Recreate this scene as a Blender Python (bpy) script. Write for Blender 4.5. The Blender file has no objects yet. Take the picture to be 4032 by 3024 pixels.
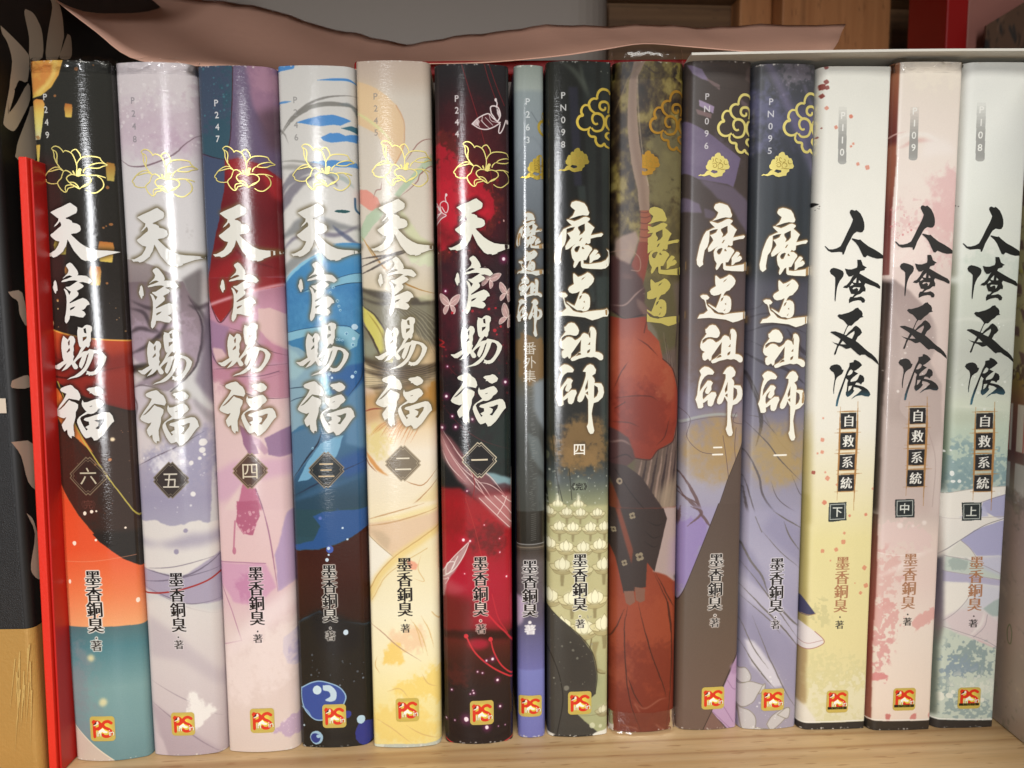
import bpy, bmesh, math, random
import numpy as np
from mathutils import Vector, Matrix

SC = bpy.context.scene
COL = SC.collection
R = math.radians

# ------------------------------------------------------------------ camera
CAM_H, F_PX, PITCH, ROLL = 0.1384, 2990.0, 5.7, -0.4
cam_d = bpy.data.cameras.new("camera")
cam_d.sensor_width = 36.0
cam_d.lens = F_PX / 4032.0 * 36.0
cam_d.clip_start, cam_d.clip_end = 0.005, 60.0
cam = bpy.data.objects.new("camera", cam_d)
COL.objects.link(cam)
cam.location = (0, 0, CAM_H)
cam.rotation_euler = (Matrix.Rotation(R(90 - PITCH), 3, 'X') @ Matrix.Rotation(R(ROLL), 3, 'Z')).to_euler()
cam_d.dof.use_dof = True
cam_d.dof.focus_distance = 0.232
cam_d.dof.aperture_fstop = 14.0
SC.camera = cam

# ------------------------------------------------------------------ light of the shop
w = bpy.data.worlds.new("World")
SC.world = w
w.use_nodes = True
w.node_tree.nodes["Background"].inputs[0].default_value = (1.0, 0.97, 0.93, 1)
w.node_tree.nodes["Background"].inputs[1].default_value = 0.115
SC.view_settings.view_transform = 'Standard'
SC.view_settings.look = 'None'
SC.view_settings.exposure = 0.0
SC.view_settings.gamma = 1.0


def area(name, loc, target, sx, sy, power, col):
    d = bpy.data.lights.new(name, 'AREA')
    d.shape = 'RECTANGLE'
    d.size, d.size_y, d.energy, d.color = sx, sy, power, col
    o = bpy.data.objects.new(name, d)
    COL.objects.link(o)
    o.location = loc
    o.rotation_euler = (Vector(target) - Vector(loc)).to_track_quat('-Z', 'Y').to_euler()
    return o


# tall source behind the photographer, assumed from the spine streaks, and a ceiling light
area("streak_light", (-0.27, -1.20, 0.18), (0, 0.23, 0.13), 0.11, 0.58, 8.2, (0.97, 0.98, 1.0))
area("ceiling_light", (0.25, -0.75, 1.15), (0, 0.23, 0.08), 1.0, 0.6, 19.5, (1.0, 0.97, 0.905))
area("low_fill_light", (0.3, -0.9, -0.10), (0, 0.23, 0.0), 1.2, 0.5, 1.1, (1.0, 0.97, 0.91))  # added low fill that lifts the lower spines, no known lamp


# ------------------------------------------------------------------ helpers: objects
def thing(name, label, cat, loc=(0, 0, 0), rot=(0, 0, 0), group=None):
    o = bpy.data.objects.new(name, None)
    o.empty_display_size = 0.01
    COL.objects.link(o)
    o.location, o.rotation_euler = loc, rot
    o["label"], o["category"] = label, cat
    if group:
        o["group"] = group
    return o


def part(name, me, mat, parent, label=None, smooth=False):
    o = bpy.data.objects.new(name, me)
    COL.objects.link(o)
    o.parent = parent
    for m in (mat if isinstance(mat, (list, tuple)) else [mat]):
        me.materials.append(m)
    if smooth:
        for p in me.polygons:
            p.use_smooth = True
    if label:
        o["label"] = label
    return o


def mesh(name, verts, faces, uvs=None):
    me = bpy.data.meshes.new(name)
    me.from_pydata([tuple(map(float, v)) for v in verts], [], faces)
    if uvs is not None:
        ul = me.uv_layers.new(name="UVMap")
        for l in me.loops:
            ul.data[l.index].uv = uvs[l.vertex_index]
    me.validate()
    me.update()
    return me


def box_mesh(name, x0, x1, y0, y1, z0, z1, bev=0.0):
    bm = bmesh.new()
    bmesh.ops.create_cube(bm, size=1.0)
    for v in bm.verts:
        v.co = Vector(((x0 + x1) / 2 + v.co.x * (x1 - x0), (y0 + y1) / 2 + v.co.y * (y1 - y0), (z0 + z1) / 2 + v.co.z * (z1 - z0)))
    if bev:
        bmesh.ops.bevel(bm, geom=list(bm.edges), offset=bev, segments=2, affect='EDGES', profile=0.5)
    me = bpy.data.meshes.new(name)
    bm.to_mesh(me)
    bm.free()
    return me


def lin(c):
    c = np.asarray(c, float) / 255.0
    return np.where(c <= 0.04045, c / 12.92, ((c + 0.055) / 1.055) ** 2.4)


def mat(name, rgb=None, rough=0.5, metal=0.0, spec=0.5, img=None, bump=None, coat=0.0):
    m = bpy.data.materials.new(name)
    m.use_nodes = True
    nt = m.node_tree
    b = nt.nodes["Principled BSDF"]
    b.inputs["Roughness"].default_value = rough
    b.inputs["Metallic"].default_value = metal
    b.inputs["Specular IOR Level"].default_value = spec
    b.inputs["Coat Weight"].default_value = coat
    b.inputs["Coat Roughness"].default_value = 0.08
    if rgb is not None:
        b.inputs["Base Color"].default_value = (*lin(rgb), 1)
    if img is not None:
        t = nt.nodes.new("ShaderNodeTexImage")
        t.image = img
        t.extension = 'EXTEND'
        nt.links.new(t.outputs[0], b.inputs["Base Color"])
    if bump:
        strength, sx, sz, det = bump
        tc = nt.nodes.new("ShaderNodeTexCoord")
        mp = nt.nodes.new("ShaderNodeMapping")
        mp.inputs["Scale"].default_value = (sx, sx, sz)
        nz = nt.nodes.new("ShaderNodeTexNoise")
        nz.inputs["Scale"].default_value = 1.0
        nz.inputs["Detail"].default_value = det
        bp = nt.nodes.new("ShaderNodeBump")
        bp.inputs["Strength"].default_value = strength
        bp.inputs["Distance"].default_value = 0.0002
        nt.links.new(tc.outputs["Object"], mp.inputs[0])
        nt.links.new(mp.outputs[0], nz.inputs["Vector"])
        nt.links.new(nz.outputs[0], bp.inputs["Height"])
        nt.links.new(bp.outputs[0], b.inputs["Normal"])
        if coat:
            nt.links.new(bp.outputs[0], b.inputs["Coat Normal"])
    return m


# ------------------------------------------------------------------ helpers: painting the printed spines
def up(g, H, W):
    gh, gw = g.shape
    y = np.linspace(0, gh - 1.001, H)
    x = np.linspace(0, gw - 1.001, W)
    y0, x0 = y.astype(int), x.astype(int)
    fy, fx = (y - y0)[:, None], (x - x0)[None]
    fy, fx = fy * fy * (3 - 2 * fy), fx * fx * (3 - 2 * fx)
    a = g[y0][:, x0] * (1 - fx) + g[y0][:, x0 + 1] * fx
    b = g[y0 + 1][:, x0] * (1 - fx) + g[y0 + 1][:, x0 + 1] * fx
    return a * (1 - fy) + b * fy


def fbm(H, W, sx, sy, seed, octv=4):
    r = np.random.RandomState(seed)
    out = np.zeros((H, W))
    amp, tot = 1.0, 0
    for k in range(octv):
        gh, gw = int(H / sy) + 3, int(W / sx) + 3
        out += amp * up(r.rand(gh, gw), H, W)
        tot += amp
        amp *= 0.55
        sx, sy = max(sx / 2, 1.5), max(sy / 2, 1.5)
    return out / tot - 0.5


def blur1(a, r):
    if r < 0.5:
        return a
    k = int(math.ceil(r * 2))
    xs = np.arange(-k, k + 1)
    g = np.exp(-0.5 * (xs / r) ** 2)
    g /= g.sum()
    for ax in (0, 1):
        p = np.pad(a, [(k, k) if i == ax else (0, 0) for i in range(2)], mode='edge')
        o = np.zeros_like(a)
        for i, gv in enumerate(g):
            o += gv * (p[i:i + a.shape[0]] if ax == 0 else p[:, i:i + a.shape[1]])
        a = o
    return a


def homog(q):
    A, bb = [], []
    for (x, y), (u, v) in zip(q, [(0, 0), (1, 0), (1, 1), (0, 1)]):
        A += [[x, y, 1, 0, 0, 0, -u * x, -u * y], [0, 0, 0, x, y, 1, -v * x, -v * y]]
        bb += [u, v]
    return np.append(np.linalg.solve(np.array(A, float), np.array(bb, float)), 1).reshape(3, 3)


def smooth_line(pts, n=6):
    p = np.asarray(pts, float)
    if len(p) < 3:
        return p
    e = np.vstack([2 * p[0] - p[1], p, 2 * p[-1] - p[-2]])
    out = []
    for i in range(1, len(e) - 2):
        a, b, c, d = e[i - 1], e[i], e[i + 1], e[i + 2]
        for t in np.linspace(0, 1, n, endpoint=False):
            out.append(0.5 * (2 * b + (c - a) * t + (2 * a - 5 * b + 4 * c - d) * t * t + (3 * b - a - 3 * c + d) * t ** 3))
    out.append(p[-1])
    return np.array(out)


FR = {}


def frame(name, ox, oy, k=0.603):
    FR[name] = (ox, oy, k)


class Paint:
    def __init__(s, quad, W, H, seed=1):
        s.hm = homog(quad) if quad else None
        s.W, s.H, s.seed = W, H, seed
        s.im = np.zeros((H, W, 3))
        s.fr = (0, 0, 1)
        s.y0, s.y1 = (quad[0][1], quad[3][1]) if quad else (0, H)
        s.cxf = 0.0
        s.kx = W / ((quad[1][0] - quad[0][0] + quad[2][0] - quad[3][0]) / 2) if quad else 1
        s.n1 = fbm(H, W, 40, 40, seed, 5)
        s.n2 = fbm(H, W, 40, 40, seed + 50, 5)
        s.n3 = fbm(H, W, 90, 90, seed + 90, 5)
        s.nf = fbm(H, W, 12, 12, seed + 70, 3)

    def F(s, n):
        s.fr = FR[n] if isinstance(n, str) else n
        return s

    def tx(s, pts):
        p = np.asarray(pts, float).reshape(-1, 2) * s.fr[2] + np.array(s.fr[:2])
        if s.hm is None:
            return p
        q = np.c_[p, np.ones(len(p))] @ s.hm.T
        return q[:, :2] / q[:, 2:] * np.array([s.W, s.H])

    def put(s, m, bb, col, a=1.0):
        y0, y1, x0, x1 = bb
        if y1 <= y0 or x1 <= x0:
            return
        m = (m * a)[..., None]
        if isinstance(col, list):
            ys = [s.tx([(0 if s.hm is None else s.cxf, y)])[0][1] for y, _ in col]
            c = np.stack([np.interp(np.arange(y0, y1), ys, [q[i] for _, q in col]) for i in range(3)], -1)[:, None, :]
        else:
            c = np.array(col, float)
        s.im[y0:y1, x0:x1] = s.im[y0:y1, x0:x1] * (1 - m) + c * m

    def bb(s, t, pad):
        x0, y0 = np.floor(t.min(0) - pad).astype(int)
        x1, y1 = np.ceil(t.max(0) + pad).astype(int) + 1
        return max(y0, 0), min(y1, s.H), max(x0, 0), min(x1, s.W)

    def inside(s, loops, bb, rough=0.0):
        y0, y1, x0, x1 = bb
        Y, X = np.mgrid[y0:y1, x0:x1].astype(float)
        X += 0.5
        Y += 0.5
        if rough:
            X = X + rough * 2 * s.n1[y0:y1, x0:x1] + rough * .6 * s.nf[y0:y1, x0:x1]
            Y = Y + rough * 2 * s.n2[y0:y1, x0:x1]
        m = np.zeros(X.shape, bool)
        for t in loops:
            for (ax, ay), (bx, by) in zip(t, np.roll(t, -1, 0)):
                if ay == by:
                    continue
                lo, hi = min(ay, by), max(ay, by)
                r0, r1 = 0, X.shape[0]
                if not rough:
                    r0, r1 = max(int(lo - y0) - 1, 0), min(int(hi - y0) + 2, X.shape[0])
                    if r1 <= r0:
                        continue
                Ys, Xs = Y[r0:r1], X[r0:r1]
                c = ((ay > Ys) != (by > Ys)) & (Xs < (bx - ax) * (Ys - ay) / (by - ay) + ax)
                m[r0:r1] ^= c
        return m.astype(float)

    def poly(s, pts, col, a=1.0, blur=0.7, rough=0.0, curve=0):
        s.cxf = float(np.mean([p[0] for p in pts]))
        if curve:
            pts = smooth_line(list(pts) + [pts[0]], 5)[:-1]
        t = s.tx(pts)
        bb = s.bb(t, 2 + blur * 2.5 + rough)
        if bb[1] <= bb[0] or bb[3] <= bb[2]:
            return
        s.put(blur1(s.inside([t], bb, rough), blur), bb, col, a)

    def line(s, pts, wd, col, a=1.0, blur=0.0, taper=False, rough=0.0, cv=True):
        s.cxf = float(np.mean([p[0] for p in pts]))
        t = s.tx(smooth_line(pts, 5) if cv else pts)
        k = s.kx * s.fr[2]
        hw = wd * k / 2
        bb = s.bb(t, hw + 3 + blur * 2 + rough)
        y0, y1, x0, x1 = bb
        if y1 <= y0 or x1 <= x0:
            return
        Y, X = np.mgrid[y0:y1, x0:x1].astype(float)
        X += .5
        Y += .5
        if rough:
            X = X + rough * 2 * s.n1[y0:y1, x0:x1] + rough * s.nf[y0:y1, x0:x1]
        m = np.zeros(X.shape)
        n = len(t) - 1
        for i in range(n):
            A, B = t[i], t[i + 1]
            hh = hw
            if taper:
                f = (i + .5) / n
                hh = hw * (1 - f) if taper == 1 else hw * min(1, 2.6 * min(f, 1 - f) + .12)
            d = B - A
            L = d @ d
            xa, xb = min(A[0], B[0]) - hw - 3 - rough * 2, max(A[0], B[0]) + hw + 3 + rough * 2
            ya, yb = min(A[1], B[1]) - hw - 3 - rough, max(A[1], B[1]) + hw + 3 + rough
            i0, i1 = max(int(ya - y0), 0), min(int(yb - y0) + 1, m.shape[0])
            j0, j1 = max(int(xa - x0), 0), min(int(xb - x0) + 1, m.shape[1])
            if i1 <= i0 or j1 <= j0:
                continue
            xs, ys = X[i0:i1, j0:j1], Y[i0:i1, j0:j1]
            tt = np.clip(((xs - A[0]) * d[0] + (ys - A[1]) * d[1]) / max(L, 1e-9), 0, 1)
            ds = np.hypot(xs - A[0] - tt * d[0], ys - A[1] - tt * d[1])
            v = np.clip(hh - ds + .5, 0, min(1.0, hh * 2))
            m[i0:i1, j0:j1] = np.maximum(m[i0:i1, j0:j1], v)
        s.put(blur1(m, blur), bb, col, a)

    def dots(s, lst, col, a=1.0, blur=0.5):
        for q in lst:
            x, y, r = q[:3]
            asp = q[3] if len(q) > 3 else 1.0
            th = np.linspace(0, 2 * np.pi, 14, endpoint=False)
            s.poly(np.c_[x + r * np.cos(th), y + r * asp * np.sin(th)], col, a, blur, rough=min(2.5, r * .12))

    def spray(s, n, x0, x1, y0, y1, r0, r1, col, a=1.0, seed=0, blur=.5):
        g = random.Random(seed)
        for _ in range(n):
            r = r0 + (r1 - r0) * g.random() ** 3
            s.dots([(g.uniform(x0, x1), g.uniform(y0, y1), r)], col, a * g.uniform(.5, 1), blur)

    def blot(s, pts, col, a=1.0, th=0.0, soft=.05, blur=20, nz=None, curve=0, fine=False):
        """watercolour blot: soft shape broken by noise"""
        s.cxf = float(np.mean([p[0] for p in pts]))
        if curve:
            pts = smooth_line(list(pts) + [pts[0]], 5)[:-1]
        t = s.tx(pts)
        bb = s.bb(t, 2 + blur * 2.5)
        y0, y1, x0, x1 = bb
        if y1 <= y0 or x1 <= x0:
            return
        m = blur1(s.inside([t], bb, 6), blur)
        nn = (s.n1 if nz is None else nz)[y0:y1, x0:x1] * .8 + s.nf[y0:y1, x0:x1] * .55
        if fine:
            nn = s.nf[y0:y1, x0:x1] * 1.5 + s.n1[y0:y1, x0:x1] * .7
        v = np.clip((m - .5 + nn * 1.7 - th) / (soft * 1.5 + .06) + .5, 0, 1) * np.clip(m * 4, 0, 1)
        s.put(blur1(v, .7), bb, col, a)

    def grad(s, stops):
        s.cxf = 0 if s.hm is None else 0
        ys = [(y * s.fr[2] + s.fr[1] - s.y0) / (s.y1 - s.y0) * s.H for y, _ in stops]
        for i in range(3):
            s.im[..., i] = np.interp(np.arange(s.H), ys, [c[i] for _, c in stops])[:, None]

    def mottle(s, amp, tint=(1, 1, 1)):
        m = (s.n3 * .7 + s.n1 * .3) * amp
        s.im += m[..., None] * np.array(tint)

    def stamp(s, g, x, y, size, col, a=1.0, sx=1.0, blur=0.0, grow=0, src=False):
        """put a glyph bitmap g (em square) centred at frame point x, y"""
        k = s.fr[2]
        c = s.tx([(x, y)])[0]
        px = size * s.kx * k if not src else size * s.kx
        wx, wy = px * sx, px
        pad = grow + blur * 2 + 2
        x0, x1 = max(int(c[0] - wx / 2 - pad), 0), min(int(c[0] + wx / 2 + pad) + 1, s.W)
        y0, y1 = max(int(c[1] - wy / 2 - pad), 0), min(int(c[1] + wy / 2 + pad) + 1, s.H)
        if x1 <= x0 or y1 <= y0:
            return
        Y, X = np.mgrid[y0:y1, x0:x1].astype(float)
        n = g.shape[0]
        u = ((X + .5 - c[0]) / wx + .5) * n - .5
        v = ((Y + .5 - c[1]) / wy + .5) * n - .5
        ok = (u > -1) & (u < n) & (v > -1) & (v < n)
        u, v = np.clip(u, 0, n - 1.001), np.clip(v, 0, n - 1.001)
        ui, vi = u.astype(int), v.astype(int)
        fu, fv = u - ui, v - vi
        m = (g[vi, ui] * (1 - fu) + g[vi, ui + 1] * fu) * (1 - fv) + (g[vi + 1, ui] * (1 - fu) + g[vi + 1, ui + 1] * fu) * fv
        m = m * ok
        if grow:
            m = dil(m, int(grow))
        s.put(blur1(m, blur), (y0, y1, x0, x1), col, a)

    def camo(s, y0, y1, stops, scale=(26, 34), seed=3, a=1.0):
        """broken leaf-like colour: stops = [(noise level, colour)]"""
        t0, t1 = s.tx([(s.cxf, y0)])[0][1], s.tx([(s.cxf, y1)])[0][1]
        n = fbm(s.H, s.W, scale[0], scale[1], s.seed + seed, 4)
        n = (n - n.mean()) / n.std()
        c = np.stack([np.interp(n, [q[0] for q in stops], [q[1][i] for q in stops]) for i in range(3)], -1)
        r = np.arange(s.H)
        m = (np.clip((r - t0) / 30, 0, 1) * np.clip((t1 - r) / 60, 0, 1) * a)[:, None, None]
        s.im = s.im * (1 - m) + c * m

    def image(s, name, sat=1.0):
        H, W = s.H, s.W
        im = bpy.data.images.new(name, W, H)
        px = np.ones((H, W, 4), np.float32)
        g = s.im @ np.array([.30, .55, .15])
        v = g[..., None] + (s.im - g[..., None]) * sat
        px[..., :3] = np.clip(v[::-1] / 255.0, 0.004, 1)
        im.pixels.foreach_set(px.ravel())
        im.update()
        im.pack()
        return im


def dil(m, r):
    o = m.copy()
    for dy in range(-r, r + 1):
        for dx in range(-r, r + 1):
            if dx * dx + dy * dy <= r * r + .5 and (dx or dy):
                o = np.maximum(o, np.roll(np.roll(m, dy, 0), dx, 1))
    return o


# glyphs of the built-in font as bitmaps
_G = {}
GN = 144


def glyph(ch, style=''):
    key = ch + style
    if key in _G:
        return _G[key]
    cu = bpy.data.curves.new("glyph", 'FONT')
    cu.body = ch
    ob = bpy.data.objects.new("glyph", cu)
    COL.objects.link(ob)
    dg = bpy.context.evaluated_depsgraph_get()
    ev = ob.evaluated_get(dg)
    me = ev.to_mesh()
    co = np.array([v.co[:2] for v in me.vertices])
    cnt = {}
    for p in me.polygons:
        for e in p.edge_keys:
            cnt[e] = cnt.get(e, 0) + 1
    segs = [(co[a], co[b]) for (a, b), n in cnt.items() if n == 1]
    ev.to_mesh_clear()
    bpy.data.objects.remove(ob)
    bpy.data.curves.remove(cu)
    lo, hi = co.min(0), co.max(0)
    if ord(ch) > 0x2000:
        cxg, cyg, em = 0.5, 0.38, 1.04
        if hi[0] > 1.3 or hi[0] < .3:
            cxg, em = (lo[0] + hi[0]) / 2, 1.04
    else:
        cxg, cyg, em = (lo[0] + hi[0]) / 2, (lo[1] + hi[1]) / 2, 1.0
    n = GN * 2
    Y, X = np.mgrid[0:n, 0:n] + .5
    X = (X / n - .5) * em + cxg
    Y = (.5 - Y / n) * em + cyg
    m = np.zeros((n, n), bool)
    for a, b in segs:
        if a[1] == b[1]:
            continue
        m ^= ((a[1] > Y) != (b[1] > Y)) & (X < (b[0] - a[0]) * (Y - a[1]) / (b[1] - a[1]) + a[0])
    m = m.astype(float)
    if style == 's':           # brush-cut, Song-like: thin horizontals, heavy verticals
        k = 1
        er = m.copy()
        for d in range(-k, k + 1):
            er = np.minimum(er, np.roll(m, d, 0))
        m = er
        for d in range(-8, 9):
            m = np.maximum(m, np.roll(er, d, 1))
    if style == 'b':
        m = dil(m, 4)
    m = m.reshape(GN, 2, GN, 2).mean((1, 3))
    _G[key] = m
    return m

# ------------------------------------------------------------------ brush-written titles (outlines, drawn once per series)
def PT(s):
    v = [float(a) for a in s.replace(';', ' ').replace(',', ' ').split()]
    return [(v[i], v[i + 1]) for i in range(0, len(v), 2)]


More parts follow.
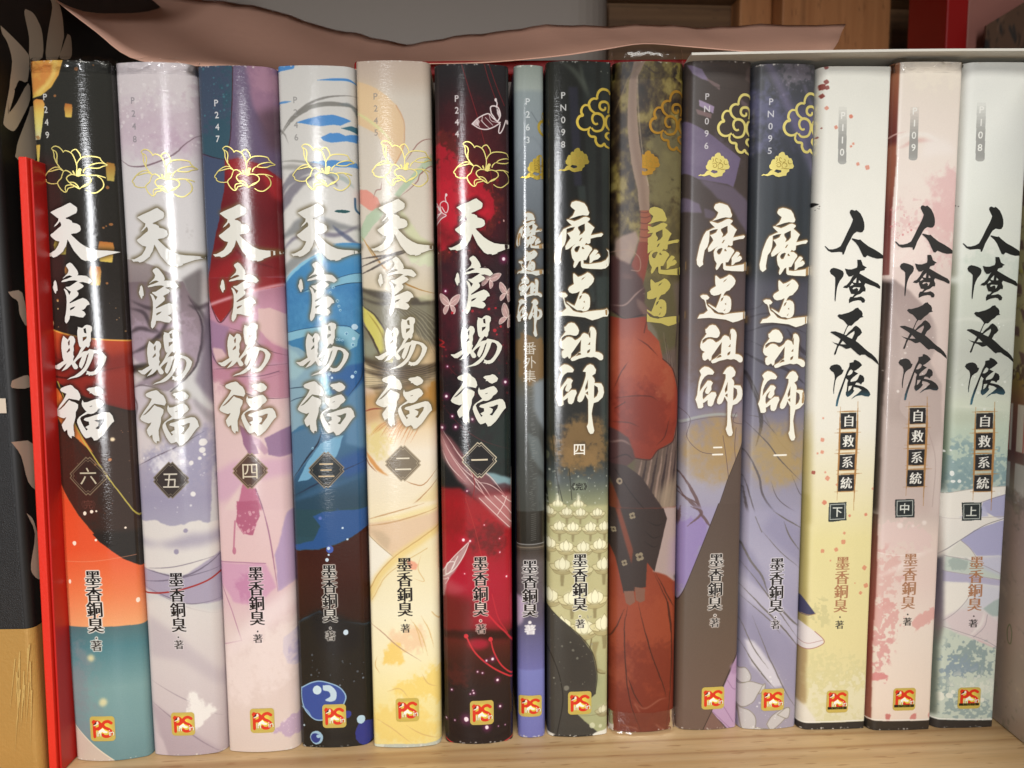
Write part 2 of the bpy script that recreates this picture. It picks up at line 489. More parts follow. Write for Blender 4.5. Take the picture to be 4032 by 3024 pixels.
TITLE = {
 'heaven': [
  (1770, 800, .1507, ["385,235 560,165 700,95 760,75 800,110 880,165 922,205 920,290 890,345 800,385 720,425 620,465 640,490 700,500 770,540 790,590 900,615 970,665 988,760 960,810 880,855 790,865 735,880 760,920 850,1010 950,1110 1080,1200 1230,1270 1400,1295 1560,1300 1720,1312 1860,1332 1740,1372 1600,1410 1480,1455 1380,1495 1310,1515 1330,1530 1260,1565 1170,1585 1160,1560 1080,1560 1060,1570 960,1520 870,1410 790,1310 730,1190 680,1080 640,1015 620,1100 590,1190 540,1260 510,1320 420,1390 330,1445 240,1470 190,1440 110,1440 70,1450 10,1385 100,1380 200,1335 300,1280 340,1230 395,1150 430,1065 330,1040 260,985 200,930 185,890 230,860 280,830 330,790 420,720 480,680 500,640 490,590 465,555 380,640 300,690 330,640 420,540 435,470 400,455 330,400 270,350 225,315 240,300"]),
  (1780, 1020, .1507, ["500,225 520,190 600,145 660,180 720,260 780,350 803,440 770,475 870,475 1000,490 1060,540 1100,590 1128,630 1050,690 1000,670 900,640 800,655 880,700 920,745 880,790 790,840 740,865 780,920 770,980 700,1040 620,1100 540,1160 545,1185 650,1140 760,1090 880,1045 960,1080 1020,1150 1038,1215 970,1235 920,1310 880,1340 830,1350 900,1400 930,1460 900,1500 860,1540 760,1530 640,1495 535,1490 520,1570 480,1640 430,1690 395,1640 400,1540 430,1440 455,1300 470,1150 470,1000 440,880 410,820 430,805 490,850 520,910 545,970 595,885 540,850 470,790 460,765 560,755 680,680 780,615 700,595 560,605 460,630 370,640 355,625 400,590 520,555 640,505 640,495 580,470 500,490 400,550 400,540 480,470 540,410 560,350 550,310 510,250", "545,1310 600,1280 690,1255 640,1310 550,1360", "190,585 220,640 235,740 242,850 205,870 195,920 175,930 150,880 125,820 112,765 140,700 150,630"]),
  (1760, 1250, .1507, ["465,470 520,520 580,570 640,480 665,470 730,490 765,560 765,630 715,730 720,830 700,900 700,960 720,990 690,1060 690,1110 760,1030 830,930 880,830 915,765 890,770 860,720 840,600 830,450 835,340 855,290 850,250 900,265 960,280 1030,215 1080,200 1150,215 1195,250 1195,340 1160,400 1155,520 1155,590 1125,650 1120,720 1080,775 1030,740 960,830 920,890 870,925 960,870 1060,855 1105,810 1200,830 1290,850 1390,890 1450,950 1495,1010 1470,1110 1420,1210 1350,1310 1280,1400 1230,1445 1130,1475 1110,1460 1060,1480 1050,1450 990,1445 1015,1400 1010,1350 1100,1385 1180,1370 1250,1300 1310,1210 1350,1110 1365,1030 1340,960 1290,920 1230,905 1205,930 1170,1040 1120,1150 1060,1260 1000,1350 920,1430 850,1480 780,1510 700,1525 600,1545 500,1575 600,1515 700,1480 790,1420 880,1350 960,1260 1010,1160 1050,1040 1090,910 1040,960 1000,1080 960,1180 910,1270 880,1300 830,1240 840,1170 880,1080 915,995 840,1040 760,1110 735,1150 790,1220 805,1270 770,1310 710,1310 680,1270 650,1200 635,1190 590,1240 520,1300 440,1335 365,1365 400,1320 470,1240 515,1165 440,1210 370,1270 310,1315 230,1310 180,1270 130,1230 140,1215 230,1215 330,1160 440,1100 415,1020 405,900 395,780 405,660 430,560", "600,600 630,580 620,700 590,720 575,640", "590,800 620,780 620,850 545,900 530,880", "985,300 1045,280 1058,420 1000,400", "960,510 1060,490 1050,540 955,620"]),
  (1770, 1490, .1507, ["235,230 270,190 400,140 520,112 570,135 620,195 700,250 745,340 762,430 720,500 640,480 570,470 460,450 400,500 320,580 220,680 130,752 220,720 330,630 430,520 465,485 520,520 620,550 690,600 680,690 620,790 610,900 580,1000 540,1110 540,1230 553,1310 550,1400 520,1380 480,1385 475,1445 420,1400 380,1340 370,1220 295,1275 250,1200 228,1110 270,1050 330,980 365,915 290,945 180,915 90,870 62,825 110,740 200,620 300,500 360,410 400,330 330,305 260,275", "920,225 970,190 1100,175 1160,150 1230,175 1300,250 1312,270 1280,340 1200,375 1150,395 1090,370 1030,320 980,325 1000,290 950,255", "805,485 835,550 920,545 1020,505 1110,475 1200,460 1265,520 1302,600 1260,660 1180,710 1130,780 1060,825 990,840 920,830 850,860 760,900 720,950 750,1040 790,1130 840,1210 860,1250 900,1215 840,1165 880,1140 940,1110 935,1030 860,1010 810,985 840,940 950,915 1100,865 1250,825 1350,800 1430,815 1490,900 1520,1040 1470,1080 1390,1180 1320,1280 1240,1380 1180,1430 1110,1490 1030,1500 1020,1460 970,1400 900,1430 840,1440 790,1390 730,1290 680,1170 640,1050 650,980 700,910 800,840 890,780 840,720 790,640 780,570", "970,650 1035,630 1035,645 980,665", "1065,1000 1180,985 1270,945 1315,950 1290,1040 1220,1130 1150,1225 1090,1205 1090,1190 1150,1140 1170,1060 1120,1030"])],
 'path': [
  (2160, 790, .17485, ["450,150 480,85 570,55 650,70 760,110 820,190 840,260 870,320 850,375 810,385 720,375 620,395 520,430 415,460 500,385 540,300 550,265 480,210 455,180", "360,480 400,470 540,515 640,475 740,420 800,410 880,445 885,470 830,530 900,580 990,655 950,720 905,830 1000,810 1160,775 1195,800 1150,855 1050,865 900,905 895,1000 850,1025 800,1000 770,1050 850,1050 930,1110 940,1150 890,1220 850,1290 800,1385 740,1390 745,1470 850,1480 1000,1460 1150,1435 1260,1380 1320,1290 1315,1200 1270,1140 1330,1170 1350,1280 1355,1400 1330,1500 1250,1570 1150,1590 900,1585 720,1565 690,1530 685,1400 640,1420 600,1490 560,1550 530,1565 515,1520 540,1420 490,1340 470,1240 465,1160 500,1080 570,1020 480,1080 400,1140 345,1155 335,1080 380,1000 450,900 430,850 375,780 440,760 510,720 550,640 450,655 360,690 360,800 350,930 320,1040 260,1120 240,1250 225,1370 237,1440 160,1500 105,1440 92,1330 120,1180 150,1020 190,900 235,780 290,690 330,675 400,640 480,605 430,560 380,510", "615,640 690,600 770,565 775,720 720,790 640,835 670,760 620,690", "640,960 680,890 720,880 670,960", "535,1140 570,1090 640,1065 668,1080 640,1150 610,1210 570,1215 540,1180", "705,1100 730,1085 768,1140 710,1140", "880,1290 940,1210 990,1150 1040,1155 1080,1190 1010,1280 1070,1240 1110,1260 1130,1310 1070,1365 970,1395 930,1440 880,1460 885,1370"]),
  (2170, 1070, .1326, ["600,130 630,115 690,170 740,220 830,195 940,140 1020,85 1100,115 1180,190 1225,270 1200,370 1130,460 1090,490 1050,545 940,580 880,650 850,740 880,715 960,705 1050,750 1095,830 1105,960 1095,1110 1050,1190 980,1230 900,1240 840,1210 720,1205 640,1150 540,1080 400,960 440,960 540,1020 640,1080 690,960 730,850 790,680 795,640 700,690 570,710 490,670 450,590 480,520 560,470 625,430 610,370 600,270", "835,320 870,260 970,195 900,280", "900,960 945,920 950,990", "870,1160 930,1090 910,1160", "770,890 800,790 870,750 830,850", "180,715 250,680 370,690 440,765 400,820 345,830 350,930 390,1020 480,1080 550,1160 600,1220 690,1255 850,1285 1000,1250 1250,1220 1450,1205 1560,1190 1620,1160 1670,1220 1685,1290 1640,1390 1500,1400 1350,1460 1170,1505 1050,1460 950,1420 700,1390 450,1365 250,1375 105,1390 170,1270 290,1245 400,1150 350,1030 325,900 290,830 230,800 180,740"]),
  (2170, 1270, .1085, ["420,240 470,215 560,110 670,75 790,105 900,240 950,370 920,490 850,550 770,550 630,520 520,525 420,560 320,640 325,760 420,690 500,610 590,590 700,620 810,720 900,680 1000,600 1060,500 1130,455 1200,475 1290,520 1330,400 1345,260 1420,225 1510,270 1570,370 1585,470 1570,650 1555,900 1550,1140 1680,1160 1790,1220 1840,1290 1840,1400 1780,1450 1700,1440 1600,1360 1500,1320 1380,1340 1240,1315 1100,1350 950,1380 800,1450 700,1470 660,1430 650,1380 720,1330 810,1280 920,1180 1010,1120 1015,950 1030,690 930,830 840,960 760,1080 670,1200 655,1340 600,1385 540,1300 430,1375 360,1340 330,1230 340,1120 420,1055 310,1000 250,900 255,800 280,690 320,600 380,530 470,400 430,360", "1365,350 1290,510 1330,625 1365,630", "1265,880 1360,770 1355,885", "1240,1190 1250,1100 1360,1030 1350,1120 1310,1175", "820,1300 930,1180 1010,1165 1030,1235"]),
  (2160, 1430, .1808, ["200,160 250,100 310,65 390,80 470,130 518,190 490,240 380,240 310,290 260,370 225,470 215,610 260,540 330,440 380,370 450,375 495,420 460,490 465,570 400,660 345,650 330,610 360,530 380,485 310,560 280,640 280,740 295,780 380,690 470,620 560,625 580,690 540,780 510,890 470,930 410,920 390,880 390,790 310,850 290,850 298,940 260,970 190,970 160,860 130,780 165,680 175,560 190,420 215,310 240,240", "710,225 750,160 800,95 870,65 940,95 1000,190 985,270 910,320 960,380 975,440 965,480 1040,480 1120,490 1165,570 1180,690 1150,790 1050,880 950,910 920,1040 905,1150 920,1260 940,1400 965,1510 940,1570 880,1580 840,1530 800,1420 830,1350 835,1200 832,1050 830,840 760,720 730,810 690,870 640,890 595,860 600,780 650,670 700,560 740,440 775,320 775,235", "825,390 760,570 770,640 820,590", "960,520 1040,570 1055,670 1020,760 955,810", "765,690 825,650 828,740"])],
 'rescue': [
  (3220, 800, .1386, ["860,260 880,200 930,180 1010,210 1060,185 1110,220 1190,290 1260,420 1300,540 1310,650 1300,740 1250,810 1180,820 1080,800 990,860 940,930 900,1010 830,1130 780,1220 740,1330 690,1450 650,1460 640,1390 560,1380 330,1400 220,1350 120,1230 150,1220 250,1310 360,1310 480,1280 590,1220 680,1060 790,830 890,640 940,520 960,450 900,340", "935,988 1000,1002 1130,1030 1180,1020 1260,1090 1430,1210 1620,1300 1780,1390 1900,1470 1890,1550 1700,1560 1560,1530 1400,1470 1340,1530 1280,1510 1210,1380 1130,1220 1050,1120 925,1018"]),
  (3240, 1010, .12054, ["145,475 190,400 270,365 370,380 500,420 600,470 630,540 615,630 570,700 500,780 440,900 400,1020 370,1240 350,1440 330,1470 315,1400 320,1200 330,1000 335,800 330,680 270,620 190,570", "1090,95 1220,95 1260,180 1290,270 1430,350 1360,380 1350,430 1200,470 1170,540 1280,600 1450,690 1650,790 1830,870 1910,960 1900,1040 1830,1020 1700,960 1560,920 1380,860 1340,930 1390,1040 1380,1130 1300,1130 1200,1210 1080,1250 970,1330 1100,1320 1220,1290 1320,1340 1375,1410 1350,1490 1270,1500 1220,1430 1130,1415 950,1450 810,1515 805,1400 850,1310 930,1300 1000,1220 880,1210 820,1070 805,990 740,1030 600,1010 650,950 730,920 830,810 920,650 970,590 900,640 800,650 720,550 665,385 780,410 900,410 1080,350 1100,270", "945,810 1070,680 1050,850 970,840", "1145,850 1155,760 1220,830 1200,850", "840,960 920,850 970,910", "930,1040 980,990 1200,1000 1160,1090 1120,1120 1130,1060 1080,1010 1010,1040 960,1060"]),
  (3240, 1190, .15072, ["330,350 370,305 450,310 540,285 640,260 760,205 830,145 905,130 930,170 1000,220 1030,280 1025,345 1055,375 960,400 900,460 820,510 770,560 720,605 650,600 600,660 540,800 525,840 570,850 640,770 740,690 790,630 840,600 900,630 970,690 1015,780 960,850 900,890 840,1000 900,1040 1000,1120 1090,1200 1180,1270 1290,1340 1400,1440 1470,1540 1490,1630 1400,1560 1300,1480 1200,1430 1100,1360 1000,1360 960,1385 890,1340 800,1260 700,1180 640,1200 570,1210 520,1180 450,1140 380,1120 340,1200 300,1330 270,1370 240,1340 290,1220 330,1105 260,1070 180,1010 260,1050 360,1070 420,950 350,900 230,830 140,780 170,755 280,750 400,790 500,825 560,690 610,590 550,520 490,460 400,420", "590,880 700,800 800,740 805,800 770,880 735,945 650,910", "415,1085 480,995 580,1090"]),
  (3240, 1400, .13259, ["135,370 180,290 280,255 370,245 460,280 510,340 530,400 580,410 560,480 520,540 430,590 370,640 330,720 300,880 285,1000 280,1120 265,1130 255,1000 270,850 300,680 300,580 265,490 190,440", "760,205 890,180 895,125 945,115 1050,160 1120,220 1160,275 1060,360 970,420 900,450 1040,520 960,570 870,640 800,710 795,770 960,740 1020,690 1080,560 1110,555 1190,590 1230,660 1225,760 1170,790 1130,850 1060,800 980,790 940,850 1060,875 1200,910 1330,990 1400,1070 1430,1150 1380,1210 1260,1200 1150,1165 980,1190 880,1250 810,1290 900,1200 1020,1120 1100,1050 1150,1010 1050,950 900,920 885,1010 920,1030 860,1110 780,1180 700,1220 650,1160 645,1080 670,1040 690,900 695,800 725,720 650,660 600,800 530,1000 470,1170 430,1300 390,1490 330,1490 350,1330 430,1080 520,860 590,680 680,450 740,340 760,290", "690,570 760,440 810,395 875,440 840,520 760,570", "720,1050 740,890 850,880 800,980"])],
}
TANCH = {'heaven': ((1884.5, 811.3), (1926.7, 1716)), 'path': ((2259.7, 799.6), (2319, 1715.7)), 'rescue': ((3348.9, 825), (3287.7, 1597.6))}

# the blossom printed in gold on the first six spines, and the two cloud crests of the next four
BLOSSOM = [
 "125,130 155,105 190,98 240,115 285,155 305,190", "305,190 325,165 365,170 415,195 450,240 480,310 500,390 497,470 490,510",
 "125,130 150,160 165,210 170,260 200,330 245,395 270,430 310,460", "150,150 195,180 212,230 208,290 215,340",
 "415,195 440,160 485,145 520,180 545,220 555,265", "500,360 515,320 550,275 600,248 700,240 800,255 825,290 860,325 910,355",
 "650,400 690,365 760,340 840,330 905,355", "650,400 720,410 800,405 845,380 905,362", "590,480 600,440 640,400",
 "310,460 255,410 190,400 130,420 70,465 35,510 12,550 40,580 45,605 90,630 150,640 215,635", "75,465 130,455 190,440 250,430 310,460",
 "310,460 350,450 400,475 430,505", "310,460 290,510 275,560 240,595 220,625 235,670 270,720 320,760 355,755 380,710 430,695 470,680",
 "345,750 335,710 345,675 385,660 450,662 520,700 545,715", "530,530 480,515 420,510 370,535 355,570 380,610 430,650 490,690 540,718",
 "400,620 450,622 490,645 520,680 540,718", "530,530 580,515 640,525 685,555 695,600 665,635 600,665 545,715", "690,610 640,660 580,690",
 "640,525 700,515 780,515 850,530 890,545", "780,525 830,560 862,620 860,680 820,730 760,770 690,765 630,730"]
BLOSSOM_FILL = ["490,530 510,450 530,420 560,420 570,440 555,470 560,500 530,540", "435,455 455,450 480,500 455,500"]
BANCH = ((125, 130), (530, 715))
CLOUD = [
 "500,205 475,165 430,145 380,148 340,185 322,240 325,275", "325,275 280,270 235,295 215,345 230,400 260,435 300,460",
 "205,360 160,360 125,395 115,450 135,490 100,500 70,540 65,590 90,645 140,675 195,670 240,640",
 "335,590 305,600 275,580 258,530 275,480 320,460 375,475 410,520 418,590 390,665 335,690 285,685 250,650",
 "215,670 210,720 240,760 300,770 305,820 335,870 385,880 420,850 440,880 490,905",
 "430,370 430,400 400,415 365,395 355,355 375,315 430,305 470,330 480,380 470,450",
 "495,470 455,500 438,560 450,620 490,670", "490,700 450,720 445,760 490,800"]
PUFF = ["120,790 180,750 220,770 290,750 370,650 440,630 380,615 340,570 330,500 375,440 385,380 430,310 490,310 490,250 530,205 590,210 610,140 690,85 760,95 800,190 860,190 910,270 980,280 1030,370 1030,430 1075,520 1040,590 930,610 930,680 860,730 840,810 730,825 620,855 530,830 450,775 380,790 290,820 190,790 120,805",
        "530,620 690,650 690,705 590,735 480,680"]
PUFF_LINE = ["690,290 640,260 620,310 650,380 700,400", "760,300 800,340 780,390 720,400", "520,440 600,410 660,450 650,530 580,540 550,500 590,470", "720,560 700,480 760,420 840,450 850,530 790,550", "690,600 740,580 830,600 920,600", "540,260 560,330 530,390", "900,330 890,400 930,450 1000,440"]

for n, v in dict(A1=(80, 200), B1=(120, 1100), A3=(740, 220), B3=(790, 1120), C3=(840, 2020), A5=(1380, 200), B5=(1390, 1100), C5=(1420, 2000),
                 A7=(2000, 200), B7=(2000, 1100), C7=(2000, 2000), A10=(2650, 200), B10=(2630, 1100), C10=(2620, 2000), A13=(3332, 200),
                 B13=(3332, 1100), C13=(3332, 2000)).items():
    frame(n, *v)
frame('C1', 0, 1974, .633)
frame('B12', 2632, 1000, .633)
frame('C12', 2632, 1974, .633)
frame('S', 0, 0, 1.0)
FR['0'] = (0, 0, 1)
WH, BK = (226, 224, 212), (24, 22, 22)


def lantern(p, x0, y0, x1, y1, a=(190, 110, 50), b=(225, 195, 85)):
    w_ = x1 - x0
    p.poly([(x0 + w_ * .1, y0), (x1 - w_ * .1, y0 + 4), (x1, y0 + (y1 - y0) * .3), (x1 - w_ * .1, y1), (x0 + w_ * .12, y1 - 3), (x0, y0 + (y1 - y0) * .35)],
           [(y0, a), ((y0 + y1) / 2, tuple(.5 * (np.array(a) + b))), (y1, b)], .95, .8, 1.5)


def art_lantern(p):                      # volume six
    p.F('A1').grad([(80, (50, 50, 46)), (900, (44, 42, 38)), (1659, (42, 36, 33))])
    p.poly([(60, 700), (230, 720), (330, 1100), (300, 1659), (60, 1659)], (62, 40, 38), .8, 14)  # maroon reflection at the lower left, painted into the print
    p.poly([(40, 80), (60, 60), (305, 60), (272, 180), (222, 258), (150, 308), (65, 326), (40, 320)], [(70, (228, 180, 80)), (180, (222, 160, 72)), (320, (222, 190, 80))], 1, .8, 1)
    p.blot([(60, 90), (190, 90), (220, 150), (150, 270), (70, 310)], (214, 132, 62), .8, -.1, .3, 14)
    p.line([(250, 90), (240, 170), (190, 240), (120, 290)], 26, (236, 206, 110), .7, 3, rough=4)
    p.poly([(60, 326), (68, 322), (150, 322), (165, 328), (150, 338), (60, 336)], (36, 28, 24), 1, .7)
    p.poly([(66, 345), (110, 330), (160, 340), (174, 370), (157, 500), (141, 598), (88, 598), (72, 480)], [(330, (218, 140, 66)), (420, (226, 196, 92)), (520, (218, 208, 120)), (600, (204, 196, 160))], 1, .8, 1.5)
    p.poly([(88, 630), (139, 632), (131, 741), (95, 736)], [(630, (222, 176, 72)), (740, (214, 200, 96))], 1, .8, 1.5)
    p.poly([(98, 575), (125, 570), (142, 590), (120, 598)], (160, 110, 60), .8, .8)
    lantern(p, 310, 366, 363, 456)
    lantern(p, 568, 745, 622, 868, (176, 120, 52), (196, 176, 84))
    lantern(p, 524, 1266, 620, 1402)
    lantern(p, 470, 1428, 546, 1556)
    lantern(p, 235, 1256, 326, 1354, (150, 130, 52), (176, 160, 70))
    lantern(p, 310, 1430, 345, 1490, (190, 110, 50), (206, 146, 66))
    p.dots([(490, 105, 5), (386, 134, 13), (247, 315, 9), (580, 910, 11), (358, 912, 9), (140, 1196, 11, 2.4), (156, 1273, 10, 1.6), (556, 1176, 7), (600, 1152, 13, .7), (572, 1165, 5), (260, 1652, 9), (580, 1540, 8)], (176, 112, 62), .8)
    p.F('B1')
    p.spray(16, 80, 640, 0, 400, 2, 7, (196, 146, 96), .8, 3)
    p.dots([(128, 195, 11, 1.6), (195, 165, 6), (196, 215, 5), (94, 97, 6, 1.8), (160, 310, 5, 3)], (214, 176, 120), .9)
    p.poly([(100, 330), (200, 366), (300, 390), (470, 414), (650, 424), (680, 890), (500, 835), (350, 775), (200, 700), (100, 640)], [(340, (206, 96, 40)), (430, (182, 62, 34)), (560, (152, 44, 32)), (860, (128, 38, 32))], 1, .8, 2)
    p.poly([(100, 470), (250, 520), (420, 560), (650, 500), (660, 600), (420, 640), (200, 650), (100, 600)], (120, 34, 30), .6, 8, 4)
    p.line([(100, 330), (200, 366), (300, 390), (470, 414), (650, 424)], 9, (238, 170, 70), .95, .8)
    p.line([(120, 650), (300, 665), (480, 620), (655, 585)], 12, (56, 22, 20), .85, 1.5, True)
    p.line([(110, 500), (240, 560), (420, 590)], 8, (70, 24, 22), .6, 2, True)
    p.poly([(120, 700), (350, 775), (500, 835), (690, 900), (720, 1659), (120, 1659)], (58, 42, 36), 1, 6)
    p.blot([(150, 900), (420, 1100), (420, 1640), (150, 1640)], (78, 38, 30), .7, -.1, .5, 30)
    p.poly([(120, 715), (190, 735), (250, 830), (330, 990), (432, 1150), (330, 1062), (220, 970), (140, 860)], [(715, (228, 108, 44)), (1150, (214, 128, 60))], 1, .9, 2)
    p.poly([(120, 1180), (172, 1280), (232, 1402), (332, 1552), (440, 1670), (120, 1670)], (226, 84, 42), 1, .9, 2)
    p.line([(190, 690), (330, 1000), (480, 1240), (640, 1480), (730, 1610)], 8, (196, 178, 74), .95, .5, rough=1.5)
    p.dots([(552, 1064, 14, .9)], (240, 216, 176), 1, 1.5)
    p.dots([(536, 1196, 11), (445, 1225, 8)], (196, 120, 62), .9)
    p.spray(24, 180, 680, 1000, 1600, 2, 5, (150, 100, 74), .7, 5)
    p.F('C1')
    p.poly([(330, 0), (432, 0), (522, 130), (642, 260), (782, 372), (890, 430), (925, 785), (330, 790)], [(0, (232, 76, 38)), (300, (234, 84, 44)), (560, (238, 122, 72)), (785, (238, 162, 108))], 1, .9, 2)
    p.line([(380, 385), (600, 378), (850, 350)], 4, (238, 150, 110), .6)
    p.poly([(340, 786), (640, 779), (930, 779), (990, 1640), (340, 1640)], [(780, (78, 112, 118)), (900, (76, 128, 138)), (1150, (118, 158, 160)), (1400, (112, 152, 156)), (1640, (104, 142, 148))], 1, 1)
    p.blot([(430, 900), (560, 900), (600, 1400), (470, 1500)], (132, 140, 146), .6, -.05, .5, 30)
    p.poly([(440, 1370), (600, 1500), (780, 1625), (420, 1640)], (206, 188, 172), 1, .9)
    p.line([(455, 1372), (600, 1500), (770, 1620)], 8, (226, 214, 190), .9)
    p.dots([(586, 970, 22), (660, 1236, 26)], (220, 212, 160), .9, 4)
    p.dots([(424, 1222, 14), (420, 1160, 9), (458, 1335, 7)], (196, 150, 120), .6, 2)
    p.dots([(480, 270, 13), (446, 508, 9, 1.5), (862, 630, 11, 1.4), (548, 85, 11, 1.1), (592, 75, 11, .9), (620, 72, 6), (618, 248, 8), (790, 180, 7)], (244, 226, 206), 1)
    p.F('S')
    p.stamp(glyph('完'), 361, 1993, 40, (110, 62, 52), .9)
    p.stamp(glyph('《'), 331, 1993, 36, (100, 58, 50), .7)
    p.stamp(glyph('》'), 391, 1993, 36, (100, 58, 50), .7)


def art_mist(p):                         # volume five
    p.F('A1').grad([(80, (202, 186, 192)), (560, (200, 184, 194)), (700, (206, 202, 204)), (1659, (200, 198, 198))])
    p.blot([(590, 60), (1180, 60), (1180, 330), (900, 420), (600, 400)], (214, 206, 208), .8, .02, .12, 40)
    p.blot([(640, 300), (1100, 420), (1180, 700), (900, 700), (640, 600)], (190, 168, 184), .6, .06, .6, 50)
    p.spray(170, 600, 1150, 80, 620, 3, 13, (226, 218, 220), .7, 9, .8)
    p.blot([(880, 480), (1120, 520), (1050, 640), (880, 620)], (184, 156, 176), .6, .05, .5, 24)
    p.line([(630, 690), (720, 748), (850, 745), (1000, 682), (1090, 600), (1180, 520)], 10, (126, 102, 112), .9, .6, 2, 3)
    p.spray(9, 1090, 1130, 1100, 1220, 5, 11, (178, 172, 172), .5, 4, 1.5)
    p.poly([(640, 1345), (780, 1350), (900, 1400), (1020, 1460), (1100, 1659), (640, 1659)], [(1340, (150, 138, 138)), (1659, (118, 104, 108))], 1, 1.2, 5)
    p.poly([(1060, 1480), (1180, 1400), (1180, 1659), (1120, 1659)], (96, 88, 90), .8, 5)
    p.F('B1')
    p.poly([(610, 0), (1000, 0), (1060, 100), (1120, 260), (1120, 430), (1080, 560), (950, 680), (840, 760), (640, 800)], [(0, (116, 100, 106)), (260, (140, 122, 132)), (500, (156, 138, 152)), (780, (150, 138, 146))], 1, 1.2, 4)
    p.blot([(640, 260), (1100, 240), (1110, 500), (800, 620), (640, 500)], (166, 146, 162), .7, .0, .3, 30)
    for q in ["640,170 740,200 800,290 860,330", "640,470 760,420 860,350 1000,330", "880,140 900,260 860,340 760,420", "640,330 720,300 840,330", "1040,90 1110,200 1140,330 1100,520", "1040,150 1100,170 1160,130", "650,120 780,170 900,160 1000,90"]:
        p.line(PT(q), 26, (62, 52, 58), .75, 3, 2, 4)
    p.line(PT("1040,90 1100,220 1122,330 1112,440 1070,570 950,690 850,770"), 14, (64, 54, 62), .9, 1.2, 2, 3)
    p.poly([(1130, 150), (1180, 120), (1180, 800), (1080, 640), (1120, 450)], (128, 116, 132), .9, 6)
    p.poly([(640, 536), (760, 528), (850, 545), (830, 600), (740, 640), (640, 590)], (50, 43, 42), .95, 3, 4)
    p.poly([(640, 470), (700, 520), (780, 530), (640, 540)], (206, 198, 198), .7, 4)
    p.poly([(640, 600), (740, 570), (760, 620), (640, 690)], (206, 198, 196), .8, 4)
    p.poly([(650, 690), (760, 665), (890, 700), (1080, 760), (1180, 850), (1180, 1659), (650, 1659)], [(680, (192, 182, 190)), (1000, (196, 186, 194)), (1180, (170, 162, 180)), (1400, (152, 146, 172)), (1659, (168, 164, 182))], 1, 1.2, 4)
    p.line(PT("660,690 720,670 800,680 900,710"), 10, (96, 84, 88), .7, 1.2, 2, 3)
    p.poly([(660, 930), (960, 1060), (700, 1196), (660, 1190)], (208, 198, 198), .9, 5)
    p.poly([(1060, 730), (1180, 860), (1180, 930), (1080, 800)], (150, 144, 148), .8, 5)
    p.blot([(960, 1000), (1180, 960), (1180, 1300), (900, 1300), (720, 1230)], (150, 146, 174), .8, -.1, .4, 30)
    p.line(PT("690,1200 830,1130 980,1060 1140,970"), 8, (92, 80, 96), .9, .8, 2, 2)
    p.line(PT("680,880 690,800 660,740"), 10, (60, 50, 56), .8, 2, 2)
    p.blot([(930, 1080), (1000, 1080), (1040, 1230), (920, 1200), (760, 1240)], (226, 222, 226), .9, -.05, .5, 14)
    p.spray(50, 660, 1160, 1000, 1500, 3, 9, (226, 222, 224), .8, 12, 1)
    p.dots([(1132, 1040, 24), (1128, 1092, 20), (1060, 1172, 15), (1112, 1145, 12), (1072, 1376, 17), (1140, 1120, 10)], (228, 224, 222), .95, .8)
    p.F('C1')
    p.poly([(850, 90), (960, 88), (1060, 130), (1150, 120), (1250, 100), (1400, 130), (1400, 420), (850, 420)], (214, 208, 204), 1, 1.5, 10)
    p.poly([(860, 210), (1000, 240), (1180, 180), (1400, 160), (1400, 230), (1150, 260), (860, 250)], (160, 152, 172), .8, 10, 6)
    p.dots([(1108, 286, 17), (1165, 156, 14)], (146, 138, 164), .9, 1)
    p.poly([(870, 395), (1000, 424), (1150, 440), (1400, 280), (1400, 610), (1200, 615), (1010, 566), (870, 520)], (164, 154, 176), 1, 2, 4)
    for q, ww in (("870,395 1000,424 1150,440 1300,370 1390,280", 9), ("880,480 1020,470 1180,440 1390,390", 8), ("890,400 1100,380 1390,310", 5), ("890,510 1050,570 1200,612 1390,590", 6), ("1000,560 1200,640 1390,690", 6)):
        p.line(PT(q), ww, (104, 94, 112), .8, .8, 2, 2)
    p.line(PT("870,553 1000,548 1150,520 1300,470 1400,400"), 10, (164, 48, 46), 1, .6)
    p.poly([(850, 620), (1010, 580), (1400, 680), (1450, 1640), (900, 1640)], [(580, (212, 206, 202)), (1000, (206, 196, 196)), (1640, (192, 176, 182))], 1, 6)
    p.poly([(920, 690), (1100, 790), (1400, 1060), (1400, 1150), (1150, 970), (930, 950)], (184, 172, 180), .7, 10)
    p.poly([(930, 1240), (1100, 1330), (1420, 1560), (1420, 1640), (1060, 1640)], (176, 158, 168), .8, 6)
    p.poly([(940, 1400), (1020, 1480), (1080, 1640), (940, 1640)], (204, 188, 194), .9, 3)
    p.line(PT("930,1100 1100,1180 1250,1250 1390,1330"), 6, (146, 130, 142), .7, 1, 2)
    p.line(PT("935,1235 1080,1330 1250,1460 1400,1560"), 8, (138, 122, 134), .8, 1, 2)
    p.blot([(1200, 1160), (1300, 1230), (1360, 1280), (1290, 1330), (1240, 1400), (1180, 1300)], (232, 228, 224), .95, -.05, .3, 8)


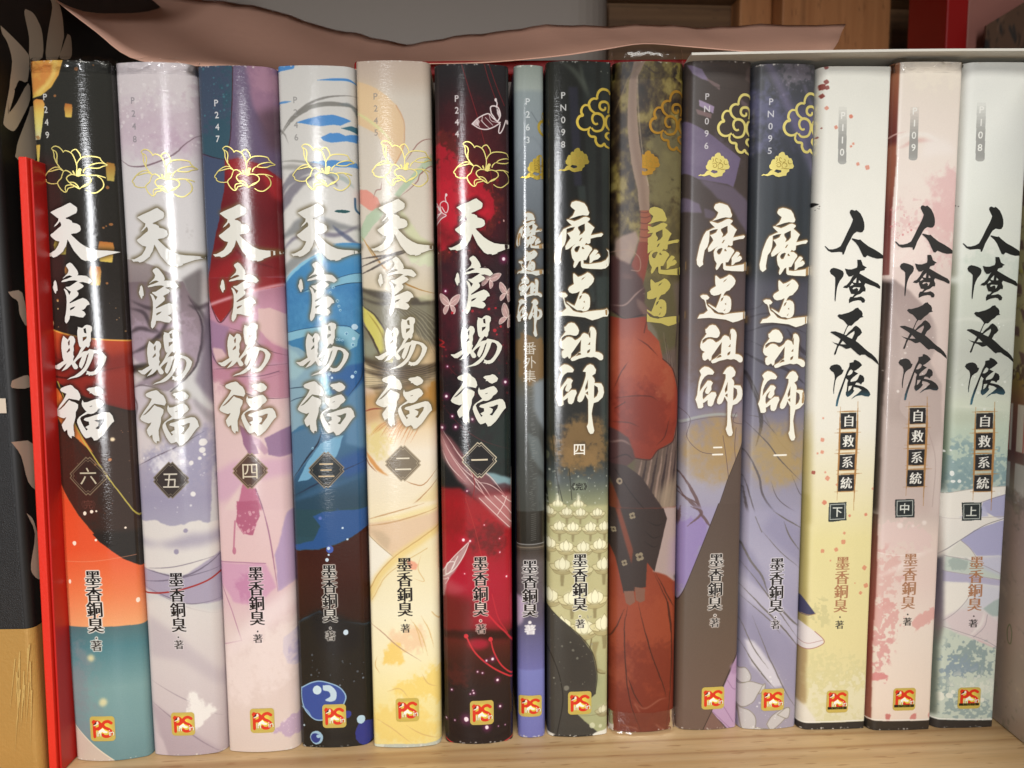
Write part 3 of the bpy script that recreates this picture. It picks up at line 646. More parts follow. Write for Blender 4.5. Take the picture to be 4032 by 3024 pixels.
def art_rose(p):                         # volume four
    p.F('A3').grad([(80, (112, 94, 124)), (700, (96, 80, 108)), (1659, (112, 34, 38))])
    p.poly([(390, 60), (610, 60), (620, 480), (540, 520), (440, 360)], (152, 112, 138), .95, 5, 4)
    p.blot([(430, 100), (590, 120), (590, 260), (460, 250)], (176, 132, 152), .6, -.05, .4, 20)
    p.poly([(460, 400), (620, 340), (640, 620), (540, 660)], (92, 68, 80), .9, 12, 6)
    p.poly([(30, 60), (302, 60), (302, 180), (292, 500), (272, 640), (240, 716), (90, 664), (30, 640)], (54, 84, 100), 1, .8, 3)
    p.blot([(30, 60), (300, 60), (290, 400), (60, 600)], (74, 76, 102), .6, .06, .2, 30)
    p.spray(60, 60, 295, 70, 420, 2, 11, (74, 140, 150), .7, 21, .8)
    p.line([(303, 60), (302, 180), (292, 500), (272, 640), (250, 712)], 7, (70, 42, 52), .9, .5, rough=2)
    p.line([(80, 660), (160, 690), (250, 714)], 7, (52, 40, 56), .9, .5, rough=2)
    p.poly([(60, 668), (160, 694), (250, 718), (246, 900), (212, 1100), (160, 1340), (130, 1490), (60, 1490)], (68, 80, 108), 1, .8, 3)
    p.poly([(250, 714), (340, 700), (480, 745), (620, 840), (690, 1340), (690, 1659), (110, 1659), (132, 1480), (160, 1340), (214, 1090), (246, 890)], [(700, (134, 34, 40)), (1100, (100, 28, 34)), (1400, (120, 32, 36)), (1659, (140, 36, 38))], 1, .9, 3)
    p.poly([(460, 760), (620, 840), (650, 1020), (560, 960)], (164, 40, 46), .9, 6, 3)
    p.poly([(260, 720), (350, 705), (470, 750), (430, 850), (280, 830)], (158, 36, 42), .9, 8, 4)
    p.poly([(120, 1460), (300, 1360), (420, 1320), (300, 1500), (160, 1600)], (156, 36, 40), .8, 12, 4)
    p.line(PT("300,1290 420,1380 600,1440"), 8, (70, 20, 26), .7, 2, 2)
    p.poly([(540, 1520), (690, 1480), (690, 1659), (560, 1659)], (186, 130, 152), .8, 8)
    p.F('B3').cxf = 0
    p.poly([(0, 0), (600, 0), (620, 1659), (0, 1659)], [(0, (158, 104, 124)), (200, (190, 134, 156)), (560, (184, 132, 154)), (700, (206, 164, 172)), (900, (216, 186, 184)), (1659, (218, 184, 188))], 1, .8)
    p.poly([(20, 0), (560, 0), (540, 60), (300, 108), (232, 182), (140, 294), (90, 232), (40, 100)], [(0, (138, 34, 38)), (290, (160, 44, 42))], 1, .9, 3)
    p.line(PT("40,100 90,232 140,294 232,182 300,108"), 7, (72, 26, 34), .8, .8)
    p.line(PT("20,190 180,140 360,90 580,40"), 16, (232, 186, 196), .8, 3)
    p.poly([(40, 270), (200, 330), (190, 480), (130, 580), (50, 500)], (152, 116, 148), .9, 3, 5)
    p.poly([(390, 205), (470, 204), (600, 270), (620, 500), (480, 440), (380, 330)], (212, 176, 172), .95, 1.5, 4)
    p.poly([(80, 460), (150, 470), (220, 560), (110, 560)], (216, 178, 178), .9, 2, 4)
    p.poly([(430, 400), (540, 470), (560, 570), (420, 540)], (188, 122, 144), .7, 6)
    for q in ("200,330 330,380 430,470 560,520", "50,430 110,560 190,590", "60,602 300,590 560,575", "300,660 420,664 560,630", "80,680 250,740 420,790 600,800", "460,640 540,625", "330,655 400,662 340,668"):
        p.line(PT(q), 7, (84, 52, 74), .75, .5, 2, 2)
    p.poly([(50, 604), (560, 580), (600, 800), (440, 790), (250, 724), (60, 682)], (184, 124, 144), .85, 2, 3)
    p.line(PT("230,650 400,648 520,620"), 5, (84, 52, 74), .7, .5)
    p.blot([(60, 700), (200, 740), (140, 900), (60, 900)], (224, 190, 190), .8, -.1, .3, 16)
    p.poly([(262, 960), (336, 1006), (392, 1150), (330, 1165), (296, 1090)], (146, 98, 130), .95, 1.2, 3)
    p.poly([(330, 1020), (400, 1060), (460, 1140), (430, 1160), (370, 1100)], (180, 136, 160), .8, 2, 3)
    p.poly([(428, 1050), (600, 980), (610, 1170), (520, 1178), (452, 1160)], (146, 112, 148), .95, 1.5, 5)
    p.poly([(60, 1290), (240, 1200), (420, 1190), (610, 1180), (610, 1290), (420, 1320), (330, 1330), (180, 1450), (80, 1480)], (204, 160, 184), .8, 8, 6)
    p.poly([(160, 1500), (290, 1330), (240, 1480), (210, 1659), (160, 1659)], (222, 196, 192), .9, 4, 3)
    p.poly([(290, 1336), (372, 1376), (420, 1540), (404, 1659), (226, 1659), (250, 1500)], (188, 106, 136), .95, 1.2, 6)
    p.spray(40, 240, 400, 1480, 1659, 3, 12, (224, 180, 188), .8, 33)
    p.line(PT("372,1376 410,1480 460,1659"), 8, (140, 90, 122), .8, .8)
    p.F('C3')
    p.poly([(0, 20), (600, 20), (600, 1560), (60, 1560)], [(0, (220, 188, 190)), (340, (220, 186, 186)), (600, (214, 180, 186)), (800, (218, 197, 194)), (1560, (218, 200, 190))], 1, 3)
    p.poly([(162, -40), (300, -40), (316, 60), (272, 180), (206, 172), (158, 92)], (178, 92, 122), .95, 1, 6)
    p.spray(26, 170, 300, 30, 180, 4, 13, (220, 168, 180), .8, 35)
    p.line(PT("152,90 146,200 142,290"), 12, (190, 116, 140), .9, .8)
    p.dots([(146, 280, 13, 1.8)], (190, 116, 140), .9)
    p.poly([(480, 50), (540, 20), (560, 480), (432, 545), (408, 320)], (172, 146, 186), .9, 2, 5)
    p.line(PT("328,-20 380,200 430,545"), 9, (158, 106, 136), .9, .8, 2)
    p.poly([(30, 352), (352, 362), (420, 520), (300, 622), (140, 606), (50, 470)], (204, 150, 180), .9, 3, 4)
    p.blot([(180, 420), (280, 470), (260, 590), (150, 560)], (190, 122, 162), .7, -.05, .3, 14)
    p.line(PT("30,352 200,352 352,362"), 7, (168, 112, 144), .8, .6, cv=False)
    p.line(PT("50,470 130,660 196,846"), 7, (176, 122, 150), .8, .6, cv=False)
    p.line(PT("196,846 60,880"), 7, (176, 122, 150), .8, .6, cv=False)
    p.poly([(330, 640), (540, 500), (540, 640), (380, 760), (120, 960), (90, 1000), (80, 900)], (232, 214, 214), .8, 14)
    p.poly([(470, 840), (560, 780), (560, 1030), (490, 1000), (462, 930)], (164, 154, 200), .95, 1.5, 4)
    p.blot([(90, 1000), (540, 700), (540, 1050), (120, 1250)], (232, 216, 212), .7, -.1, .5, 30)
    p.blot([(380, 1430), (480, 1340), (570, 1310), (570, 1450)], (190, 162, 192), .9, -.05, .12, 8)
    p.spray(20, 400, 540, 1340, 1450, 3, 8, (222, 200, 214), .7, 8)


def art_wave(p):                         # volume three
    p.F('A3').grad([(80, (206, 204, 200)), (1300, (204, 202, 198)), (1659, (80, 140, 186))])
    B = (78, 140, 206)
    p.poly([(560, 110), (590, 62), (715, 50), (700, 92), (600, 104)], B, 1, .7, 2)
    p.line(PT("860,173 960,168 1060,168 1120,190"), 15, B, 1, .6, 2, 2)
    p.line(PT("560,316 620,312 680,308"), 13, B, .9, .6, 2, 2)
    p.poly(PT("716,452 800,424 880,408 960,404 1030,418 1078,436 1010,474 960,470 880,478 820,468"), B, 1, .7, 3)
    p.poly(PT("884,552 940,522 1000,520 1040,540 1120,520 1110,580 1040,575 950,588 900,574"), B, 1, .7, 3)
    p.poly(PT("1010,490 1080,470 1130,480 1130,520 1050,500"), (62, 110, 130), 1, .7, 3)
    p.poly(PT("796,712 900,700 1000,706 1110,712 1120,745 1000,750 860,740"), B, .95, .7, 3)
    G = (134, 131, 126)
    p.line(PT("610,510 680,420 800,330 930,284 1120,268"), 15, G, .95, .8, 2, 3)
    p.line(PT("610,520 700,420 800,356 920,330 1050,336 1120,352"), 28, (126, 124, 118), .9, 1, 2, 5)
    p.line(PT("1000,330 1080,340 1120,420"), 22, (120, 128, 130), .8, 1.5, 2, 4)
    p.line(PT("600,490 640,530 668,590"), 14, G, .8, .8, 1, 3)
    p.line(PT("600,700 700,700 800,716 900,740"), 15, (158, 156, 150), .9, 1, 2, 3)
    p.line(PT("600,740 700,740 800,760"), 32, (150, 148, 144), .8, 3, 2, 4)
    p.line(PT("600,960 640,860 720,790 830,750 930,790 990,870"), 58, (124, 122, 132), .85, 2, 2, 6)
    p.line(PT("600,1040 640,960 740,850 850,800"), 60, (118, 114, 126), .85, 3, 2, 6)
    p.line(PT("890,800 960,790 1040,830 1090,880"), 30, (160, 172, 168), .8, 2, 2, 5)
    p.poly(PT("600,1160 640,1060 720,960 830,890 950,880 1120,900 1130,1180 940,1130 800,1060 700,1110"), (208, 206, 202), .95, 6, 4)
    p.line(PT("600,1210 700,1150 820,1080 960,1130 1130,1150"), 70, (128, 130, 132), .85, 4, 2, 8)
    p.line(PT("600,1300 720,1200 860,1180 1000,1190 1130,1120"), 30, (94, 88, 110), .7, 3, 2, 6)
    p.line(PT("960,1130 1040,1200 1130,1260"), 26, (84, 92, 120), .8, 2, 2, 5)
    p.dots([(1018, 1036, 50, .22)], (46, 86, 90), 1)
    p.line(PT("1100,950 1104,1020 1130,1050"), 12, (44, 86, 120), .9, .8)
    p.poly(PT("590,1659 596,1560 650,1460 740,1380 860,1310 980,1256 1180,1240 1200,1659"), [(1240, (92, 150, 190)), (1400, (66, 134, 186)), (1659, (58, 118, 172))], 1, 1.2, 4)
    p.line(PT("590,1480 660,1400 760,1330 900,1270"), 60, (116, 120, 122), .7, 4, 2, 6)
    p.line(PT("600,1540 680,1440 770,1370 860,1320"), 20, (136, 194, 220), .9, 1.2, 2, 3)
    p.line(PT("960,1250 1060,1250 1150,1250"), 14, (70, 136, 190), .9, 1, 2, 3)
    p.poly(PT("590,1620 760,1560 920,1500 1060,1456 1180,1440 1180,1500 1040,1510 900,1550 760,1610 590,1680"), (128, 182, 204), .9, .8, 4)
    p.line(PT("590,1680 760,1612 900,1552 1040,1512 1180,1502"), 5, (40, 66, 92), .9, .4, rough=2)
    p.line(PT("590,1600 760,1556 920,1498 1060,1452 1180,1436"), 4, (40, 66, 92), .7, .4, rough=2)
    p.F('B3')
    p.poly([(500, 90), (1130, 20), (1150, 1659), (500, 1659)], [(60, (62, 124, 178)), (400, (60, 122, 168)), (700, (70, 128, 164)), (1000, (66, 110, 146)), (1250, (52, 90, 124)), (1420, (44, 72, 92)), (1659, (42, 68, 86))], 1, 1)
    p.blot([(560, 100), (1050, 60), (1050, 280), (560, 300)], (76, 142, 190), .7, 0, .5, 40)
    p.poly(PT("555,335 700,306 880,290 980,300 1040,350 1030,430 960,470 940,380 860,350 700,356 555,395"), (132, 184, 204), .9, .8, 4)
    p.line(PT("555,335 700,306 880,290 980,300 1040,350"), 4, (36, 66, 96), .8, .4, rough=2)
    p.poly(PT("560,405 660,440 760,520 820,600 850,760 760,860 680,930 560,1000"), (134, 166, 182), .95, 1.2, 5)
    p.poly(PT("560,420 640,470 700,560 620,640 570,640"), (150, 184, 192), .9, 4, 5)
    p.poly(PT("820,590 940,560 1080,540 1080,660 980,760 870,740 830,680"), (46, 92, 152), .95, 3, 5)
    p.poly(PT("790,640 840,600 860,700 870,760 820,740"), (66, 160, 190), .9, 3, 5)
    p.poly(PT("790,360 900,350 960,400 980,520 900,590 820,520"), (44, 96, 120), .8, 8, 5)
    p.poly(PT("980,760 1080,650 1090,1100 960,1060 950,880"), (88, 130, 166), .9, 4, 6)
    p.poly(PT("570,1000 700,960 790,980 770,1090 640,1240 590,1300"), (84, 120, 150), .9, 2, 5)
    p.poly(PT("640,1300 700,1180 790,1060 900,1010 940,1010 900,1140 800,1220 700,1290"), (112, 168, 202), .95, 1, 4)
    p.poly(PT("900,1160 1080,1090 1090,1240 960,1280"), (48, 84, 148), .8, 8, 5)
    p.line(PT("560,700 640,690 760,680"), 6, (40, 56, 74), .8, .6, 2)
    p.line(PT("570,790 640,760 760,740"), 6, (40, 56, 74), .7, .6, 2)
    p.line(PT("1060,560 1050,650 960,770"), 7, (34, 60, 90), .8, .6, 2)
    p.line(PT("600,1290 700,1150 770,1060 800,980"), 11, (38, 40, 54), .85, .8, 2, 2)
    p.line(PT("600,1400 740,1330 900,1250 1080,1180"), 10, (42, 48, 70), .8, .8, 2, 2)
    p.line(PT("600,1430 800,1350 1080,1270"), 40, (60, 100, 138), .6, 4, 2)
    p.poly(PT("736,1520 800,1505 900,1486 1100,1540 1100,1670 800,1670 790,1590"), (42, 78, 146), .95, 1, 6)
    for x, y, r in ((878, 42, 10), (906, 130, 11), (914, 165, 9), (922, 192, 8), (796, 245, 11), (860, 75, 8), (962, 345, 12), (716, 338, 10), (1004, 420, 13), (900, 380, 10), (918, 384, 9), (936, 388, 8), (850, 605, 10), (1020, 600, 9), (740, 1085, 8)):
        p.dots([(x, y, r)], (168, 206, 222), .9)
        p.dots([(x + 1, y + 1, r * .62)], (70, 128, 170), .9)
    p.dots([(1014, 302, 20), (1008, 380, 11), (1000, 628, 12), (936, 1607, 9), (868, 630, 8)], (186, 212, 230), .95)
    p.dots([(788, 1540, 11)], (96, 110, 186), .9, 1)
    p.F('C3')
    p.poly([(500, -10), (1060, -10), (1060, 210), (700, 250), (500, 260)], (44, 74, 84), .95, 2)
    p.poly(PT("660,30 720,6 1060,-10 1060,110 990,130 880,190 700,242 500,252 500,224 660,186 706,100"), (44, 84, 146), .95, 1, 4)
    p.poly(PT("500,256 700,246 880,194 1000,120 1080,80 1080,760 800,700 700,640 600,690 500,760"), [(100, (64, 28, 20)), (400, (66, 30, 22)), (700, (48, 24, 20))], 1, 1, 4)
    p.poly([(500, 740), (600, 690), (690, 640), (760, 660), (850, 700), (1080, 760), (1090, 1560), (520, 1560)], (30, 29, 28), 1, 6, 6)
    p.poly(PT("640,660 740,630 860,690 960,760 960,880 800,920 680,840"), (22, 23, 28), .9, 10, 6)
    p.dots([(768, 246, 26)], (66, 92, 180), 1)
    p.dots([(760, 240, 11), (761, 282, 7), (750, 314, 12), (872, 785, 18), (884, 188, 7), (852, 112, 7)], (196, 216, 232), 1)
    p.dots([(706, 46, 11)], (100, 120, 200), .9, 1)
    p.spray(26, 610, 1000, 910, 1150, 3, 8, (120, 134, 150), .8, 4)
    ring = PT("575,1140 650,1102 720,1094 820,1128 868,1186 858,1240 800,1322 720,1342 660,1336 600,1280 578,1210")
    p.poly(ring, (52, 78, 158), 1, .8, 2, 1)
    p.line(ring + ring[:1], 8, (146, 186, 218), 1, .5, rough=1.5)
    p.dots([(682, 1152, 30, .95)], (196, 220, 232), 1)
    p.poly(PT("720,1120 770,1120 808,1160 806,1210 770,1224 736,1214 770,1190 760,1160 724,1150"), (186, 210, 226), 1, .6, 1, 1)
    p.line(PT("580,1260 620,1290 640,1320"), 8, (140, 176, 206), .9, .6)
    p.dots([(678, 1455, 42, 1.05)], (152, 188, 214), 1)
    p.dots([(672, 1458, 31, 1.0)], (46, 60, 140), 1)
    p.dots([(690, 1446, 14, .8)], (160, 196, 220), 1)
    p.dots([(880, 1310, 26)], (48, 58, 148), 1)
    p.dots([(1000, 1440, 70, 1.1)], (46, 54, 138), 1)
    p.dots([(970, 1352, 28)], (176, 208, 226), 1)
    p.dots([(594, 1380, 7)], (170, 190, 200), 1)
    p.poly(PT("560,1520 640,1526 630,1545 560,1545"), (180, 182, 172), .9, 1)


def art_gold(p):                         # volume two
    p.F('A5').grad([(80, (190, 170, 154)), (190, (196, 178, 160)), (300, (206, 196, 182)), (1300, (208, 198, 182)), (1659, (204, 186, 148))])
    p.poly(PT("0,180 50,206 140,240 230,296 310,376 356,460 368,540 350,690 300,770 180,560 0,470"), (222, 186, 140), .85, 1.2, 3)
    p.poly(PT("0,200 120,250 220,320 290,420 300,540 200,540 0,420"), (226, 196, 150), .6, 20)
    p.line(PT("310,376 356,460 368,540 356,660 300,770"), 7, (204, 152, 108), .8, .8, rough=1.5)
    p.line(PT("20,405 110,460 210,540 300,640"), 18, (214, 212, 150), .9, 2, 2)
    p.poly(PT("30,960 60,930 120,938 190,988 210,1050 190,1090 120,1060 60,1020"), (224, 142, 126), .9, 1, 4)
    L = (172, 192, 162)
    p.poly(PT("300,970 390,860 470,770 560,660 570,740 440,860 330,990"), L, .9, 1, 4)
    p.poly(PT("50,1230 110,1110 170,1060 240,1036 224,1100 160,1170 80,1280"), L, .95, 1, 4)
    p.poly(PT("340,1060 400,1150 470,1240 570,1300 480,1310 380,1240 320,1150"), (200, 204, 160), .8, 3, 4)
    p.blot([(350, 1360), (560, 1330), (560, 1420), (470, 1450)], (206, 216, 178), .8, 0, .3, 10)
    for q in ("160,990 180,940 210,930 215,880", "340,980 400,930 450,880 470,830 540,770 580,770", "370,750 430,660 480,610 570,575", "460,840 490,810 480,780"):
        p.line(PT(q), 7, (150, 104, 96), .85, .5, 2, 2)
    p.line(PT("70,1240 150,1340 220,1440 330,1530 450,1590 570,1620"), 11, (168, 118, 52), .9, .6, 2, 3)
    p.line(PT("90,1250 130,1330 190,1420"), 7, (196, 146, 70), .8, .6, 2, 2)
    for q in ("60,1392 180,1376 330,1360 420,1320", "60,1450 180,1400 320,1350 400,1330", "60,1500 200,1430 340,1360"):
        p.line(PT(q), 13, (76, 66, 60), .9, .8, 2, 2)
    p.F('B5')
    p.poly(PT("30,80 160,110 300,130 560,180 570,640 400,640 200,620 30,560"), (124, 119, 98), 1, 3, 6)
    p.poly(PT("400,380 560,500 570,620 430,620 300,560 380,520"), (206, 176, 132), .9, 6, 5)
    p.poly(PT("30,420 130,440 180,540 60,530"), (140, 142, 120), .9, 5)
    for i in range(22):
        x = 260 + i * 16
        p.line([(x - 160, 150 + i * 3), (x, 210 + i * 6), (x + 130, 330 + i * 12), (x + 200, 520)], 7, (86, 78, 66) if i % 3 else (150, 142, 116), .55, .8, 2, 3)
    p.poly(PT("60,205 150,276 220,376 282,500 262,590 200,560 130,410 70,310"), (206, 196, 92), .95, 1, 3)
    p.line(PT("60,200 160,280 230,390 290,520"), 11, (70, 58, 46), .9, .8, 2, 2)
    p.line(PT("50,310 120,400 190,540 240,600"), 13, (70, 58, 46), .9, .8, 2, 2)
    p.line(PT("100,250 180,360 240,500"), 9, (150, 128, 50), .8, 1, 2)
    for q, ww in (("30,90 150,130 300,160 450,180 580,176", 46), ("30,140 160,190 330,190 560,200", 20)):
        p.line(PT(q), ww, (78, 70, 60), .9, 3, 2, 5)
    p.poly(PT("430,150 520,130 540,170 450,180"), (190, 188, 150), .7, 3, 4)
    for q, ww in (("30,540 150,590 300,620 450,620 580,590", 70), ("40,620 200,660 400,670 580,620", 40), ("60,750 200,740 380,720 580,640", 34), ("60,790 300,760 580,680", 16)):
        p.line(PT(q), ww, (78, 65, 50), .9, 4, 2, 6)
    for i in range(14):
        p.line([(40, 560 + i * 16), (250, 625 + i * 8), (420, 620 + i * 6), (580, 560 + i * 10)], 6, (52, 42, 34) if i % 2 else (136, 112, 84), .6, .7, 2, 3)
    p.poly(PT("60,740 140,760 170,820 90,900 60,900"), (216, 190, 168), .9, 3, 4)
    p.poly(PT("50,800 250,760 560,700 580,1659 60,1659"), [(700, (168, 126, 78)), (800, (188, 142, 86)), (920, (212, 172, 116)), (1020, (232, 208, 172)), (1160, (238, 226, 206)), (1659, (236, 222, 186))], .92, 12, 6)
    p.blot([(420, 760), (560, 720), (560, 900), (430, 900)], (176, 120, 44), .7, 0, .2, 14)
    p.blot([(90, 980), (240, 1000), (220, 1200), (100, 1180)], (224, 204, 130), .8, -.1, .4, 18)
    p.poly(PT("90,860 150,870 200,920 90,980"), (196, 150, 110), .7, 8)
    p.line(PT("60,905 140,880 220,880"), 9, (140, 60, 44), .8, .8, 2, 2)
    for i in range(16):
        x = 110 + i * 15
        p.line([(x, 1060 - (i % 5) * 8), (x + 60, 990 - i * 2), (x + 130, 950 - i * 3)], 6, (196, 118, 62) if i % 2 else (214, 166, 96), .75, .6, 2, 2)
    for i in range(8):
        p.line([(230 + i * 22, 1080 + (i % 3) * 18), (270 + i * 24, 1000), (320 + i * 26, 950 - i * 8)], 6, (206, 128, 76), .6, .6, 2, 2)
    p.line(PT("90,1160 130,1220 170,1270 230,1310"), 26, (214, 144, 74), .9, 2, 2, 4)
    p.line(PT("80,1180 110,1240 160,1290"), 8, (150, 86, 48), .8, .6, 2)
    p.line(PT("350,1345 400,1366 470,1370 560,1270"), 7, (176, 122, 76), .85, .5, 2, 2)
    p.poly(PT("100,1600 260,1560 430,1470 580,1330 580,1659 100,1659"), (230, 208, 150), .8, 8, 5)
    p.line(PT("90,1636 250,1570 420,1480 580,1320"), 9, (178, 128, 84), .85, .6, 2, 2)
    p.line(PT("90,1650 300,1600 580,1500"), 9, (188, 140, 96), .85, .6, 2, 2)
    p.F('C5')
    p.poly([(20, -10), (560, -10), (560, 1600), (60, 1600)], [(0, (236, 222, 190)), (300, (234, 220, 176)), (700, (238, 230, 196)), (1000, (240, 230, 184)), (1300, (238, 222, 150)), (1600, (236, 218, 140))], 1, 4)
    p.poly(PT("30,140 200,100 560,40 560,150 420,220 300,280 220,336 130,260 50,200"), (222, 190, 156), .9, 3, 4)
    p.poly(PT("30,120 300,60 560,-10 560,40 300,100"), (234, 214, 150), .8, 5)
    p.poly(PT("60,170 150,180 200,230 180,300 130,250"), (196, 172, 140), .7, 5, 5)
    p.line(PT("40,150 250,110 560,20"), 8, (190, 144, 96), .8, .7, 2, 2)
    p.line(PT("40,110 200,60 420,0"), 9, (190, 144, 96), .8, .7, 2, 2)
    p.poly(PT("40,200 130,270 225,344 150,420 60,540"), (236, 230, 214), .95, 1, 2)
    p.line(PT("50,200 130,270 225,344"), 6, (176, 150, 120), .8, .5)
    p.line(PT("60,610 120,480 230,356 380,250 560,140"), 54, (232, 204, 128), .9, 6, rough=4)
    p.line(PT("60,560 130,440 240,330 390,230 560,120"), 7, (198, 158, 92), .85, .6, rough=2)
    p.line(PT("80,620 160,480 280,380 440,290"), 6, (206, 170, 104), .7, .6, rough=2)
    p.blot([(320, 360), (380, 380), (370, 430), (320, 420)], (236, 150, 120), .8, 0, .2, 5)
    p.line(PT("400,330 380,420 420,500 350,480"), 6, (216, 176, 110), .7, .6, 2)
    p.blot([(200, 830), (400, 790), (430, 940), (300, 960)], (238, 202, 160), .9, 0, .4, 14)
    p.blot([(120, 920), (260, 900), (300, 990), (180, 1040)], (240, 204, 106), .95, -.02, .25, 12)
    p.blot([(240, 1170), (520, 1050), (530, 1260), (300, 1260)], (240, 210, 110), .9, -.05, .3, 20)
    p.blot([(80, 1320), (300, 1280), (520, 1400), (520, 1520), (100, 1520)], (238, 208, 110), .8, 0, .4, 24)
    p.line(PT("50,760 150,830 260,920 400,1010"), 8, (182, 136, 110), .8, .6, 2, 2)
    for q in ("330,740 400,840 440,980", "400,720 450,820 480,930", "350,760 380,830 410,960", "110,980 100,1040 130,1090", "180,1200 260,1180 320,1240", "400,1090 440,1150 500,1180", "90,1370 220,1440 340,1530", "300,1410 400,1470 520,1510", "470,700 520,760"):
        p.line(PT(q), 7, (214, 172, 104), .7, .7, 2, 2)
    p.poly(PT("60,1545 250,1530 430,1532 560,1516 560,1620 60,1620"), (184, 192, 182), .95, 1)
    p.poly(PT("60,1545 160,1538 140,1580 60,1580"), (216, 222, 200), .9, 1)


def butterfly(p, x, y, s_, col, a=.9, flip=1, rot=0.0, lines=None):
    def tr(q):
        o = []
        for px, py in PT(q):
            px *= flip
            c, sn = math.cos(rot), math.sin(rot)
            o.append((x + s_ * (px * c - py * sn), y + s_ * (px * sn + py * c)))
        return o
    for q in ("0,0 -10,-30 -40,-62 -66,-70 -62,-30 -40,0 -16,10", "-4,6 -30,14 -44,40 -34,66 -14,40", "0,0 10,-34 44,-60 68,-62 60,-24 36,4 12,10", "4,8 28,16 38,40 28,64 12,36"):
        t = tr(q)
        p.poly(t, col, a, .7, 1.5)
        p.line(t + t[:1], 3.5 * s_ + 2, lines or (238, 214, 206), .8, .4)
    for q in ("-2,-10 -20,-50", "2,-10 22,-48", "0,0 -44,-40", "0,0 46,-36"):
        p.line(tr(q), 3, lines or (240, 220, 212), .7, .4)


def spark(p, x, y, r, g=(170, 40, 110)):
    p.dots([(x, y, r * 2.4)], g, .55, r * .5)
    p.dots([(x, y, r)], (246, 226, 236), 1, .8)


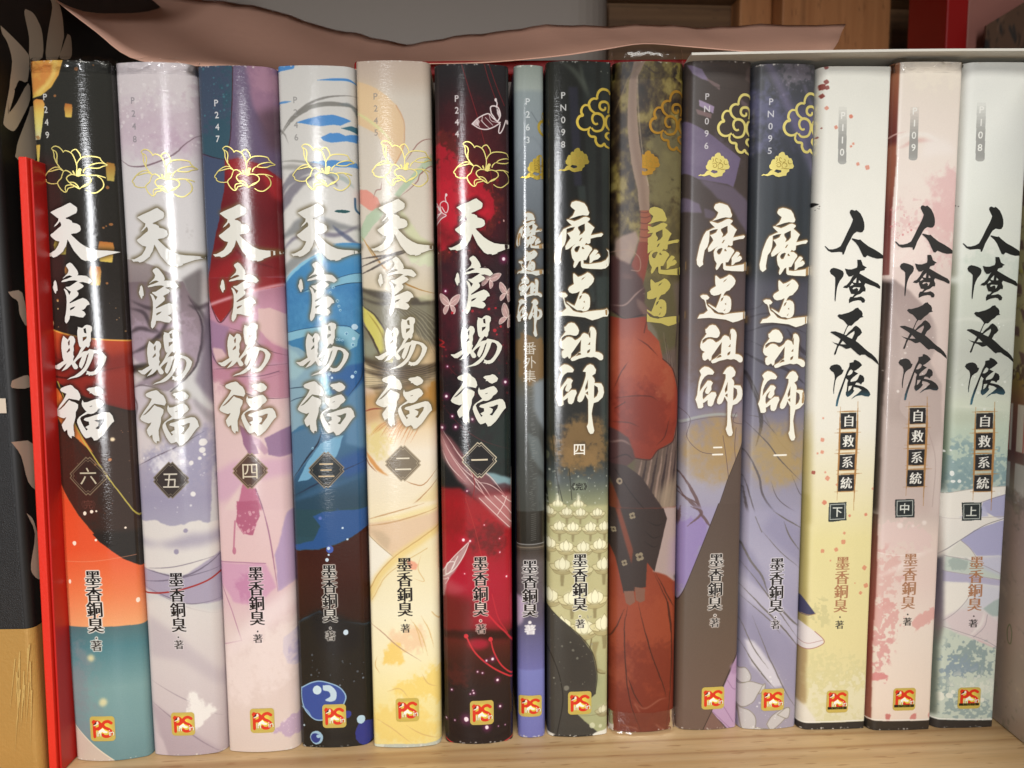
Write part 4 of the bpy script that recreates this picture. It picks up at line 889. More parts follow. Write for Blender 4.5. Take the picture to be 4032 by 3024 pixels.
def art_crimson(p):                      # volume one
    p.F('A5').grad([(80, (44, 42, 44)), (500, (40, 32, 34)), (1659, (44, 32, 38))])
    p.poly([(640, 330), (960, 420), (1040, 760), (1040, 1300), (760, 1500), (560, 1400), (560, 520)], (92, 26, 34), .75, 50)
    p.blot([(540, 560), (680, 600), (800, 780), (940, 900), (1000, 1080), (940, 1240), (760, 1370), (540, 1400)], (96, 36, 34), 1, -.1, .3, 26)
    p.blot([(540, 640), (660, 680), (740, 790), (860, 880), (950, 1000), (964, 1110), (900, 1210), (760, 1320), (540, 1360)], (172, 30, 44), 1, .02, .16, 14)
    p.blot([(560, 900), (760, 900), (900, 1040), (900, 1150), (700, 1250), (560, 1280)], (194, 32, 48), .9, .02, .3, 20)
    p.poly(PT("540,1120 640,1200 720,1300 640,1330 540,1260"), (120, 30, 36), .7, 10, 6)
    p.spray(150, 560, 1000, 560, 1380, 3, 14, (160, 38, 44), .6, 77, 1.2)
    p.blot([(600, 300), (960, 420), (1000, 800), (800, 640)], (74, 34, 38), .7, .05, .4, 40)
    for q in ("736,90 790,280 850,480 920,760 950,980", "890,90 930,230 1000,420", "920,90 980,260 1030,380"):
        p.line(PT(q), 4, (150, 36, 40), .75, .4)
    W = (226, 212, 212)
    wing = PT("810,515 850,476 895,450 925,444 950,470 985,496 1000,500 960,530 910,550 860,545")
    p.poly(wing, (92, 40, 46), .7, .7)
    p.line(wing + wing[:1], 7, W, 1, .4)
    for q in ("880,460 880,500 930,545", "925,448 940,490 990,500", "870,490 910,530", "900,470 950,520", "840,500 860,535"):
        p.line(PT(q), 4, W, .9, .4)
    p.poly(PT("812,515 850,478 862,500 850,530"), W, .8, .7)
    p.line(PT("940,440 935,400 955,388 985,396 1000,430 1000,460 980,490 955,460 940,440"), 8, W, 1, .4)
    p.poly(PT("975,395 1000,430 995,470 980,440"), W, .9, .6)
    p.line(PT("975,395 980,370 970,345"), 8, W, 1, .4)
    p.line(PT("1000,510 990,560 1000,572 1020,540 1040,480"), 7, W, 1, .4)
    p.dots([(972, 346, 8, 1.6), (1050, 490, 8, 2)], W, 1)
    p.poly(PT("566,1180 575,1080 600,1110 634,1130 600,1150"), (160, 110, 116), .7, .7)
    for q in ("566,1190 600,1150 634,1128 604,1106 568,1040", "568,1060 600,1100 570,1140", "600,1104 592,1060 600,1040 622,1032 644,1050 646,1090 630,1110 604,1070", "634,1040 628,1010 634,986", "580,1080 600,1110 575,1120"):
        p.line(PT(q), 6, W, .95, .4)
    p.dots([(634, 990, 8, 1.4)], W, 1)
    p.spray(24, 560, 1020, 1300, 1640, 2, 6, (150, 50, 56), .7, 8)
    p.dots([(1020, 1164, 5, 1.5), (580, 1378, 4)], (214, 170, 160), .9)
    p.dots([(655, 1376, 8), (700, 1370, 10)], (160, 44, 46), .9)
    spark(p, 1018, 1421, 12)
    p.F('B5')
    p.poly([(530, 60), (1070, 60), (1060, 1659), (530, 1659)], [(60, (44, 31, 37)), (500, (38, 28, 31)), (900, (36, 28, 32)), (1200, (32, 34, 34)), (1659, (34, 30, 32))], 1, 14)
    p.blot([(900, 900), (1060, 900), (1060, 1330), (860, 1300)], (30, 44, 40), .8, -.1, .5, 30)
    p.blot([(540, 80), (900, 60), (1040, 420), (800, 640), (560, 560)], (84, 28, 38), .8, -.05, .8, 50)
    p.spray(120, 560, 1040, 60, 900, 2, 8, (168, 36, 48), .5, 91, .8)
    P = (206, 166, 162)
    butterfly(p, 640, 228, .98, P)
    butterfly(p, 906, 62, .9, P, rot=.35)
    butterfly(p, 1020, 156, .86, P, rot=.2)
    butterfly(p, 1030, 316, 1.0, P, rot=.45)
    p.dots([(656, 284, 9), (790, 272, 10), (938, 404, 12), (900, 262, 9), (944, 255, 7), (730, 272, 8), (978, 378, 8), (936, 466, 7), (992, 500, 7, .6), (952, 430, 6), (880, 440, 5)], (196, 34, 46), .9)
    p.line(PT("568,460 600,480 570,500 606,510"), 9, (190, 36, 40), .9, 1, rough=2)
    for q in ("580,880 700,1010 840,1110 1060,1190", "600,600 700,700 880,720", "740,520 760,700 850,900", "700,980 760,1140 790,1300 800,1600"):
        p.line(PT(q), 4, (112, 34, 38), .7, .5, 2)
    p.poly(PT("560,1030 640,1100 760,1236 900,1336 1050,1470 1060,1659 980,1650 860,1540 700,1376 590,1200"), (146, 84, 90), .75, 4, 4)
    p.poly(PT("560,1060 620,1130 720,1300 800,1420 700,1370 590,1230"), (210, 150, 150), .6, 7)
    p.poly(PT("870,1320 960,1340 1050,1380 1050,1440 960,1420"), (138, 176, 186), .85, 3, 5)
    p.poly(PT("900,1410 1000,1395 1050,1420 1050,1460 960,1450"), (70, 38, 44), .8, 3, 4)
    p.poly(PT("530,1420 700,1420 850,1530 980,1659 530,1659"), [(1410, (136, 30, 34)), (1659, (170, 26, 32))], 1, 4, 4)
    for q in ("575,1030 640,1120 740,1250 880,1330 960,1420 1040,1540", "580,1080 660,1230 780,1380 900,1500 1000,1640", "600,1140 720,1290 850,1400 940,1540 1020,1659", "740,1260 800,1360 850,1440 920,1560", "800,1380 900,1400 1000,1480 1050,1560", "590,1180 640,1280 740,1380", "660,1160 780,1300 860,1350"):
        p.line(PT(q), 6, (232, 204, 198), .85, .5, 2)
    p.line(PT("780,1280 800,1400 780,1520"), 5, (150, 30, 36), .8, .5)
    p.line(PT("1045,1300 1040,1500"), 6, (230, 214, 206), .8, .5)
    for x, y, r in ((612, 140, 7), (1006, 742, 9), (616, 830, 9), (676, 1028, 8), (588, 1036, 9), (786, 978, 8), (624, 636, 5), (655, 960, 6), (750, 1438, 6)):
        spark(p, x, y, r)
    p.F('C5')
    p.poly([(510, -20), (1020, -20), (1020, 1000), (510, 1000)], [(0, (166, 26, 32)), (300, (176, 26, 36)), (500, (190, 26, 48)), (760, (178, 28, 50)), (860, (110, 24, 26)), (1000, (70, 24, 22))], .95, 20)
    p.blot([(740, 150), (900, 140), (960, 260), (820, 350), (740, 290)], (104, 32, 30), .8, -.1, .4, 24)
    p.blot([(560, 40), (700, 60), (640, 240), (560, 240)], (140, 30, 30), .7, -.05, .5, 24)
    p.poly(PT("510,580 640,600 760,640 720,820 510,860"), (96, 26, 22), .8, 16, 6)
    p.poly(PT("510,840 640,826 780,816 900,830 1020,850 1020,900 860,880 640,880 510,890"), (40, 16, 16), .85, 5, 4)
    p.poly([(510, 880), (660, 872), (700, 900), (830, 945), (1020, 890), (1020, 1600), (510, 1600)], [(880, (92, 30, 24)), (1050, (56, 24, 22)), (1200, (38, 24, 26)), (1600, (30, 21, 24))], 1, 14, 6)
    p.blot([(560, 1060), (760, 1040), (700, 1160), (580, 1160)], (86, 28, 26), .7, 0, .3, 14)
    p.dots([(770, 905, 70, .5)], (176, 26, 52), .9, 6)
    p.poly(PT("770,-20 1010,-20 1010,200 960,190 850,80"), (186, 130, 128), .8, 5, 4)
    for q in ("780,-10 880,90 980,190", "820,-20 920,80 1000,170", "880,-20 960,60 1000,120", "930,-20 1000,40", "900,100 940,40 960,-10"):
        p.line(PT(q), 5, (236, 214, 208), .9, .5)
    p.poly(PT("520,500 560,430 640,340 716,262 680,360 620,460 570,520 550,620 520,640"), (188, 164, 162), .85, 2, 3)
    for q in ("530,480 600,380 716,264", "540,500 620,440 680,350 716,264", "560,480 570,410 620,400 590,460 560,480", "600,440 640,360", "540,520 580,500 560,540"):
        p.line(PT(q), 6, (232, 222, 216), .9, .5)
    p.poly(PT("560,500 700,560 640,600 560,600"), (190, 80, 90), .6, 8)
    p.line(PT("690,855 750,960 860,1056 1010,1146"), 11, (212, 44, 54), 1, .5)
    p.line(PT("850,880 870,960 920,1050 1010,1130"), 10, (212, 44, 54), 1, .5)
    p.line(PT("830,720 900,800 950,850 1010,930"), 12, (216, 40, 56), .9, .7)
    p.line(PT("860,600 900,750 960,850"), 8, (206, 40, 56), .7, .8)
    p.dots([(690, 857, 15), (850, 880, 15)], (216, 44, 56), 1)
    p.line(PT("690,-10 750,180 800,380 850,520"), 4, (190, 60, 50), .7, .5)
    for x, y, r in ((676, 256, 10), (720, 262, 7), (690, 1370, 15), (822, 1420, 12), (862, 1004, 9), (822, 1010, 6), (892, 1138, 8), (910, 1300, 7), (740, 1208, 6), (718, 1214, 4), (598, 1196, 5), (796, 1086, 5), (764, 1078, 5), (618, 1382, 4), (563, 1378, 5), (734, 1192, 4), (940, 1418, 3), (896, 1420, 3), (956, 498, 6), (914, 342, 5), (684, 468, 4), (812, 162, 4), (912, 255, 4)):
        spark(p, x, y, r, (140, 40, 110) if y > 900 else (214, 40, 70))
    p.line(PT("540,1492 600,1520 680,1534 780,1538 900,1528 1010,1490"), 8, (206, 44, 48), 1, .5)
    p.dots([(750, 1532, 16, .6)], (200, 40, 44), 1)


def art_slim(p):                         # thin extra volume
    p.F('A7').grad([(100, (138, 148, 140)), (240, (156, 166, 160)), (270, (140, 152, 154)), (600, (132, 142, 150)), (900, (108, 116, 124)), (1300, (84, 90, 96)), (1659, (74, 80, 84))])
    p.line(PT("150,400 190,460 228,490"), 5, (90, 98, 104), .6, 1)
    p.line(PT("60,700 150,560 228,640"), 8, (112, 120, 128), .5, 3)
    for q in ("60,1250 120,1310 200,1290", "50,1400 140,1350 220,1390", "60,1500 160,1460 228,1480"):
        p.line(PT(q), 10, (60, 62, 66), .6, 2, 2)
    p.F('B7')
    p.poly([(0, 0), (260, 0), (260, 1659), (0, 1659)], [(0, (74, 80, 84)), (320, (80, 82, 78)), (620, (100, 94, 78)), (760, (92, 95, 94)), (1000, (74, 77, 75)), (1659, (62, 62, 56))], 1, 8)
    p.blot([(60, 350), (150, 320), (230, 400), (240, 580), (160, 660), (60, 600)], (126, 98, 62), .9, -.08, .15, 12)
    p.poly(PT("160,640 240,620 240,960 200,890 166,800"), (132, 142, 150), .9, 5, 4)
    p.poly(PT("120,960 190,1000 240,1120 240,1250 150,1130"), (104, 113, 114), .85, 4, 4)
    p.poly(PT("180,1250 240,1260 240,1659 170,1659 200,1450"), (96, 104, 104), .75, 8, 4)
    g = random.Random(5)
    for i in range(80):  # highlights on the wrap's wrinkles, painted as pale ticks
        y = 640 + i * 13 + g.uniform(-4, 4)
        x = 150 + g.uniform(-14, 10)
        p.line([(x, y), (x + g.uniform(12, 30), y + g.uniform(-8, 2))], 3, (150, 154, 150), g.uniform(.15, .6), .5)
    p.F('C7')
    p.poly([(0, -10), (260, -10), (260, 1540), (0, 1540)], [(0, (48, 44, 36)), (195, (44, 40, 34)), (225, (78, 70, 60)), (260, (70, 60, 54)), (330, (92, 84, 84)), (520, (88, 80, 88)), (680, (86, 80, 102)), (830, (96, 94, 138)), (1030, (108, 108, 172)), (1045, (118, 124, 192)), (1540, (112, 114, 184))], 1, 1)
    g = random.Random(8)
    for i in range(14):  # painted wrinkle highlights carried on downward
        y = 10 + i * 13
        p.line([(150, y), (180, y - 5)], 3, (150, 154, 150), .5, .5)
    p.line([(40, 203), (140, 207), (245, 200)], 6, (150, 150, 150), .9, .6)
    p.line([(40, 226), (140, 228), (245, 224)], 6, (150, 134, 116), .7, .8)
    p.line([(40, 250), (245, 246)], 4, (50, 44, 40), .8, .8)
    p.poly(PT("30,570 70,540 104,560 116,640 100,720 60,765 30,770"), (186, 166, 196), .9, 4, 4)
    p.line([(50, 470), (235, 462)], 4, (70, 62, 66), .6, 1)


def lotus(p, x, y, s_, bright=1.0):
    pe = ["0,-46 14,-22 12,6 0,14 -12,6 -14,-22", "-14,-34 -34,-20 -32,2 -14,14 -8,-10", "14,-34 34,-20 32,2 14,14 8,-10",
          "-32,-14 -56,-6 -46,12 -18,18", "32,-14 56,-6 46,12 18,18", "-46,12 -30,30 0,36 30,30 46,12 0,18"]
    for i in (5, 3, 4, 1, 2, 0):
        t = [(x + s_ * a, y + s_ * b) for a, b in PT(pe[i])]
        c = (232, 228, 186) if i in (0, 1, 2) else ((214, 206, 156) if i in (3, 4) else (176, 164, 116))
        p.poly(t, tuple(np.array(c) * bright), .95, 1.2, 1)
        p.line(t + t[:1], 3.2, (128, 114, 76), .75, .5)
    p.dots([(x, y - 10 * s_, 26 * s_)], (248, 246, 216), .55, 6)


def art_lotus(p):                        # dark volume with the lotus field
    p.F('A7').grad([(80, (40, 41, 38)), (900, (36, 37, 36)), (1659, (34, 34, 32))])
    for q, c in (("380,250 440,250 470,900 420,900", (48, 48, 58)), ("460,100 560,100 560,1659 520,1100", (44, 47, 45)), ("590,80 670,80 665,1659 610,1500", (46, 50, 47)), ("230,80 320,80 310,1659 230,1659", (46, 47, 42)), ("440,900 490,900 560,1659 520,1659", (52, 58, 56)), ("300,650 350,640 380,1100 330,1200", (46, 48, 50))):
        p.poly(PT(q), c, .9, 3)
    p.line(PT("330,80 420,150 480,240 520,330"), 26, (84, 90, 80), .7, 5, 2)
    p.line(PT("450,80 470,180 500,270"), 14, (92, 98, 86), .6, 4, 2)
    p.dots([(595, 145, 5), (640, 150, 4)], (110, 112, 104), .8)
    p.F('B7')
    p.poly(PT("560,0 680,0 680,1659 600,900"), (52, 60, 57), .9, 4)
    p.poly(PT("230,0 300,0 330,1500 230,1659"), (48, 50, 42), .9, 8)
    p.poly([(220, 1180), (680, 1180), (680, 1670), (220, 1670)], [(1180, (52, 58, 58)), (1330, (84, 92, 90)), (1430, (128, 134, 104)), (1540, (172, 172, 124)), (1670, (182, 180, 130))], .95, 30)
    p.blot([(320, 1010), (430, 940), (580, 940), (620, 1060), (600, 1200), (480, 1270), (340, 1240), (300, 1150)], (128, 98, 56), .92, -.08, .4, 22)
    p.blot([(320, 1120), (560, 1100), (560, 1240), (350, 1260)], (146, 112, 64), .6, 0, .5, 20)
    for q in ("250,860 290,1100 330,1450", "300,1250 350,1460", "392,1250 410,1450", "240,1200 262,1500"):
        p.line(PT(q), 5, (38, 40, 30), .8, .6)
    p.dots([(252, 1165, 14, 2), (264, 1352, 20, 1.3)], (96, 100, 76), .9, 1)
    p.dots([(462, 1360, 52)], (130, 142, 118), .5, 6)
    p.spray(60, 250, 640, 1240, 1500, 2, 7, (200, 206, 190), .8, 15, .8)
    for x, y in ((320, 1490), (452, 1490), (600, 1580), (390, 1590), (270, 1600), (520, 1560)):
        lotus(p, x, y, 1.0)
    p.dots([(320, 1440, 8, 3), (452, 1440, 8, 3), (530, 1520, 8, 3)], (246, 244, 214), .9, 3)
    p.F('C7')
    p.poly([(220, 0), (680, 0), (680, 1500), (220, 1500)], [(0, (176, 174, 124)), (300, (190, 184, 134)), (700, (194, 188, 138)), (1090, (176, 176, 128)), (1500, (182, 182, 140))], 1, 4)
    p.mottle(14)
    g = random.Random(3)
    for i, (y, s_) in enumerate(((40, .95), (140, 1.1), (265, 1.25), (400, 1.45), (600, 1.6), (790, 1.75))):
        n = 4 if i < 3 else 3
        for k in range(n):
            x = 270 + (k + (.5 if i % 2 else 0)) * (400 / n) * 1.05 + g.uniform(-14, 14)
            p.poly([(x - 9 * s_, y + 30 * s_), (x + 9 * s_, y + 30 * s_), (x + 6 * s_, y + 80 * s_), (x - 6 * s_, y + 80 * s_)], (140, 128, 88), .8, 1.5, 2)
            lotus(p, x, y + g.uniform(-12, 12), s_, g.uniform(.94, 1.04))
    p.line(PT("540,860 530,960 580,1070 630,1090"), 9, (112, 98, 62), .8, .8)
    p.poly(PT("540,880 590,880 570,960 580,1050 650,1090 560,1060"), (150, 136, 92), .8, 2)
    p.poly(PT("470,1120 680,1095 680,1500 420,1500"), (168, 172, 126), .9, 4)
    lotus(p, 620, 1330, 1.0, .86)
    p.line(PT("440,1350 560,1350 660,1330"), 4, (120, 110, 76), .6, .6)
    p.poly(PT("220,610 250,640 330,720 470,840 548,950 578,1090 566,1215 520,1250 440,1330 600,1480 220,1500"), (64, 62, 58), 1, 1.2, 2)
    p.poly(PT("340,800 470,880 540,1000 560,1150 430,1190 360,1140 380,980"), (56, 54, 52), .8, 14)
    p.line(PT("240,880 300,1000 340,1120 356,1260 320,1470"), 6, (30, 29, 27), .9, .6)
    p.line(PT("250,640 330,720 470,840 548,950 578,1090 566,1215"), 5, (34, 34, 30), .8, .6)
    p.spray(40, 260, 560, 700, 1260, 2, 9, (150, 150, 134), .8, 5, .8)
    p.dots([(380, 1172, 17)], (140, 138, 124), .7, 1)
    p.dots([(546, 1416, 18), (600, 1424, 12)], (214, 216, 180), .8, 1)
    p.poly(PT("220,1462 300,1470 290,1510 220,1510"), (232, 230, 218), 1, 1.2, 3)
    p.poly(PT("540,1472 660,1445 660,1510 570,1510"), (230, 228, 216), 1, 1.2, 5)
    p.poly(PT("300,1478 545,1474 565,1510 300,1510"), (40, 38, 36), 1, 1.2)
    p.dots([(425, 1490, 22, .4)], (226, 224, 214), 1)


def art_autumn(p):                       # plastic wrapped volume: leaves above, red cloth below
    p.F('A7').grad([(60, (84, 68, 34)), (600, (88, 74, 36)), (1100, (104, 94, 52)), (1659, (98, 92, 58))])
    p.cxf = 920
    p.camo(20, 1500, [(-2, (28, 18, 12)), (-.7, (54, 37, 21)), (-.1, (80, 63, 31)), (.6, (104, 89, 40)), (1.2, (140, 124, 50)), (2, (162, 148, 70))], (30, 40), 3, .9)
    p.blot([(900, 760), (1160, 700), (1160, 1400), (900, 1400)], (116, 108, 64), .7, -.1, .5, 40)
    p.blot([(1060, 60), (1180, 60), (1180, 240), (1090, 220)], (178, 164, 60), .8, 0, .1, 14)
    p.blot([(900, 500), (1160, 560), (1160, 1000), (930, 1000)], (128, 122, 74), .8, -.05, .3, 30)
    p.poly(PT("860,40 900,60 840,190 836,400 850,600 880,760 914,900 916,1040 852,1040 838,900 800,740 780,560 776,380 790,200 820,80"), (166, 140, 118), .96, 1.2, 2)
    p.line(PT("850,60 812,200 806,400 820,620 860,820 884,1030"), 26, (128, 98, 80), .6, 6)
    p.line(PT("838,180 846,420 872,680 908,880"), 6, (206, 190, 168), .7, 1.2)
    p.line(PT("870,100 790,180 740,300 700,400"), 8, (150, 130, 80), .7, 1, 2)
    p.line(PT("880,110 950,160 1000,150"), 8, (52, 34, 22), .7, 1.5, 2)
    p.poly(PT("856,1036 918,1036 926,1100 916,1240 850,1240 860,1120"), (172, 92, 62), 1, 1, 1)
    for y in (1040, 1072, 1110, 1150, 1200):
        p.line([(852, y + 6), (890, y + 12), (922, y)], 6, (112, 52, 38), .8, .8)
    p.poly(PT("846,1240 920,1240 920,1300 890,1440 860,1560 800,1480 796,1400 830,1310"), (150, 60, 40), 1, 1.2, 2)
    p.poly(PT("700,1210 830,1170 850,1220 800,1380 740,1420 700,1380"), (176, 152, 140), .9, 3, 4)
    p.line(PT("690,1240 740,1180 790,1000"), 10, (110, 96, 72), .8, 2, 2)
    p.poly(PT("660,1290 740,1360 800,1390 870,1500 886,1590 860,1670 660,1670"), (86, 52, 52), 1, 3, 4)
    p.poly(PT("740,1440 800,1450 830,1560 780,1580"), (120, 80, 74), .7, 6)
    p.line(PT("660,1300 780,1290 850,1340 852,1420 800,1420"), 6, (176, 144, 124), .8, .8)
    p.line(PT("690,1640 700,1560 760,1580 880,1570"), 8, (186, 160, 150), .8, 1)
    p.F('B7')
    p.poly(PT("640,-20 860,-20 890,60 856,110 930,215 800,252 690,200 640,140"), (84, 52, 52), 1, 3, 4)
    p.line(PT("680,150 760,150 830,80 880,40"), 10, (176, 150, 140), .8, 1.2, 2)
    p.line(PT("690,190 760,240 850,220 930,205"), 8, (50, 30, 32), .9, .8)
    p.poly(PT("830,110 870,130 930,210 880,220 840,160"), (140, 110, 100), .7, 3)
    p.poly(PT("900,240 960,330 1000,500 990,540 940,420 890,300"), (128, 122, 104), .9, 3, 3)
    p.poly(PT("1080,0 1200,0 1200,1659 1060,1659 1060,900 1110,500"), (112, 98, 90), .9, 6, 5)
    p.line(PT("1130,60 1090,500 1100,900 1060,1300"), 12, (60, 46, 46), .8, 1.5, 2)
    p.poly(PT("990,480 1100,420 1120,720 1110,900 1080,1040 960,1090 940,900"), (110, 92, 84), .9, 6, 4)
    for i in range(9):
        p.line([(1010 + i * 13, 330 + i * 40), (1070 + i * 5, 800), (1000 + i * 12, 1250), (960 + i * 16, 1500)], 10, (70, 52, 52) if i % 2 else (160, 142, 132), .8, 1, 2, 3)
    p.poly(PT("820,1130 1100,1000 1110,1659 780,1659"), (112, 92, 86), .85, 6, 4)
    for i in range(8):
        x = 820 + i * 34
        p.line([(x + 50, 1130 - i * 12), (x + 10, 1330), (x - 20, 1520)], 15, (58, 44, 48) if i % 2 else (172, 146, 132), .85, 1.2, 2, 2)
    p.poly(PT("960,1380 1100,1250 1110,1659 1000,1659"), (176, 158, 132), .8, 12, 4)
    p.poly(PT("640,215 760,240 890,228 904,310 980,390 1002,500 1070,566 1114,720 1112,900 1072,1040 970,1092 920,1152 820,1142 782,1020 640,930"), [(220, (158, 56, 34)), (420, (186, 78, 44)), (800, (172, 60, 36)), (1150, (156, 50, 30))], 1, 1, 2)
    p.blot([(700, 400), (950, 400), (1000, 620), (720, 640)], (196, 88, 50), .55, .02, .4, 26)
    p.blot([(680, 700), (1060, 640), (1080, 980), (800, 1060)], (142, 44, 28), .7, .04, .3, 30)
    p.blot([(960, 560), (1080, 600), (1080, 800), (980, 760)], (192, 92, 56), .7, .02, .3, 20)
    for q in ("680,760 800,740 920,742 970,770", "670,910 780,912 850,940", "840,370 900,410 970,480", "690,700 740,580 780,520", "1050,880 1020,1000 960,1060", "700,820 760,780", "900,230 880,330"):
        p.line(PT(q), 7, (92, 30, 20), .8, .8, 2, 2)
    p.line(PT("1002,500 1070,566 1114,720 1112,900 1072,1040 970,1092 920,1152 820,1142"), 6, (74, 28, 22), .8, .8)
    p.poly(PT("640,940 700,960 780,1010 826,1140 760,1200 640,1220"), (92, 58, 58), 1, 2, 4)
    p.line(PT("660,1050 740,1030 800,1060"), 12, (176, 146, 136), .7, 2, 2)
    p.line(PT("670,1160 760,1120 810,1150"), 8, (50, 30, 32), .8, 1, 2)
    p.poly(PT("640,1300 720,1330 760,1500 780,1670 640,1670"), (126, 58, 32), 1, 5, 4)
    p.poly(PT("650,1180 760,1190 860,1260 930,1360 1020,1500 1034,1570 960,1670 780,1670 740,1480 680,1300"), (66, 52, 52), 1, 1.2, 2)
    p.line(PT("700,1220 820,1400 980,1580"), 6, (34, 24, 26), .8, .8)
    for x, y in ((728, 1294), (806, 1520), (690, 1616)):
        p.dots([(x, y, 20, 1.1)], (172, 158, 130), .9)
        p.dots([(x, y, 8, 1.1)], (70, 56, 50), .9)
    p.F('C7')
    p.poly([(600, -20), (1200, -20), (1200, 1520), (600, 1520)], [(0, (156, 60, 36)), (600, (172, 66, 34)), (1100, (166, 62, 32)), (1520, (146, 50, 28))], 1, 3)
    p.blot([(660, 560), (1100, 520), (1100, 900), (660, 1000)], (184, 78, 42), .5, .05, .3, 40)
    p.blot([(660, 880), (1100, 900), (1100, 1440), (660, 1440)], (138, 44, 24), .7, .05, .3, 40)
    p.blot([(670, 990), (800, 960), (800, 1150), (680, 1150)], (196, 92, 54), .5, 0, .4, 24)
    p.poly(PT("1000,-20 1200,-20 1200,470 1090,470 1030,420 940,390 1010,100"), (192, 172, 168), 1, 2, 3)
    p.poly(PT("1060,180 1130,180 1130,440 1040,410"), (188, 164, 190), .8, 10)
    p.poly(PT("1080,430 1200,440 1200,470 1100,470"), (90, 80, 70), .9, 3)
    D = (62, 49, 47)
    p.poly(PT("640,-20 720,-20 760,180 812,380 818,520 750,534 700,300 640,160"), D, 1, .9, 1)
    p.poly(PT("690,-20 1010,-20 1034,50 950,392 900,330 892,490 818,506 800,350 740,180"), D, 1, .9, 1)
    p.poly(PT("700,-20 730,-20 810,250 800,340 760,200"), (150, 66, 38), .9, 2)
    for q in ("900,60 960,90 1010,80", "880,120 940,170 990,160", "880,190 940,230 975,220"):
        p.line(PT(q), 6, (36, 28, 28), .8, .8, 2)
    for x, y, r in ((806, 26, 22), (690, 122, 18), (756, 336, 20), (852, 292, 28)):
        for k in range(4):
            p.dots([(x + r * .5 * math.cos(k * 1.57 + .5), y + r * .62 * math.sin(k * 1.57 + .5), r * .5)], (166, 156, 124), .9)
        p.dots([(x, y, r * .35)], (84, 68, 52), 1)
    p.poly(PT("752,522 814,516 824,590 790,616 766,600"), (150, 102, 82), 1, .9, 1)
    p.poly(PT("820,490 888,500 884,580 856,594 828,580"), (146, 98, 78), 1, .9, 1)
    K = (78, 30, 18)
    for q in ("776,618 756,760 762,1000 790,1240 870,1470", "844,592 880,760 940,960 1010,1150 1030,1230", "946,394 1000,520 1050,640 1070,900 1056,1200 1030,1440", "960,400 1040,560 1090,640", "756,640 700,770 660,850", "776,1080 820,1200 880,1290", "1040,600 1064,800"):
        p.line(PT(q), 8, K, .9, .8, 2, 2)
    for q in ("800,1230 880,1290 980,1240 1040,1230", "820,1260 850,1310", "700,1400 820,1420 840,1440", "960,1400 1010,1440"):
        p.line(PT(q), 10, (206, 140, 112), .5, 2, 2)
    p.im *= np.array([.88, .84, .82])


